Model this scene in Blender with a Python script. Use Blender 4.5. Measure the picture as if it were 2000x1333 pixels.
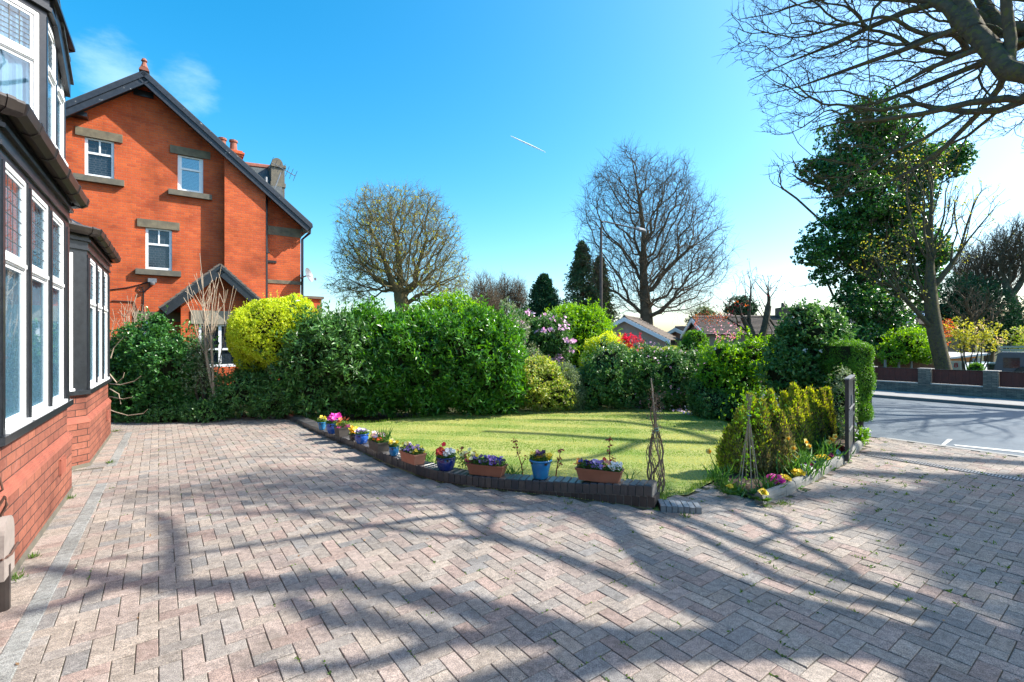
import bpy, math, random
import numpy as np
from math import radians, sin, cos, pi
for _o in list(bpy.data.objects): bpy.data.objects.remove(_o)
S = bpy.context.scene
COL = S.collection
RS = np.random.RandomState
random.seed(5)

# ------------------------------------------------------------------ camera, world, sun
F, HY, H = 940.0, 668.0, 1.6
cam = bpy.data.objects.new("camera", bpy.data.cameras.new("camera"))
COL.objects.link(cam); S.camera = cam
cam.location = (0, 0, H); cam.rotation_euler = (radians(90), 0, 0)
cam.data.sensor_width = 36; cam.data.lens = F/2000*36
cam.data.shift_y = (HY-666.5)/2000*1.0
cam.data.clip_start = .05; cam.data.clip_end = 6000
SUN_AZ, SUN_EL = 8.0, 43.0                        # azimuth from +X towards +Y
sd = np.array([cos(radians(SUN_EL))*cos(radians(SUN_AZ)), cos(radians(SUN_EL))*sin(radians(SUN_AZ)), sin(radians(SUN_EL))])
w = bpy.data.worlds.new("World"); S.world = w; w.use_nodes = True
nt = w.node_tree; nt.nodes.clear()
def nd(nt, typ, **k):
    n = nt.nodes.new(typ)
    for a, v in k.items():
        if a.startswith('i_'): n.inputs[a[2:].replace('_', ' ')].default_value = v
        else: setattr(n, a, v)
    return n
sky = nd(nt, 'ShaderNodeTexSky', sky_type='NISHITA', sun_disc=False, sun_elevation=radians(SUN_EL),
         sun_rotation=radians(90-SUN_AZ), altitude=100, air_density=1.0, dust_density=1.9, ozone_density=2.0)
hsv = nd(nt, 'ShaderNodeHueSaturation'); hsv.inputs['Saturation'].default_value = 1.5; hsv.inputs['Value'].default_value = 1.0
hsv.inputs['Hue'].default_value = 0.483
tc = nd(nt, 'ShaderNodeTexCoord')
# thin wisps of cloud placed by direction in the sky
def cloud(direction, spread, strength, seed):
    nrm = nd(nt, 'ShaderNodeVectorMath', operation='DOT_PRODUCT'); nt.links.new(tc.outputs['Generated'], nrm.inputs[0])
    d = np.array(direction, float); d /= np.linalg.norm(d); nrm.inputs[1].default_value = d
    mr = nd(nt, 'ShaderNodeMapRange'); mr.inputs['From Min'].default_value = 1-spread; mr.inputs['From Max'].default_value = 1; mr.inputs['To Min'].default_value = -.35; mr.inputs['To Max'].default_value = .25; mr.clamp = False
    nt.links.new(nrm.outputs['Value'], mr.inputs['Value'])
    nz = nd(nt, 'ShaderNodeTexNoise'); nz.inputs['Scale'].default_value = 7; nz.inputs['Detail'].default_value = 8; nz.inputs['Roughness'].default_value = .62
    mp = nd(nt, 'ShaderNodeMapping'); mp.inputs['Location'].default_value = (seed, 0, 0); mp.inputs['Scale'].default_value = (1, 1, 2.4)
    nt.links.new(tc.outputs['Generated'], mp.inputs[0]); nt.links.new(mp.outputs[0], nz.inputs['Vector'])
    mu = nd(nt, 'ShaderNodeMath', operation='ADD'); nt.links.new(mr.outputs[0], mu.inputs[0]); nt.links.new(nz.outputs['Fac'], mu.inputs[1])
    m2 = nd(nt, 'ShaderNodeMapRange', interpolation_type='SMOOTHSTEP'); m2.inputs['From Min'].default_value = .5; m2.inputs['From Max'].default_value = .95
    nt.links.new(mu.outputs[0], m2.inputs['Value'])
    mv = nd(nt, 'ShaderNodeMath', operation='MULTIPLY'); nt.links.new(m2.outputs[0], mv.inputs[0]); mv.inputs[1].default_value = strength
    return mv.outputs[0]
def ray(px, py): return ((px-1000)/F, 1.0, (HY-py)/F)
nt.links.new(sky.outputs[0], hsv.inputs['Color'])
cur = hsv.outputs[0]
for args in ((ray(220, 128), .004, .17, 4.4), (ray(365, 175), .003, .14, 8.2)):
    f = cloud(*args)
    mx = nd(nt, 'ShaderNodeMix', data_type='RGBA'); nt.links.new(f, mx.inputs[0]); nt.links.new(cur, mx.inputs[6]); mx.inputs[7].default_value = (7.5, 8.6, 9.5, 1)
    cur = mx.outputs[2]
bg = nd(nt, 'ShaderNodeBackground'); bg.inputs['Strength'].default_value = .15
ow = nd(nt, 'ShaderNodeOutputWorld'); nt.links.new(cur, bg.inputs[0]); nt.links.new(bg.outputs[0], ow.inputs[0])
sl = bpy.data.lights.new("sun", 'SUN'); sl.energy = 5.0; sl.angle = radians(.53); sl.color = (1, .95, .86)
so = bpy.data.objects.new("sun", sl); COL.objects.link(so)
from mathutils import Vector
so.rotation_euler = Vector(sd).to_track_quat('Z', 'Y').to_euler()
S.view_settings.view_transform = 'Standard'; S.view_settings.look = 'None'; S.view_settings.exposure = 1.12; S.view_settings.gamma = 1
S.cycles.max_bounces = 6; S.cycles.transparent_max_bounces = 12

# ------------------------------------------------------------------ coordinates
A = radians(34.87); CA, SA = cos(A), sin(A)          # the houses stand at this angle to the view
def G(px, py, z=0.):                                  # point at height z seen at a pixel of the photo
    Y = F*(H-z)/(py-HY); return np.array([(px-1000)/F*Y, Y, z])
def D(px, py, Y): return np.array([(px-1000)/F*Y, Y, H+(HY-py)/F*Y])
def W(n, s, z=0.): return np.array([CA*n-SA*s, SA*n+CA*s, z])
def NS(P): return CA*P[0]+SA*P[1], -SA*P[0]+CA*P[1]
def NP(px, py, s):                                    # (n, z) where a pixel's ray meets the plane s
    r = (px-1000)/F; Y = s/(CA-SA*r); return CA*r*Y+SA*Y, H+(HY-py)/F*Y

# ------------------------------------------------------------------ mesh building
class MB:
    def __init__(self): self.V = []; self.n = 0; self.G = []
    def add(self, v, f, m=0, c=None):
        v = np.asarray(v, float).reshape(-1, 3); f = np.asarray(f, int)
        if len(f) == 0: return
        self.V.append(v); self.G.append((f+self.n, m, c)); self.n += len(v)
    def build(self, name, mats, parent=None, smooth=False, local=False):
        V = np.concatenate(self.V) if self.V else np.zeros((0, 3))
        if parent is not None and not local: V = V-np.array(parent['_o'])
        me = bpy.data.meshes.new(name)
        idx = np.concatenate([g[0].ravel() for g in self.G]); tot = np.concatenate([np.full(len(g[0]), g[0].shape[1]) for g in self.G])
        mi = np.concatenate([np.full(len(g[0]), g[1]) for g in self.G])
        me.vertices.add(len(V)); me.vertices.foreach_set('co', V.ravel())
        me.loops.add(len(idx)); me.loops.foreach_set('vertex_index', idx)
        me.polygons.add(len(tot)); st = np.concatenate([[0], np.cumsum(tot)[:-1]])
        me.polygons.foreach_set('loop_start', st)
        me.polygons.foreach_set('material_index', mi)
        me.polygons.foreach_set('use_smooth', np.full(len(tot), smooth))
        me.update(calc_edges=True)
        if any(g[2] is not None for g in self.G):
            C = np.concatenate([np.broadcast_to(np.asarray(g[2] if g[2] is not None else (1, 1, 1), float), (len(g[0]), 3)) for g in self.G])
            C = np.concatenate([C, np.ones((len(C), 1))], 1)
            at = me.attributes.new('Col', 'FLOAT_COLOR', 'FACE'); at.data.foreach_set('color', C.ravel())
        for m in (mats if isinstance(mats, (list, tuple)) else [mats]): me.materials.append(m)
        o = bpy.data.objects.new(name, me); COL.objects.link(o)
        if parent is not None: o.parent = parent
        return o
    def box(self, x0, x1, y0, y1, z0, z1, m=0, c=None):
        v = [(x0,y0,z0),(x1,y0,z0),(x1,y1,z0),(x0,y1,z0),(x0,y0,z1),(x1,y0,z1),(x1,y1,z1),(x0,y1,z1)]
        self.add(v, BOXF, m, c)
    def obox(self, O, t, b, a0, a1, b0, b1, z0, z1, m=0, c=None):   # box in a frame: t along, b outward
        O = np.asarray(O, float); t = np.asarray(t, float); b = np.asarray(b, float); k = np.array([0, 0, 1.])
        v = [O+t*a+b*q+k*z for z in (z0, z1) for (a, q) in ((a0, b0), (a1, b0), (a1, b1), (a0, b1))]
        self.add(v, BOXF, m, c)
    def quad(self, a, b, c, d, m=0): self.add([a, b, c, d], [(0, 1, 2, 3)], m)
    def prism(self, pts, h, m=0):       # polygon pts (3D, planar) extruded by vector h
        p = np.asarray(pts, float); n = len(p); h = np.asarray(h, float)
        self.add(np.concatenate([p, p+h]), [(i, (i+1) % n, (i+1) % n+n, i+n) for i in range(n)], m)
        self.add(p, [list(range(n))[::-1]], m); self.add(p+h, [list(range(n))], m)
    def tube(self, P, R, k=6, m=0, c=None, cap=True):
        P = np.asarray(P, float); n = len(P); R = np.broadcast_to(np.asarray(R, float), (n,))
        T = np.zeros_like(P); T[1:-1] = P[2:]-P[:-2]; T[0] = P[1]-P[0]; T[-1] = P[-1]-P[-2]
        T /= np.linalg.norm(T, axis=1)[:, None]+1e-9
        a, b = basis(T); th = np.arange(k)*2*pi/k
        V = P[:, None]+R[:, None, None]*(np.cos(th)[None, :, None]*a[:, None]+np.sin(th)[None, :, None]*b[:, None])
        f = []
        for i in range(n-1):
            for j in range(k): f.append((i*k+j, i*k+(j+1) % k, (i+1)*k+(j+1) % k, (i+1)*k+j))
        self.add(V.reshape(-1, 3), f, m, c)
        if cap:
            self.add(V[0], [list(range(k))[::-1]], m, c); self.add(V[-1], [list(range(k))], m, c)
    def lathe(self, c, prof, k=20, m=0):
        c = np.asarray(c, float); th = np.arange(k)*2*pi/k
        V = np.array([[c[0]+r*cos(t), c[1]+r*sin(t), c[2]+z] for r, z in prof for t in th])
        self.add(V, [(i*k+j, i*k+(j+1) % k, (i+1)*k+(j+1) % k, (i+1)*k+j) for i in range(len(prof)-1) for j in range(k)], m)
BOXF = [(0,3,2,1),(4,5,6,7),(0,1,5,4),(1,2,6,5),(2,3,7,6),(3,0,4,7)]
def basis(T):
    ref = np.array([.31, .27, .91]) if False else np.array([.35, .85, .12]); ref = ref/np.linalg.norm(ref)
    a = np.cross(T, ref); a /= np.linalg.norm(a, axis=-1)[..., None]+1e-9
    return a, np.cross(T, a)
def unit(v): v = np.asarray(v, float); return v/(np.linalg.norm(v, axis=-1)[..., None]+1e-12)

def tag(o, label=None, cat=None, group=None, kind=None):
    if label: o['label'] = label
    if cat: o['category'] = cat
    if group: o['group'] = group
    if kind: o['kind'] = kind
    return o
def thing(name, loc, label, cat, group=None, rz=0.):
    o = bpy.data.objects.new(name, None); COL.objects.link(o)
    o.location = tuple(float(x) for x in loc); o.rotation_euler = (0, 0, rz); o['_o'] = [float(x) for x in loc]
    o.empty_display_size = .1
    return tag(o, label, cat, group)

# ------------------------------------------------------------------ materials
def newmat(name):
    m = bpy.data.materials.new(name); m.use_nodes = True; t = m.node_tree; t.nodes.clear()
    out = nd(t, 'ShaderNodeOutputMaterial'); p = nd(t, 'ShaderNodeBsdfPrincipled'); t.links.new(p.outputs[0], out.inputs[0])
    return m, t, p, out
def ramp(t, fac, cols):
    r = nd(t, 'ShaderNodeValToRGB'); e = r.color_ramp.elements
    while len(e) < len(cols): e.new(.5)
    for i, c in enumerate(cols): e[i].position = c[0]; e[i].color = (*c[1], 1)
    t.links.new(fac, r.inputs[0]); return r.outputs[0]
def mix(t, fac, a, b, blend='MIX'):
    m = nd(t, 'ShaderNodeMix', data_type='RGBA', blend_type=blend)
    for s, v in ((0, fac), (6, a), (7, b)):
        if hasattr(v, 'links'): t.links.new(v, m.inputs[s])
        else: m.inputs[s].default_value = v if s == 0 else (*v, 1)
    return m.outputs[2]
def noise(t, scale, detail=4, vec=None, rough=.6):
    n = nd(t, 'ShaderNodeTexNoise'); n.inputs['Scale'].default_value = scale; n.inputs['Detail'].default_value = detail; n.inputs['Roughness'].default_value = rough
    if vec is None: c = nd(t, 'ShaderNodeTexCoord'); vec = c.outputs['Object']
    t.links.new(vec, n.inputs['Vector']); return n.outputs['Fac']
def bump(t, p, h, strength=.3, dist=.01):
    b = nd(t, 'ShaderNodeBump'); b.inputs['Strength'].default_value = strength; b.inputs['Distance'].default_value = dist
    t.links.new(h, b.inputs['Height']); t.links.new(b.outputs[0], p.inputs['Normal'])
def sm(name, c1, c2=None, scale=8, rough=.6, spec=.5, bmp=.0, metal=0., island=0., lo=.3, hi=.7, spots=None):
    m, t, p, out = newmat(name); c2 = c2 or c1
    col = ramp(t, noise(t, scale, 6), [(lo, c1), (hi, c2)])
    if island:
        g = nd(t, 'ShaderNodeNewGeometry')
        v = nd(t, 'ShaderNodeMapRange'); t.links.new(g.outputs['Random Per Island'], v.inputs[0]); v.inputs[3].default_value = 1-island; v.inputs[4].default_value = 1+island
        h = nd(t, 'ShaderNodeHueSaturation'); t.links.new(col, h.inputs['Color']); t.links.new(v.outputs[0], h.inputs['Value']); col = h.outputs[0]
    if spots:
        col = mix(t, ramp(t, noise(t, spots[1], 5), [(spots[2], (0, 0, 0)), (spots[2]+.05, (1, 1, 1))]), col, spots[0])
    t.links.new(col, p.inputs['Base Color']); p.inputs['Roughness'].default_value = rough; p.inputs['Metallic'].default_value = metal
    p.inputs['Specular IOR Level'].default_value = spec
    if bmp: bump(t, p, noise(t, scale*4, 5), bmp, .01)
    return m
def leafmat(name, cols, rough=.4, trans=.35, spec=.4, tcol=None):
    m, t, p, out = newmat(name)
    g = nd(t, 'ShaderNodeNewGeometry'); n = len(cols)
    col = ramp(t, g.outputs['Random Per Island'], [((i+.5)/n, c) for i, c in enumerate(cols)])
    t.links.new(col, p.inputs['Base Color']); p.inputs['Roughness'].default_value = rough; p.inputs['Specular IOR Level'].default_value = spec
    tr = nd(t, 'ShaderNodeBsdfTranslucent'); h = nd(t, 'ShaderNodeHueSaturation'); h.inputs['Hue'].default_value = .48; h.inputs['Saturation'].default_value = 1.15; h.inputs['Value'].default_value = 1.7
    t.links.new(col, h.inputs['Color']); t.links.new(h.outputs[0], tr.inputs[0])
    ms = nd(t, 'ShaderNodeMixShader'); ms.inputs[0].default_value = trans; t.links.new(p.outputs[0], ms.inputs[1]); t.links.new(tr.outputs[0], ms.inputs[2])
    t.links.new(ms.outputs[0], out.inputs[0]); return m
def colmat(name, rough=.5, trans=.25):
    m, t, p, out = newmat(name)
    a = nd(t, 'ShaderNodeAttribute', attribute_name='Col'); t.links.new(a.outputs['Color'], p.inputs['Base Color']); p.inputs['Roughness'].default_value = rough
    tr = nd(t, 'ShaderNodeBsdfTranslucent'); t.links.new(a.outputs['Color'], tr.inputs[0])
    ms = nd(t, 'ShaderNodeMixShader'); ms.inputs[0].default_value = trans; t.links.new(p.outputs[0], ms.inputs[1]); t.links.new(tr.outputs[0], ms.inputs[2])
    t.links.new(ms.outputs[0], out.inputs[0]); return m
def brickmat(name, ax, c1, c2, mortar, bw=.225, bh=.075, ms=.006, rough=.8, dark=None, bmp=.6):
    m, t, p, out = newmat(name); c = nd(t, 'ShaderNodeTexCoord')
    d = nd(t, 'ShaderNodeVectorMath', operation='DOT_PRODUCT'); t.links.new(c.outputs['Object'], d.inputs[0]); d.inputs[1].default_value = (ax[0], ax[1], 0)
    sp = nd(t, 'ShaderNodeSeparateXYZ'); t.links.new(c.outputs['Object'], sp.inputs[0])
    cb = nd(t, 'ShaderNodeCombineXYZ'); t.links.new(d.outputs['Value'], cb.inputs[0]); t.links.new(sp.outputs[2], cb.inputs[1])
    b = nd(t, 'ShaderNodeTexBrick'); t.links.new(cb.outputs[0], b.inputs['Vector'])
    b.inputs['Scale'].default_value = 1; b.inputs['Brick Width'].default_value = bw; b.inputs['Row Height'].default_value = bh; b.inputs['Mortar Size'].default_value = ms
    b.inputs['Mortar Smooth'].default_value = .3; b.inputs['Bias'].default_value = 0
    b.inputs['Color1'].default_value = (*c1, 1); b.inputs['Color2'].default_value = (*c2, 1); b.inputs['Mortar'].default_value = (*mortar, 1)
    col = mix(t, .75, b.outputs['Color'], ramp(t, noise(t, 1.1, 8), [(.32, (.42, .38, .38)), (.5, (.9, .88, .86)), (.68, (1.2, 1.2, 1.2))]), 'MULTIPLY')
    col = mix(t, .5, col, ramp(t, noise(t, 40, 3), [(.3, (.6, .6, .6)), (.7, (1.2, 1.2, 1.2))]), 'MULTIPLY')
    if dark: col = mix(t, ramp(t, noise(t, 6, 6), [(.6, (0, 0, 0)), (.75, (.7, .7, .7))]), col, dark)
    t.links.new(col, p.inputs['Base Color']); p.inputs['Roughness'].default_value = rough; p.inputs['Specular IOR Level'].default_value = .25
    inv = nd(t, 'ShaderNodeMath', operation='SUBTRACT'); inv.inputs[0].default_value = 1; t.links.new(b.outputs['Fac'], inv.inputs[1])
    bump(t, p, inv.outputs[0], bmp, .008); return m
def glassmat(name, tint=(.7, .82, .88), refl=.12):
    m, t, p, out = newmat(name)
    tr = nd(t, 'ShaderNodeBsdfTransparent'); tr.inputs[0].default_value = (*tint, 1)
    gl = nd(t, 'ShaderNodeBsdfGlossy'); gl.inputs['Roughness'].default_value = .02
    fr = nd(t, 'ShaderNodeFresnel'); fr.inputs[0].default_value = 1.22
    mr = nd(t, 'ShaderNodeMapRange'); t.links.new(fr.outputs[0], mr.inputs[0]); mr.inputs[3].default_value = refl; mr.inputs[4].default_value = .5
    ms = nd(t, 'ShaderNodeMixShader'); t.links.new(mr.outputs[0], ms.inputs[0]); t.links.new(tr.outputs[0], ms.inputs[1]); t.links.new(gl.outputs[0], ms.inputs[2])
    t.links.new(ms.outputs[0], out.inputs[0]); return m

M = {}
M['white'] = sm('white_paint', (.82, .83, .84), (.74, .76, .77), 20, .35)
M['black'] = sm('black_paint', (.012, .014, .018), (.022, .026, .032), 15, .3, .5, .08)
M['gutter'] = sm('gutter_plastic', (.018, .014, .013), (.035, .028, .025), 12, .3, .5)
M['roofblack'] = sm('lead_black', (.02, .02, .021), (.04, .04, .042), 6, .45)
M['peel'] = sm('peeling_black_paint', (.012, .016, .024), (.03, .036, .048), 10, .45, spots=((.5, .48, .45), 5, .66))
M['stone'] = sm('stone_lintel', (.2, .165, .105), (.1, .085, .06), 5, .85, bmp=.3)
M['stonedark'] = sm('dark_stone', (.09, .085, .07), (.16, .14, .1), 6, .85, bmp=.3)
M['slate'] = sm('roof_slate', (.03, .038, .04), (.075, .085, .085), 5, .6, bmp=.2)
M['tile'] = sm('concrete_tile', (.085, .068, .056), (.17, .14, .115), 9, .8, bmp=.3)
M['ridge'] = sm('ridge_tile', (.3, .1, .06), (.2, .07, .045), 9, .8, bmp=.2)
M['lead'] = sm('lead_came', (.05, .05, .05), None, 5, .5)
M['curtain'] = sm('net_curtain', (.5, .56, .6), (.36, .42, .46), 6, .9)
M['dark'] = sm('room_dark', (.012, .013, .014), (.025, .025, .025), 2, .9)
M['glass'] = glassmat('window_glass')
M['glassdark'] = sm('leaded_glass', (.01, .016, .022), (.03, .04, .05), 9, .08, .8)
M['metalgrey'] = sm('grey_metal', (.2, .2, .21), (.3, .3, .3), 9, .45, metal=.6)
M['bark'] = sm('bark', (.055, .045, .034), (.12, .1, .075), 7, .9, .2, .5)
M['barkmoss'] = sm('mossy_bark', (.06, .05, .04), (.13, .11, .075), 9, .95, .15, 1., spots=((.12, .115, .045), 16, .52))
M['barkolive'] = sm('olive_bark', (.12, .1, .05), (.2, .17, .08), 4, .95, .1)
M['barkpale'] = sm('pale_bark', (.26, .2, .14), (.4, .32, .24), 8, .85)
M['barkfar'] = sm('far_bark', (.1, .075, .05), (.17, .135, .09), 4, .95, .1)
M['soil'] = sm('soil', (.035, .025, .018), (.065, .048, .035), 20, .95, .2, .6)
M['inner'] = sm('shaded_inner', (.012, .017, .008), (.022, .027, .012), 14, .95, .1, .5)  # dark hull inside the foliage: shade of the interior put into its colour
M['petal'] = colmat('petals')
M['stem'] = leafmat('stem_green', [(0.05, 0.13, 0.02), (0.09, 0.2, 0.03)], .5, .3)
M['brickN'] = brickmat('red_brick_gable', (1, 0), (.62, .125, .035), (.5, .09, .03), (.34, .15, .09), dark=(.18, .05, .035))
M['brickNy'] = brickmat('red_brick_return', (0, 1), (.62, .125, .035), (.5, .09, .03), (.34, .15, .09), dark=(.18, .05, .035))
bk = dict(bw=.235, bh=.082, ms=.005, bmp=.7, dark=(.3, .13, .1))
M['brickO'] = brickmat('pressed_brick_front', (0, 1), (.30, .108, .068), (.2, .07, .048), (.06, .035, .03), **bk)
M['brickO1'] = brickmat('pressed_brick_near', (.7071, .7071), (.30, .108, .068), (.2, .07, .048), (.06, .035, .03), **bk)
M['brickO2'] = brickmat('pressed_brick_far', (-.7071, .7071), (.30, .108, .068), (.2, .07, .048), (.06, .035, .03), **bk)
M['brickstring'] = sm('moulded_brick', (.38, .12, .075), (.24, .075, .05), 6, .7, bmp=.2)

# ------------------------------------------------------------------ foliage
def leaves(mb, P, Dr, N, L, Wd, m=0, fold=.18, c=None, wide=.45):
    P = np.asarray(P, float); n = len(P)
    L = np.broadcast_to(np.asarray(L, float), (n,))[:, None]; Wd = np.broadcast_to(np.asarray(Wd, float), (n,))[:, None]
    Dr = unit(Dr); Sd = unit(np.cross(Dr, N)); Nn = np.cross(Sd, Dr)
    mid = P+Dr*L*wide+Nn*L*fold*.5
    V = np.stack([P, mid+Sd*Wd/2, P+Dr*L-Nn*L*.06, mid-Sd*Wd/2, P+Dr*L*wide], 1).reshape(-1, 3)
    b = np.arange(n)[:, None]*5
    f = np.concatenate([b+np.array([0, 1, 4]), b+np.array([1, 2, 4]), b+np.array([0, 4, 3]), b+np.array([4, 2, 3])])
    if c is not None and np.ndim(c) == 2: c = np.concatenate([c]*4)
    mb.add(V, f, m, c)
def rdir(rng, n): return unit(rng.normal(size=(n, 3)))
def shell(rng, blobs, n, depth=.25, lump=.12, zmin=None, lumpf=3.):
    """cluster centres and outward normals spread through the outer shell of a union of ellipsoids"""
    C = np.array([b[0] for b in blobs]); R = np.array([b[1] for b in blobs])
    a = (R[:, 0]*R[:, 1]*R[:, 2])**(2/3.); a /= a.sum()
    ph = rng.uniform(0, 6.28, 6)
    Ps, Ns = [], []; got = 0
    for _ in range(12):
        k = rng.choice(len(C), n*2, p=a); d = rdir(rng, n*2)
        q = C[k]+d*R[k]
        lm = 1+lump*(np.sin(q[:, 0]*lumpf+ph[0])*np.sin(q[:, 2]*lumpf*1.3+ph[1])+.7*np.sin(q[:, 0]*lumpf*2.3+q[:, 2]*lumpf*1.9+ph[2])*np.sin(q[:, 1]*lumpf*2+ph[3]))
        rr = lm*(1-depth*rng.uniform(0, 1, len(k))**1.5)
        p = C[k]+d*R[k]*rr[:, None]
        ok = np.ones(len(p), bool)
        for j in range(len(C)):
            ins = (((p-C[j])/R[j])**2).sum(1) < (1-depth*1.2)**2
            ok &= ~(ins & (k != j))
        nn = unit(d/R[k])
        if lump > .08:
            pk = np.sin(q[:, 0]*7.3+ph[4]+1.3*np.sin(q[:, 2]*4.1))*np.sin(q[:, 2]*8.7+ph[5]+1.1*np.sin(q[:, 0]*5.3+q[:, 1]*3))
            ok &= (pk > -.32) | (rng.uniform(0, 1, len(k)) < .3)
        if zmin is not None: ok &= p[:, 2] > zmin
        ok &= (nn[:, 1] < .55)        # the far side is kept thinner
        Ps.append(p[ok]); Ns.append(nn[ok]); got += ok.sum()
        if got >= n: break
    return np.concatenate(Ps)[:n], np.concatenate(Ns)[:n]
def foliage(mb, rng, blobs, ncl, per, L, Wd, m=0, up=.35, spread=.9, depth=.25, lump=.12, zmin=.03, csize=None, droop=0., lumpf=3., flat=.6, hull=True, hm=1):
    P, N = shell(rng, blobs, ncl, depth, lump, zmin, lumpf)
    cs = L*.5 if csize is None else csize
    P2 = np.repeat(P, per, 0)+rng.normal(size=(len(P)*per, 3))*cs*.5
    N2 = np.repeat(N, per, 0)
    ax = unit(N2+np.array([0, 0, up]))
    Dr = unit(ax*(1-spread*.5)+rdir(rng, len(P2))*spread+np.array([0, 0, -droop]))
    Nm = unit(ax*flat+rdir(rng, len(P2))*.6+np.array([0, 0, .3]))
    Lr = L*rng.uniform(.65, 1.25, len(P2))
    leaves(mb, P2, Dr, Nm, Lr, Lr*Wd/L, m)
    if hull:
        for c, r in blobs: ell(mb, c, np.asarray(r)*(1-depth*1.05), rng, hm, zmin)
def ell(mb, c, r, rng, m=1, zmin=None, k=14):
    th = np.linspace(0, pi, k//2+1); ph = np.arange(k)*2*pi/k
    V = np.array([[sin(a)*cos(b), sin(a)*sin(b), cos(a)] for a in th for b in ph])
    V = V*(1+rng.uniform(-.09, .09, (len(V), 1)))*r+c
    if zmin is not None: V[:, 2] = np.maximum(V[:, 2], 0)
    mb.add(V, [(i*k+j, (i+1)*k+j, (i+1)*k+(j+1) % k, i*k+(j+1) % k) for i in range(k//2) for j in range(k)], m)
def PB(blobs, Y):         # blobs given as (px, py, rx, ry[, depth offset, depth radius]) at distance Y
    out = []
    for b in blobs:
        y = Y+(b[4] if len(b) > 4 else 0); s = y/F
        dr = b[5] if len(b) > 5 else (b[2]+b[3])/2*s
        out.append((D(b[0], b[1], y), np.array([b[2]*s, dr, b[3]*s])))
    return out

# ------------------------------------------------------------------ branching trees
def arbor(IP, IPar, pts, bf=.4):
    n0 = len(IP); N = n0+len(pts); P = np.zeros((N, 3)); P[:n0] = IP; par = np.full(N, -1); path = np.zeros(N)
    for i in range(n0):
        par[i] = IPar[i]
        if IPar[i] >= 0: path[i] = path[IPar[i]]+np.linalg.norm(P[i]-P[IPar[i]])
    Q = np.asarray(pts, float); best = np.full(len(Q), 1e9); bp = np.zeros(len(Q), int)
    def upd(i):
        d = np.sqrt(((Q-P[i])**2).sum(1))+bf*path[i]; k = d < best; best[k] = d[k]; bp[k] = i
    for i in range(n0): upd(i)
    alive = np.ones(len(Q), bool)
    for i in range(n0, N):
        j = int(np.argmin(np.where(alive, best, 1e9))); alive[j] = False
        P[i] = Q[j]; par[i] = bp[j]; path[i] = path[bp[j]]+np.linalg.norm(Q[j]-P[bp[j]]); best[j] = 1e9
        d = np.sqrt(((Q-P[i])**2).sum(1))+bf*path[i]; k = (d < best) & alive; best[k] = d[k]; bp[k] = i
    return P, par
def branch_mesh(mb, P, par, rtip, rtrunk, smooth=1, m=0, keep=0, kthick=7, flare=1.25, thick=None):
    N = len(P); w = np.zeros(N); haskid = np.zeros(N, bool)
    haskid[par[par >= 0]] = True; w[~haskid] = 1
    for i in range(N-1, 0, -1):
        if par[i] >= 0: w[par[i]] += w[i]
    # parents always precede children
    p = math.log(max(w[0], 2))/math.log(rtrunk/rtip); r = rtip*w**(1/p)
    if thick is not None:
        k0 = len(thick); r[:k0] = np.where(thick > 0, thick, r[:k0])
        for i in range(1, N):
            if par[i] >= 0 and not (i < k0 and thick[i] > 0): r[i] = min(r[i], r[par[i]]*.93)
    main = np.full(N, -1); bw = np.zeros(N)
    for i in range(1, N):
        q = par[i]
        if q >= 0 and w[i] > bw[q]: bw[q] = w[i]; main[q] = i
    P = P.copy()
    for _ in range(smooth):
        Q = P.copy(); ok = (par >= 0) & (main >= 0); ok[:keep] = False
        Q[ok] = .5*P[ok]+.25*P[par[ok]]+.25*P[main[ok]]; P = Q
    T = np.zeros((N, 3)); hp = par >= 0
    T[hp] += unit(P[hp]-P[par[hp]]); hm = main >= 0; T[hm] += unit(P[main[hm]]-P[hm]); T = unit(T)
    ismain = np.zeros(N, bool); ismain[main[hm]] = True
    start = np.zeros(N); cr = np.zeros(N)      # radius at start of the chain decides the sides
    for i in range(N): cr[i] = cr[par[i]] if ismain[i] else r[i]
    if w[0] > 0: r[0] *= flare
    for cls, k in ((cr > rtip*3.2, kthick), (cr <= rtip*3.2, 3)):
        idx = np.where(cls)[0]
        if not len(idx): continue
        th = np.arange(k)*2*pi/k
        a, b = basis(T[idx]); ring = P[idx][:, None]+r[idx][:, None, None]*(np.cos(th)[None, :, None]*a[:, None]+np.sin(th)[None, :, None]*b[:, None])
        loc = np.full(N, -1); loc[idx] = np.arange(len(idx))
        mi = idx[ismain[idx] & (par[idx] >= 0)]
        mi = mi[loc[par[mi]] >= 0]
        V = ring.reshape(-1, 3); A0 = loc[par[mi]]*k; B0 = loc[mi]*k
        j = np.arange(k); j2 = (j+1) % k
        f1 = np.stack([A0[:, None]+j, A0[:, None]+j2, B0[:, None]+j2, B0[:, None]+j], -1).reshape(-1, 4)
        si = idx[(~ismain[idx]) & (par[idx] >= 0)]
        if len(si):
            d = unit(P[si]-P[par[si]]); a, b = basis(d)
            sr = P[par[si]][:, None]+r[si][:, None, None]*1.1*(np.cos(th)[None, :, None]*a[:, None]+np.sin(th)[None, :, None]*b[:, None])
            o = len(V); V = np.concatenate([V, sr.reshape(-1, 3)]); A0 = o+np.arange(len(si))*k; B0 = loc[si]*k
            f2 = np.stack([A0[:, None]+j, A0[:, None]+j2, B0[:, None]+j2, B0[:, None]+j], -1).reshape(-1, 4)
            f1 = np.concatenate([f1, f2])
        mb.add(V, f1, m)
    return P, r, haskid
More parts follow.
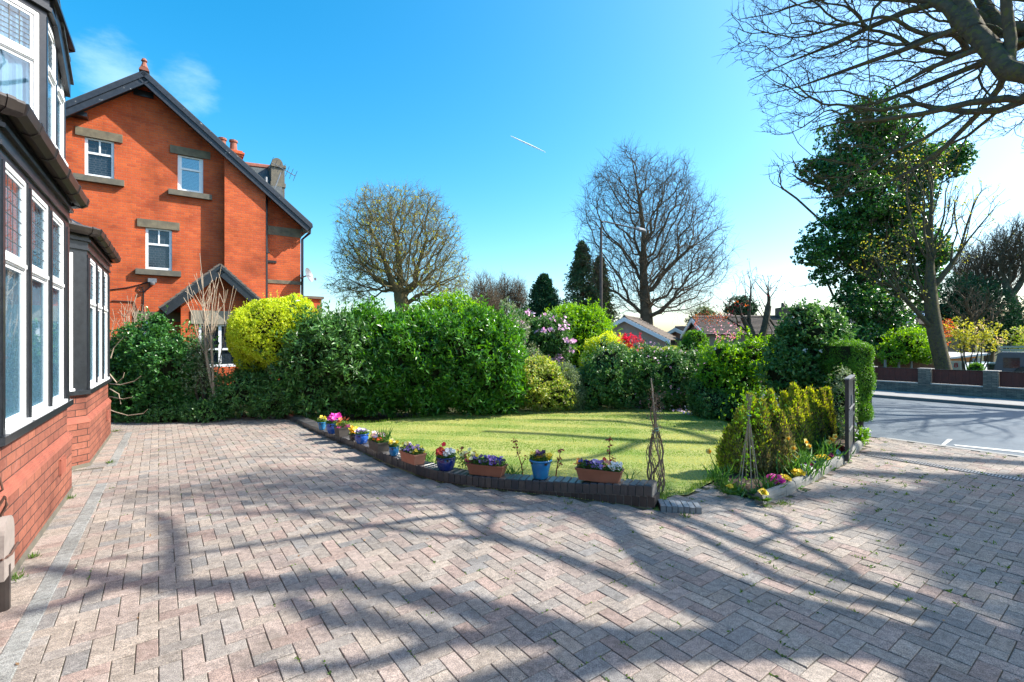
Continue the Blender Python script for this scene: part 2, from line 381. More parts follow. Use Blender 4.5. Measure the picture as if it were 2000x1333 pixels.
def chain_r(*polys):
    P, par = chain(*[q[:2] for q in polys]); R = np.zeros(len(P)); k = 0
    for q in polys:
        pts = np.asarray(q[1], float); cnt = 0; j = k
        # nodes of this polyline run until its last point is reached
        while j < len(P):
            j += 1
            if np.allclose(P[j-1], pts[-1]): break
        n = j-k
        if len(q) > 2: R[k:j] = np.linspace(q[2][0], q[2][1], n)
        k = j
    return P, par, R
def chain(*polys):
    """join polylines: each (attach_index_or_None, pts) -> nodes, parents"""
    P, par = [], []
    for at, pts in polys:
        pts = np.asarray(pts, float); prev = -1 if at is None else int(np.argmin(((np.array(P)-pts[0])**2).sum(1)))
        last = P[prev] if prev >= 0 else None
        for q in pts:
            if last is not None:
                n = max(1, int(np.linalg.norm(q-last)/.5))
                for t in range(1, n+1):
                    P.append(last+(q-last)*t/n); par.append(prev); prev = len(P)-1
            else: P.append(q); par.append(-1); prev = len(P)-1
            last = q
    return np.array(P), np.array(par)
def near(P, q): return int(np.argmin(((P-np.asarray(q))**2).sum(1)))
exec_parts = []
# ================================================================== SETTING
def sheet(name, pts, z, mat, kind='structure'):
    mb = MB(); mb.add([(p[0], p[1], z) for p in pts], [list(range(len(pts)))]); o = mb.build(name, mat); tag(o, kind=kind); return o
def inpoly(X, Y, poly):
    X = np.asarray(X); Y = np.asarray(Y); ins = np.zeros(X.shape, bool); n = len(poly)
    for i in range(n):
        x0, y0 = poly[i][:2]; x1, y1 = poly[(i+1) % n][:2]
        if y0 == y1: continue
        c = ((y0 > Y) != (y1 > Y)) & (X < (x1-x0)*(Y-y0)/(y1-y0)+x0); ins ^= c
    return ins
# ground: one sheet to the horizon, dropping a little beyond the wall across the road
mb = MB(); prof = [(-400, -.06), (18.62, -.06), (18.9, -.65), (900, -.65)]
for (n0, z0), (n1, z1) in zip(prof[:-1], prof[1:]):
    mb.add([W(n0, -500, z0), W(n1, -500, z1), W(n1, 900, z1), W(n0, 900, z0)], [(0, 1, 2, 3)])
M['earth'] = sm('garden_earth', (.03, .028, .014), (.05, .06, .02), 3, .95, .1, .5)
tag(mb.build('ground', M['earth']), kind='structure')

# low wall line: (px, base y, top-front y)
WALL = [(540, 809.5, 801), (552, 815, 807.5), (590, 832, 823.5), (630, 851, 841.5), (696, 878, 864), (750, 904, 886), (810, 928, 908), (855, 941.5, 920), (909, 950, 928.5), (990, 959.5, 936), (1060, 966.5, 940), (1134, 975, 943.5), (1210, 985, 946.5), (1288, 998.5, 949)]
WB = [G(x, y) for x, y, t in WALL]
WH = [H-(t-HY)/F*b[1] for (x, y, t), b in zip(WALL, WB)]
LAWN_FAR = [(1300, 971), (1345, 966), (1400, 935), (1414, 900), (1425, 860), (1432, 832), (1375, 805), (1300, 797), (1200, 794), (1100, 797), (1000, 802), (860, 811), (730, 826), (640, 826), (575, 806)]
drive = [G(*p)[:2] for p in ((150, 828), (555, 811))]+[b[:2] for b in WB[1:]]+[G(*p)[:2] for p in ((1300, 973), (1345, 967), (1400, 938), (1425, 960), (1490, 985), (1530, 972), (1590, 940), (1650, 905), (1676, 884), (1690, 868), (1694, 857))]
drive += [W(9.62, 3.1)[:2], W(9.62, -5)[:2], W(-1.7, -5)[:2], W(-1.7, 10.9)[:2]]
sheet('paving_bed', drive, -.0065, sm('joint_sand', (.11, .09, .07), (.07, .07, .04), 5, .95, .1, .4))
# herringbone blocks, each block its own island of one sheet
B = radians(36.3); cb, sb = cos(B), sin(B); u = .095
I, J = np.meshgrid(np.arange(-80, 130), np.arange(-80, 160), indexing='ij'); cls = (I-J) % 4
hI, hJ = I[cls == 0], J[cls == 0]; vI, vJ = I[cls == 3], J[cls == 3]
cx = np.concatenate([(hI+1)*u, (vI+.5)*u]); cy = np.concatenate([(hJ+.5)*u, (vJ+1)*u])
hx = np.concatenate([np.full(len(hI), u), np.full(len(vI), u/2)]); hy = np.concatenate([np.full(len(hI), u/2), np.full(len(vI), u)])
X = cb*cx-sb*cy; Y = sb*cx+cb*cy
nn, ss = CA*X+SA*Y, -SA*X+CA*Y
strip = ((nn < -.74) & (((ss > -3) & (ss < 7.07)) | ((ss > 8.0) & (ss < 10.75))))
ok = inpoly(X, Y, drive) & ~strip & (Y > -2.5) 
cx, cy, hx, hy = cx[ok], cy[ok], hx[ok], hy[ok]
ang = np.full(len(cx), B); wx, wy = X[ok], Y[ok]; gc = np.zeros(len(cx))
# header courses along the bays: a grey row, and plain rows between it and the brickwork
ex = []
for s0, s1 in ((-2.9, 7.05), (8.02, 10.74)):
    for s in np.arange(s0, s1, .2): ex.append((-.69, s+.1, .05, .1, 1))
    for s in np.arange(s0, s1, .1):
        ex.append((-.84, s+.05, .1, .05, 0)); ex.append((-1.04, s+.05, .1, .05, 0))
for n in np.arange(-1.5, -.72, .2): ex.append((n, 7.12, .1, .05, 1))
for n, s, a, b, g in ex:
    p = W(n, s); wx = np.append(wx, p[0]); wy = np.append(wy, p[1]); hx = np.append(hx, a); hy = np.append(hy, b); ang = np.append(ang, A); gc = np.append(gc, g)
rng = RS(1); n = len(wx); gap = .0014; ch = .003
ca, sa = np.cos(ang), np.sin(ang)
hx = hx-gap-rng.uniform(0, .0012, n); hy = hy-gap-rng.uniform(0, .0012, n)
zz = rng.normal(0, .0012, n)+np.where(ang == A, .005, 0); tx, ty = rng.normal(0, .008, n), rng.normal(0, .008, n)
quadc = np.array([(-1, -1), (1, -1), (1, 1), (-1, 1)])
V = []
for inset, dz in ((ch, 0.), (0., -ch*.9), (0., -.05)):
    lx = quadc[None, :, 0]*(hx-inset)[:, None]; ly = quadc[None, :, 1]*(hy-inset)[:, None]
    x = wx[:, None]+lx*ca[:, None]-ly*sa[:, None]; y = wy[:, None]+lx*sa[:, None]+ly*ca[:, None]
    V.append(np.stack([x, y, dz+zz[:, None]+lx*tx[:, None]+ly*ty[:, None]], -1))
V = np.concatenate(V, 1); b = np.arange(n)[:, None]*12
fs = [b+np.array([0, 1, 2, 3])]
for k in (0, 4):
    for j in range(4): fs.append(b+np.array([k+(j+1) % 4, k+j, k+4+j, k+4+(j+1) % 4]))
pal = np.array([(.278, .226, .197), (.24, .217, .195), (.288, .246, .208), (.262, .23, .2), (.27, .206, .178), (.2, .19, .18)])
ci = rng.choice(6, n, p=[.24, .2, .2, .22, .09, .05]); cc = pal[ci]*rng.uniform(.88, 1.12, (n, 1))
cc[gc == 1] = np.array([.21, .215, .205])*rng.uniform(.9, 1.15, ((gc == 1).sum(), 1))
mb = MB(); mb.add(V.reshape(-1, 3), np.concatenate(fs), 0, np.tile(cc, (9, 1)))
m, t, p, out = newmat('paving_block')
at = nd(t, 'ShaderNodeAttribute', attribute_name='Col')
c = mix(t, .62, at.outputs['Color'], ramp(t, noise(t, 190, 3), [(.38, (.25, .25, .27)), (.5, (1, 1, 1)), (.66, (1.9, 1.8, 1.7))]), 'MULTIPLY')
c = mix(t, .6, c, ramp(t, noise(t, 1.1, 8), [(.3, (.62, .6, .57)), (.5, (1, 1, 1)), (.7, (1.2, 1.17, 1.12))]), 'MULTIPLY'); c = mix(t, ramp(t, noise(t, 3.3, 8), [(.56, (0, 0, 0)), (.7, (.45, .45, .45))]), c, (.12, .105, .085))
c = mix(t, .7, c, ramp(t, noise(t, 28, 6), [(.35, (.62, .61, .6)), (.6, (1.12, 1.12, 1.12))]), 'MULTIPLY')
t.links.new(c, p.inputs['Base Color']); p.inputs['Roughness'].default_value = .82; p.inputs['Specular IOR Level'].default_value = .25
bump(t, p, noise(t, 150, 4), .6, .006)
tag(mb.build('driveway', m), kind='structure')
# small weeds and moss in the joints
rng = RS(2); k = 2600; x = rng.uniform(-6, 9, k); y = rng.uniform(1.6, 9, k)
px_ = 1000+F*x/y; keep = inpoly(x, y, drive) & (rng.uniform(0, 1, k) < np.clip((px_-300)/1500, .08, .6)*np.where(y < 6, 1, .5))
x, y = x[keep], y[keep]
lx = cb*x+sb*y; ly = -sb*x+cb*y; side = rng.uniform(0, 1, len(x)) < .6
lx = np.where(side, np.round(lx/.095)*.095, lx); ly = np.where(side, ly, np.round(ly/.095)*.095)
x, y = cb*lx-sb*ly, sb*lx+cb*ly
mb = MB(); q = 7; P = np.repeat(np.stack([x, y, np.full(len(x), -.002)], 1), q, 0)
jd = np.where(np.repeat(side, q)[:, None], np.array([-sb, cb, 0.]), np.array([cb, sb, 0.])); P = P+jd*rng.normal(0, .018, (len(P), 1))+rng.normal(0, .003, P.shape)*[1, 1, 0]
d = rdir(rng, len(P)); d[:, 2] = np.abs(d[:, 2])*.7+.2
leaves(mb, P, d, rdir(rng, len(P)), rng.uniform(.01, .03, len(P))*np.clip(.6+P[:, 0]*.2, .6, 1.5), rng.uniform(.006, .013, len(P)))
for (gx, gy, r, cnt) in ((40, 1068, .06, 90), (14, 1135, .08, 130), (135, 975, .04, 40), (215, 905, .05, 40), (65, 1090, .03, 30), (228, 843, .06, 40), (1340, 1010, .05, 30), (1530, 985, .07, 60), (1500, 990, .05, 30), (1110, 985, .05, 20)):
    c = G(gx, gy); P = c+rng.normal(0, r*.5, (cnt, 3))*[1, 1, 0]; d = rdir(rng, cnt); d[:, 2] = np.abs(d[:, 2])+.5
    leaves(mb, P, d, rdir(rng, cnt), rng.uniform(.02, .06, cnt), .006)
M['weed'] = leafmat('weed_leaf', [(0.08, 0.16, 0.02), (0.14, 0.24, 0.03), (0.05, 0.1, 0.02)], .6, .3)
tag(mb.build('weeds', M['weed']), 'small green weeds and moss growing in the paving joints', 'weeds', kind='stuff')
# dead leaves and petals scattered on the drive
rng = RS(31); k = 260; x = rng.uniform(-5.5, 7, k); y = rng.uniform(1.9, 9, k); kk = inpoly(x, y, drive); x, y = x[kk], y[kk]
mb = MB(); d = rdir(rng, len(x)); d[:, 2] *= .25; nn_ = np.tile([0, 0, 1.], (len(x), 1))+rng.normal(0, .3, (len(x), 3))
leaves(mb, np.stack([x, y, np.full(len(x), .006)], 1), d, nn_, rng.uniform(.012, .035, len(x)), rng.uniform(.006, .018, len(x)))
M['litter'] = leafmat('dead_leaf', [(0.16, 0.09, 0.04), (0.3, 0.19, 0.09), (0.09, 0.05, 0.03), (0.5, 0.45, 0.3)], .7, .1)
tag(mb.build('leaf_litter', M['litter']), 'dead leaves and scraps scattered over the block paving', 'leaf litter', kind='stuff')

# road, far kerb and pavement
m, t, p, out = newmat('asphalt')
c = ramp(t, noise(t, 1.1, 7), [(.35, (.055, .075, .095)), (.65, (.09, .115, .135))]); c = mix(t, .6, c, ramp(t, noise(t, 160, 2), [(.4, (.6, .6, .6)), (.62, (1.5, 1.5, 1.5))]), 'MULTIPLY')
t.links.new(c, p.inputs['Base Color']); p.inputs['Roughness'].default_value = .62; bump(t, p, noise(t, 220, 2), .4, .006)
sheet('road', [W(9.72, -60), W(16.7, -60), W(16.7, 90), W(9.72, 90)], -.02, m)
M['kerb'] = sm('kerb_stone', (.3, .29, .27), (.2, .195, .185), 6, .85, bmp=.3)
mb = MB(); mb.obox(W(0, 0), W(0, 1), W(1, 0), -60, 3.0, 9.62, 9.72, -.08, .004); tag(mb.build('kerb_near', M['kerb']), kind='structure')
mb = MB(); mb.obox(W(0, 0), W(0, 1), W(1, 0), -60, 90, 16.7, 16.85, -.08, .06); tag(mb.build('kerb_far', sm('kerb_dark', (.12, .12, .12), (.17, .165, .16), 6, .85)), kind='structure')
m2 = sm('pavement_tarmac', (.2, .2, .2), (.28, .275, .26), 2.5, .9, bmp=.3)
mb = MB(); mb.obox(W(0, 0), W(0, 1), W(1, 0), -60, 90, 16.85, 18.5, -.08, .055); tag(mb.build('pavement_far', m2), kind='structure')
M['roadpaint'] = sm('road_paint', (.6, .6, .57), (.35, .35, .34), 14, .7)
def onroad(pts, z=-.014): return [G(*p)[:2] for p in pts]
mb = MB()
for pts in (((1838, 867), (1846, 867.5), (1861, 856.5), (1851, 856)), ((1866, 869), (1862, 866.5), (2100, 889), (2100, 893))):
    q = onroad(pts); mb.add([(a, b_, -.015) for a, b_ in q], [(0, 1, 2, 3)])
tag(mb.build('road_marking', M['roadpaint']), kind='structure')
# drain channel across the gateway
mb = MB(); mb.obox(W(0, 0), W(0, 1), W(1, 0), -2.5, 2.72, 7.945, 7.96, -.05, .009); mb.obox(W(0, 0), W(0, 1), W(1, 0), -2.5, 2.72, 8.07, 8.085, -.05, .009)
for s in np.arange(-2.5, 2.7, .03): mb.obox(W(0, 0), W(0, 1), W(1, 0), s, s+.014, 7.96, 8.07, -.01, .0085)
tag(mb.build('channel_drain', M['metalgrey']), 'long slotted metal drain channel set across the paved gateway', 'drain')
mb = MB(); mb.obox(W(0, 0), W(0, 1), W(1, 0), -2.5, 2.72, 7.96, 8.07, -.05, .006); tag(mb.build('drain_trough', M['dark']), kind='structure')

# lawn
lawn = [b[:2] for b in WB]+[G(*p)[:2] for p in LAWN_FAR]
m, t, p, out = newmat('lawn_turf')
c = ramp(t, noise(t, .9, 5), [(.38, (.15, .21, .035)), (.56, (.26, .27, .075))])
c = mix(t, .6, c, ramp(t, noise(t, 60, 3), [(.3, (.5, .55, .4)), (.7, (1.3, 1.3, 1.2))]), 'MULTIPLY'); t.links.new(c, p.inputs['Base Color']); p.inputs['Roughness'].default_value = .9
sheet('lawn', lawn, .0, m)
rng = RS(3); k = 260000; y = rng.uniform(4.3, 12.2, k)**1.0; x = rng.uniform(-4.5, 5.6, k); kk = inpoly(x, y, lawn) & (rng.uniform(0, 1, k) < np.clip(7.5/y, .45, 1)); x, y = x[kk], y[kk]
# parallel mowing passes and dry patches change the length and tint of the blades
f_ = 1.7*np.sin(y*7.5+x*1.3+.5*np.sin(x*1.3))+.8*np.sin(x*.9-y*1.2+1)+.5*np.sin(y*13+x*2.3)
dry = (f_+rng.normal(0, .4, len(x))) > .1
mb = MB()
for sel, mi in ((~dry, 0), (dry, 1)):
    P = np.stack([x[sel], y[sel], np.zeros(sel.sum())], 1); d = rdir(rng, len(P))*.75; d[:, 2] = np.abs(d[:, 2])+.75; Lg = rng.uniform(.008, .018, len(P)); d = unit(d)
    sdv = unit(np.cross(d, rdir(rng, len(P))))*(.0022*(1+P[:, 1:2]*.12)); V = np.stack([P-sdv, P+sdv, P+d*Lg[:, None]], 1).reshape(-1, 3)
    mb.add(V, np.arange(len(P)*3).reshape(-1, 3), mi)
gm = [leafmat('grass_green', [(.12, .24, .02), (.16, .29, .03), (.09, .18, .015)], .55, .35), leafmat('grass_dry', [(.44, .45, .13), (.54, .52, .2), (.36, .4, .1)], .6, .35)]
tag(mb.build('grass', gm), 'short mown grass of the lawn with paler dry stripes', 'grass', kind='stuff')
# longer grass along the lawn edges
mb = MB(); edge = [b_ for b_ in WB]+[G(*q) for q in LAWN_FAR]
E = []
for a_, b_ in zip(edge[:-1], edge[1:]):
    kk = int(np.linalg.norm(b_-a_)*260); t_ = rng.uniform(0, 1, kk); E.append(a_+(b_-a_)*t_[:, None]+rng.normal(0, .035, (kk, 3))*[1, 1, 0])
E = np.concatenate(E); 
for a_ in WB: pass
off = np.array([.18, .22, 0]); isw = np.zeros(len(E), bool)
d = rdir(rng, len(E))*.5; d[:, 2] = 1; keepE = inpoly(E[:, 0], E[:, 1], [(b_[0]+.16, b_[1]+.2) for b_ in WB]+[tuple(G(*q)[:2]) for q in LAWN_FAR])
leaves(mb, E[keepE], d[keepE], rdir(rng, keepE.sum()), rng.uniform(.03, .075, keepE.sum()), .006)
tag(mb.build('edge_grass', gm[0]), 'longer uncut grass around the rim of the lawn', 'grass', kind='stuff')
# soil of the flower bed by the gate
bed = [G(*p)[:2] for p in ((1400, 938), (1425, 960), (1490, 985), (1530, 972), (1590, 940), (1650, 905), (1676, 884), (1692, 862), (1640, 800), (1432, 805), (1432, 832), (1425, 860), (1414, 900))]
sheet('flower_bed', bed, .03, M['soil'])

# ------------------------------------------------------------------ low blue-brick wall
def resample(P, step):
    P = np.asarray(P, float); d = np.r_[0, np.cumsum(np.linalg.norm(np.diff(P[:, :2], axis=0), axis=1))]; n = int(d[-1]/step); t = (np.arange(n)+.5)*step
    return np.stack([np.interp(t, d, P[:, i]) for i in range(P.shape[1])], 1), step
root = thing('low_brick_wall', WB[7], 'low curved wall of dark engineering bricks along the lawn edge', 'wall')
path = np.array([(b_[0], b_[1], h) for b_, h in zip(WB, WH)]); R_, stp = resample(path, .0765)
T_ = np.gradient(R_[:, :2], axis=0); T_ = unit(T_); rng = RS(4)
cop, crs, cor = MB(), MB(), MB()
for i, (x, y, h) in enumerate(R_):
    t2 = np.array([T_[i][0], T_[i][1], 0]); nb = np.array([-t2[1], t2[0], 0])       # nb points to the lawn
    hh = min(.103, h-.004); j = rng.normal(0, .0018, 3); hw = .0345
    for inset, z1 in ((0, h-.008+j[2]),):
        cop.obox((x, y, 0), t2, nb, -hw, hw, -.002+j[0], .212+j[0], h-hh, z1)
    v = [(x, y, 0)+t2*a_+nb*q+np.array([0, 0, z]) for z, e in ((h-.008+j[2], 0), (h+j[2], .006)) for a_, q in ((-hw+e, -.002+j[0]+e), (hw-e, -.002+j[0]+e), (hw-e, .212+j[0]-e), (-hw+e, .212+j[0]-e))]
    cop.add(v, [(4, 5, 6, 7), (0, 1, 5, 4), (1, 2, 6, 5), (2, 3, 7, 6), (3, 0, 4, 7)])
    if h-hh > .02:
        cor_h = h-hh-.008; z0 = max(-.05, cor_h-.095)
        crs.obox((x+t2[0]*.03, y+t2[1]*.03, 0), t2, nb, -.034, .034, .006+j[1], .206, z0, cor_h)
    cor.obox((x, y, 0), t2, nb, -stp/2-.001, stp/2+.001, .012, .2, -.05, h-.012)
def bluebrick(name, ca_, cb_, ro):
    m, t, p, out = newmat(name); g = nd(t, 'ShaderNodeNewGeometry')
    c = ramp(t, g.outputs['Random Per Island'], [(0, ca_), (.5, tuple((a+b)/2 for a, b in zip(ca_, cb_))), (1, cb_)])
    c = mix(t, .5, c, ramp(t, noise(t, 30, 5), [(.35, (.6, .6, .6)), (.65, (1.3, 1.25, 1.2))]), 'MULTIPLY'); t.links.new(c, p.inputs['Base Color']); p.inputs['Roughness'].default_value = ro
    p.inputs['Specular IOR Level'].default_value = .6; bump(t, p, noise(t, 60, 4), .2, .006); return m
cop.build('coping', bluebrick('blue_brick_coping', (.035, .038, .045), (.07, .062, .056), .3), root)
crs.build('brick_course', bluebrick('blue_brick_course', (.022, .019, .018), (.05, .036, .03), .5), root)
cor.build('mortar', sm('mortar', (.11, .1, .09), (.2, .185, .165), 30, .95, bmp=.3), root)
# short step of bricks at the end of the wall
E0 = G(1290, 1000); E1 = G(1371, 1004); t2 = unit(E1-E0); nb = np.array([-t2[1], t2[0], 0])
root = thing('brick_step', (E0+E1)/2, 'flat tapering step of dark ribbed bricks at the end of the low wall', 'step'); mb = MB(); ln = np.linalg.norm(E1-E0); k = 7
for i in range(k):
    f0, f1 = i/k, (i+.93)/k; dpt = .2-.05*i/k; zt = .058
    mb.obox(E0, t2, nb, ln*f0+.003, ln*f1, -.002, dpt, -.04, zt-.004*(i % 2))
mb.build('bricks', bluebrick('blue_brick_step', (.12, .14, .16), (.2, .2, .2), .4), root)
mb = MB(); mb.obox(E0, t2, nb, 0, ln, .01, .14, -.05, .045); mb.build('mortar', M['dark'], root)

# concrete edging along the flower bed
root = thing('concrete_edging', G(1560, 956), 'row of weathered round-topped concrete edging stones along the flower bed', 'edging'); mb = MB()
ep = np.array([G(*p) for p in ((1470, 988), (1492, 986), (1530, 972), (1590, 940), (1650, 905), (1676, 884), (1690, 868), (1694, 857))])
d_ = np.r_[0, np.cumsum(np.linalg.norm(np.diff(ep, axis=0), axis=1))]; tot = d_[-1]; s_ = .12; rng = RS(6)
while s_ < tot-.05:
    L_ = min(rng.uniform(.26, .5), tot-s_); a_ = np.array([np.interp(s_, d_, ep[:, i]) for i in range(3)]); b_ = np.array([np.interp(s_+L_-.008, d_, ep[:, i]) for i in range(3)])
    t2 = unit(b_-a_); nb = np.array([-t2[1], t2[0], 0]); hh = .105+rng.normal(0, .006); wd = .085
    prof = [(0, -.04), (0, hh*.55), (.012, hh*.86), (.035, hh), (.06, hh*.95), (wd, hh*.7), (wd, -.04)]
    mb.prism([a_+nb*q+np.array([0, 0, z]) for q, z in prof], t2*np.linalg.norm(b_-a_)); s_ += L_
mb.build('stones', sm('edging_concrete', (.25, .24, .215), (.13, .13, .115), 7, .9, bmp=.5, spots=((.1, .12, .07), 9, .62)), root, smooth=False)

# ================================================================== OWN HOUSE (left)
def house_root(name, n, s, label, cat):
    o = thing(name, W(n, s), label, cat, rz=A); o['_ns'] = [n, s]; o['_o'] = [n, s, 0]; return o
# inside a house all parts are built in (n, s, z) coordinates
HR = house_root('bay_fronted_house', -1.6, 7.5, 'red brick house with black and white timber bay windows beside the drive', 'house')
def hb(mb, name, mats, parent=HR, **k): return mb.build(name, mats, parent, **k)
Z3 = np.array([0, 0, 0.])
class Facet:
    def __init__(s, p, q): s.p = np.array([p[0], p[1], 0.]); s.q = np.array([q[0], q[1], 0.]); s.t = unit(s.q-s.p); s.L = np.linalg.norm(s.q-s.p); s.b = np.array([s.t[1], -s.t[0], 0])
    def box(s, mb, a0, a1, b0, b1, z0, z1, m=0, c=None): mb.obox(s.p, s.t, s.b, a0, a1, b0, b1, z0, z1, m, c)
    def pt(s, a, b, z): return s.p+s.t*a+s.b*b+np.array([0, 0, z])
def sub(o, name, mb, mats):                       # a sub-part of part o (which sits at its house's origin)
    n = mb.build(name, mats, HRcur[0]); n.parent = o; return n
HRcur = [HR]
def casement(F_, a0, a1, z0, z1, zt, panes=4, curtain=True, lead=(3, 5), house=None):
    """white timber window: outer frame, sashes, transom at zt, glass, lead cames"""
    fr, gl, ld, cu = MB(), MB(), MB(), MB(); o = .037
    for (x0, x1, y0, y1) in ((a0, a0+o, z0, z1), (a1-o, a1, z0, z1)): F_.box(fr, x0, x1, -.07, .006, y0, y1)
    for (y0, y1) in ((z0, z0+.06), (z1-o, z1), (zt-.03, zt+.03)): F_.box(fr, a0+o, a1-o, -.07, .008, y0, y1)
    F_.box(fr, a0-.0, a1+.0, .008, .04, z0-.0, z0+.03)                     # sloping cill nose
    F_.box(fr, a0+o, a1-o, .008, .02, zt-.018, zt+.012)
    for y0, y1 in ((z0+.06, zt-.03), (zt+.03, z1-o)):                          # sashes
        e = .026
        F_.box(fr, a0+o+.004, a0+o+e, -.05, -.002, y0+.004, y1-.004); F_.box(fr, a1-o-e, a1-o-.004, -.05, -.002, y0+.004, y1-.004)
        F_.box(fr, a0+o+e, a1-o-e, -.05, -.002, y0+.004, y0+e); F_.box(fr, a0+o+e, a1-o-e, -.05, -.002, y1-e, y1-.004)
        F_.box(gl, a0+o+e, a1-o-e, -.012, -.008, y0+e, y1-e)
    y0, y1 = zt+.055, z1-o-.026; x0, x1 = a0+o+.026, a1-o-.026
    for i in range(1, lead[0]+1): x = x0+(x1-x0)*i/(lead[0]+1); F_.box(ld, x-.003, x+.003, -.0075, -.0055, y0, y1)
    for i in range(1, lead[1]+1): y = y0+(y1-y0)*i/(lead[1]+1); F_.box(ld, x0, x1, -.0078, -.0052, y-.003, y+.003)
    w_ = hb(fr, 'window', M['white'], house or HRcur[0]); sub(w_, 'pane', gl, M['glass']); sub(w_, 'leading', ld, M['lead'])
    if curtain:
        k = 60; xs = np.linspace(a0+o, a1-o, k); dd = -.05+.012*np.sin(xs*55)+.006*np.sin(xs*131)
        if curtain == 'half': xs = xs[:k//2]; dd = dd[:k//2]
        v = [F_.pt(x, d, z) for z in (z0+.05, z1-.03) for x, d in zip(xs, dd)]; k = len(xs)
        cu.add(v, [(i, i+1, i+1+k, i+k) for i in range(k-1)]); sub(w_, 'curtain', cu, M['curtain'])
    return w_
def bay(nf, s0, s1, back, zsill, ztop, wins, zt, name, rets=(True, True), base=True, mull=.05, curtain=True):
    pts = [(nf-back, s0-back), (nf, s0), (nf, s1), (nf-back, s1+back)]
    fac = [Facet(pts[i], pts[i+1]) for i in range(3)]
    if base:
        mb = MB(); bm = [M['brickO1'], M['brickO'], M['brickO2'], M['brickstring'], M['stonedark']]; e = .035
        for i, f in enumerate(fac): f.box(mb, 0, f.L, -.25, 0, 0, zsill-.02, i)
        # projecting plinth and moulded string course
        pe = []
        for i, f in enumerate(fac):
            j = e*math.tan(radians(22.5)); ax0 = -j if i else 0; ax1 = f.L+j if i < 2 else f.L
            f.box(mb, ax0, ax1, 0, e, -.06, zsill-.38, i)
            for q, (bo, z0_, z1_) in enumerate(((e+.006, zsill-.38, zsill-.345), (e-.004, zsill-.345, zsill-.325), (.016, zsill-.325, zsill-.30))):
                jj = bo*math.tan(radians(22.5)); f.box(mb, -jj if i else 0, f.L+jj if i < 2 else f.L, -.02, bo, z0_, z1_, 3)
            jj = (e+.012)*math.tan(radians(22.5)); f.box(mb, -jj if i else 0, f.L+jj if i < 2 else f.L, -.02, e+.012, -.06, .05, 4)
        hb(mb, 'plinth', bm)
    # timber: corner posts, mullions, sill, head, fascia
    mb = MB(); j = math.tan(radians(22.5))
    for i, f in enumerate(fac):
        f.box(mb, -.05*j if i else 0, f.L+(.05*j if i < 2 else 0), -.12, .05, zsill-.02, zsill+.035)       # sill board
        for (bo, z0_, z1_) in ((.012, ztop, ztop+.05), (.035, ztop+.05, ztop+.08), (.02, ztop+.08, ztop+.16), (.05, ztop+.16, ztop+.19), (.03, ztop+.19, ztop+.27)):
            f.box(mb, -bo*j if i else 0, f.L+(bo*j if i < 2 else 0), -.12, bo, z0_, z1_)
    f = fac[1]; xs = [0]+[v-s0 for w_ in wins for v in w_]+[f.L]
    for a0, a1 in zip(xs[::2], xs[1::2]): f.box(mb, a0, a1, -.1, .02, zsill+.035, ztop)
    for a0, a1 in zip(xs[::2], xs[1::2]):
        if a1-a0 > .06: f.box(mb, a0+(a1-a0)*.3, a0+(a1-a0)*.7, .02, .028, zsill+.035, ztop-.03)
    for i in (0, 2):
        f = fac[i]; f.box(mb, 0, .13, -.1, .012, zsill+.035, ztop); f.box(mb, f.L-.16, f.L, -.1, .012, zsill+.035, ztop)
    hb(mb, name, M['black'])
    for a0, a1 in wins: casement(fac[1], a0-s0+.002, a1-s0-.002, zsill+.035, ztop, zt, curtain=curtain)
    for i in (0, 2):
        f = fac[i]
        if rets[0 if i == 0 else 1]: casement(f, .132, f.L-.162, zsill+.035, ztop, zt, curtain=True, lead=(4, 6))
    return fac
def gutter_run(name, pts, z, r=.06, roof=None):
    """half-round gutter with clips following the bay, and the soffit behind it"""
    mb = MB(); P = [np.array([p_[0], p_[1], z]) for p_ in pts]
    for a_, b_ in zip(P[:-1], P[1:]):
        t_ = unit(b_-a_); o_ = np.array([t_[1], -t_[0], 0]); L_ = np.linalg.norm(b_-a_)
        prof = [(0, .03), (.115, .03), (.12, .012), (.105, -.045), (.06, -.07), (.015, -.06), (0, -.03)]
        mb.prism([a_-t_*.03+o_*q+np.array([0, 0, zz_]) for q, zz_ in prof][::-1], t_*(L_+.06))
        for s_ in np.arange(.3, L_, .55):
            mb.prism([a_+t_*s_+o_*(q*1.06)+np.array([0, 0, zz_*1.12]) for q, zz_ in prof][::-1], t_*.045)
    return hb(mb, name, M['gutter'])
fac1 = bay(-.955, 4.43, 6.9, .62, .95, 2.82, [(4.56, 5.17), (5.26, 5.94), (6.03, 6.66)], 2.17, 'bay_frame')
fac2 = bay(-.955, 8.2, 10.62, .62, .95, 2.72, [(8.38, 9.02), (9.1, 9.74), (9.82, 10.44)], 2.12, 'bay_frame')
def bay_roof(nf, s0, s1, back, z0, z1, top_n, top_s):
    pts = [(nf-back, s0-back), (nf, s0), (nf, s1), (nf-back, s1+back)]; mb = MB()
    lo = [np.array([*p_, z0]) for p_ in pts]; hi = [np.array([top_n, s_, z1]) for s_ in top_s]
    lo2 = [q-np.array([0, 0, .05]) for q in lo]
    for i in range(3):
        mb.quad(lo[i], lo[i+1], hi[i+1], hi[i]); mb.quad(lo2[i+1], lo2[i], hi[i]-np.array([0, 0, .05]), hi[i+1]-np.array([0, 0, .05])); mb.quad(lo2[i], lo2[i+1], lo[i+1], lo[i])
    hb(mb, 'bay_roof', M['roofblack'])
bay_roof(-.86, 4.39, 6.98, .7, 3.12, 3.46, -1.62, (3.9, 4.9, 6.5, 7.4)); bay_roof(-.86, 8.12, 10.72, .7, 3.02, 3.5, -1.62, (7.6, 8.6, 10.2, 11.2))
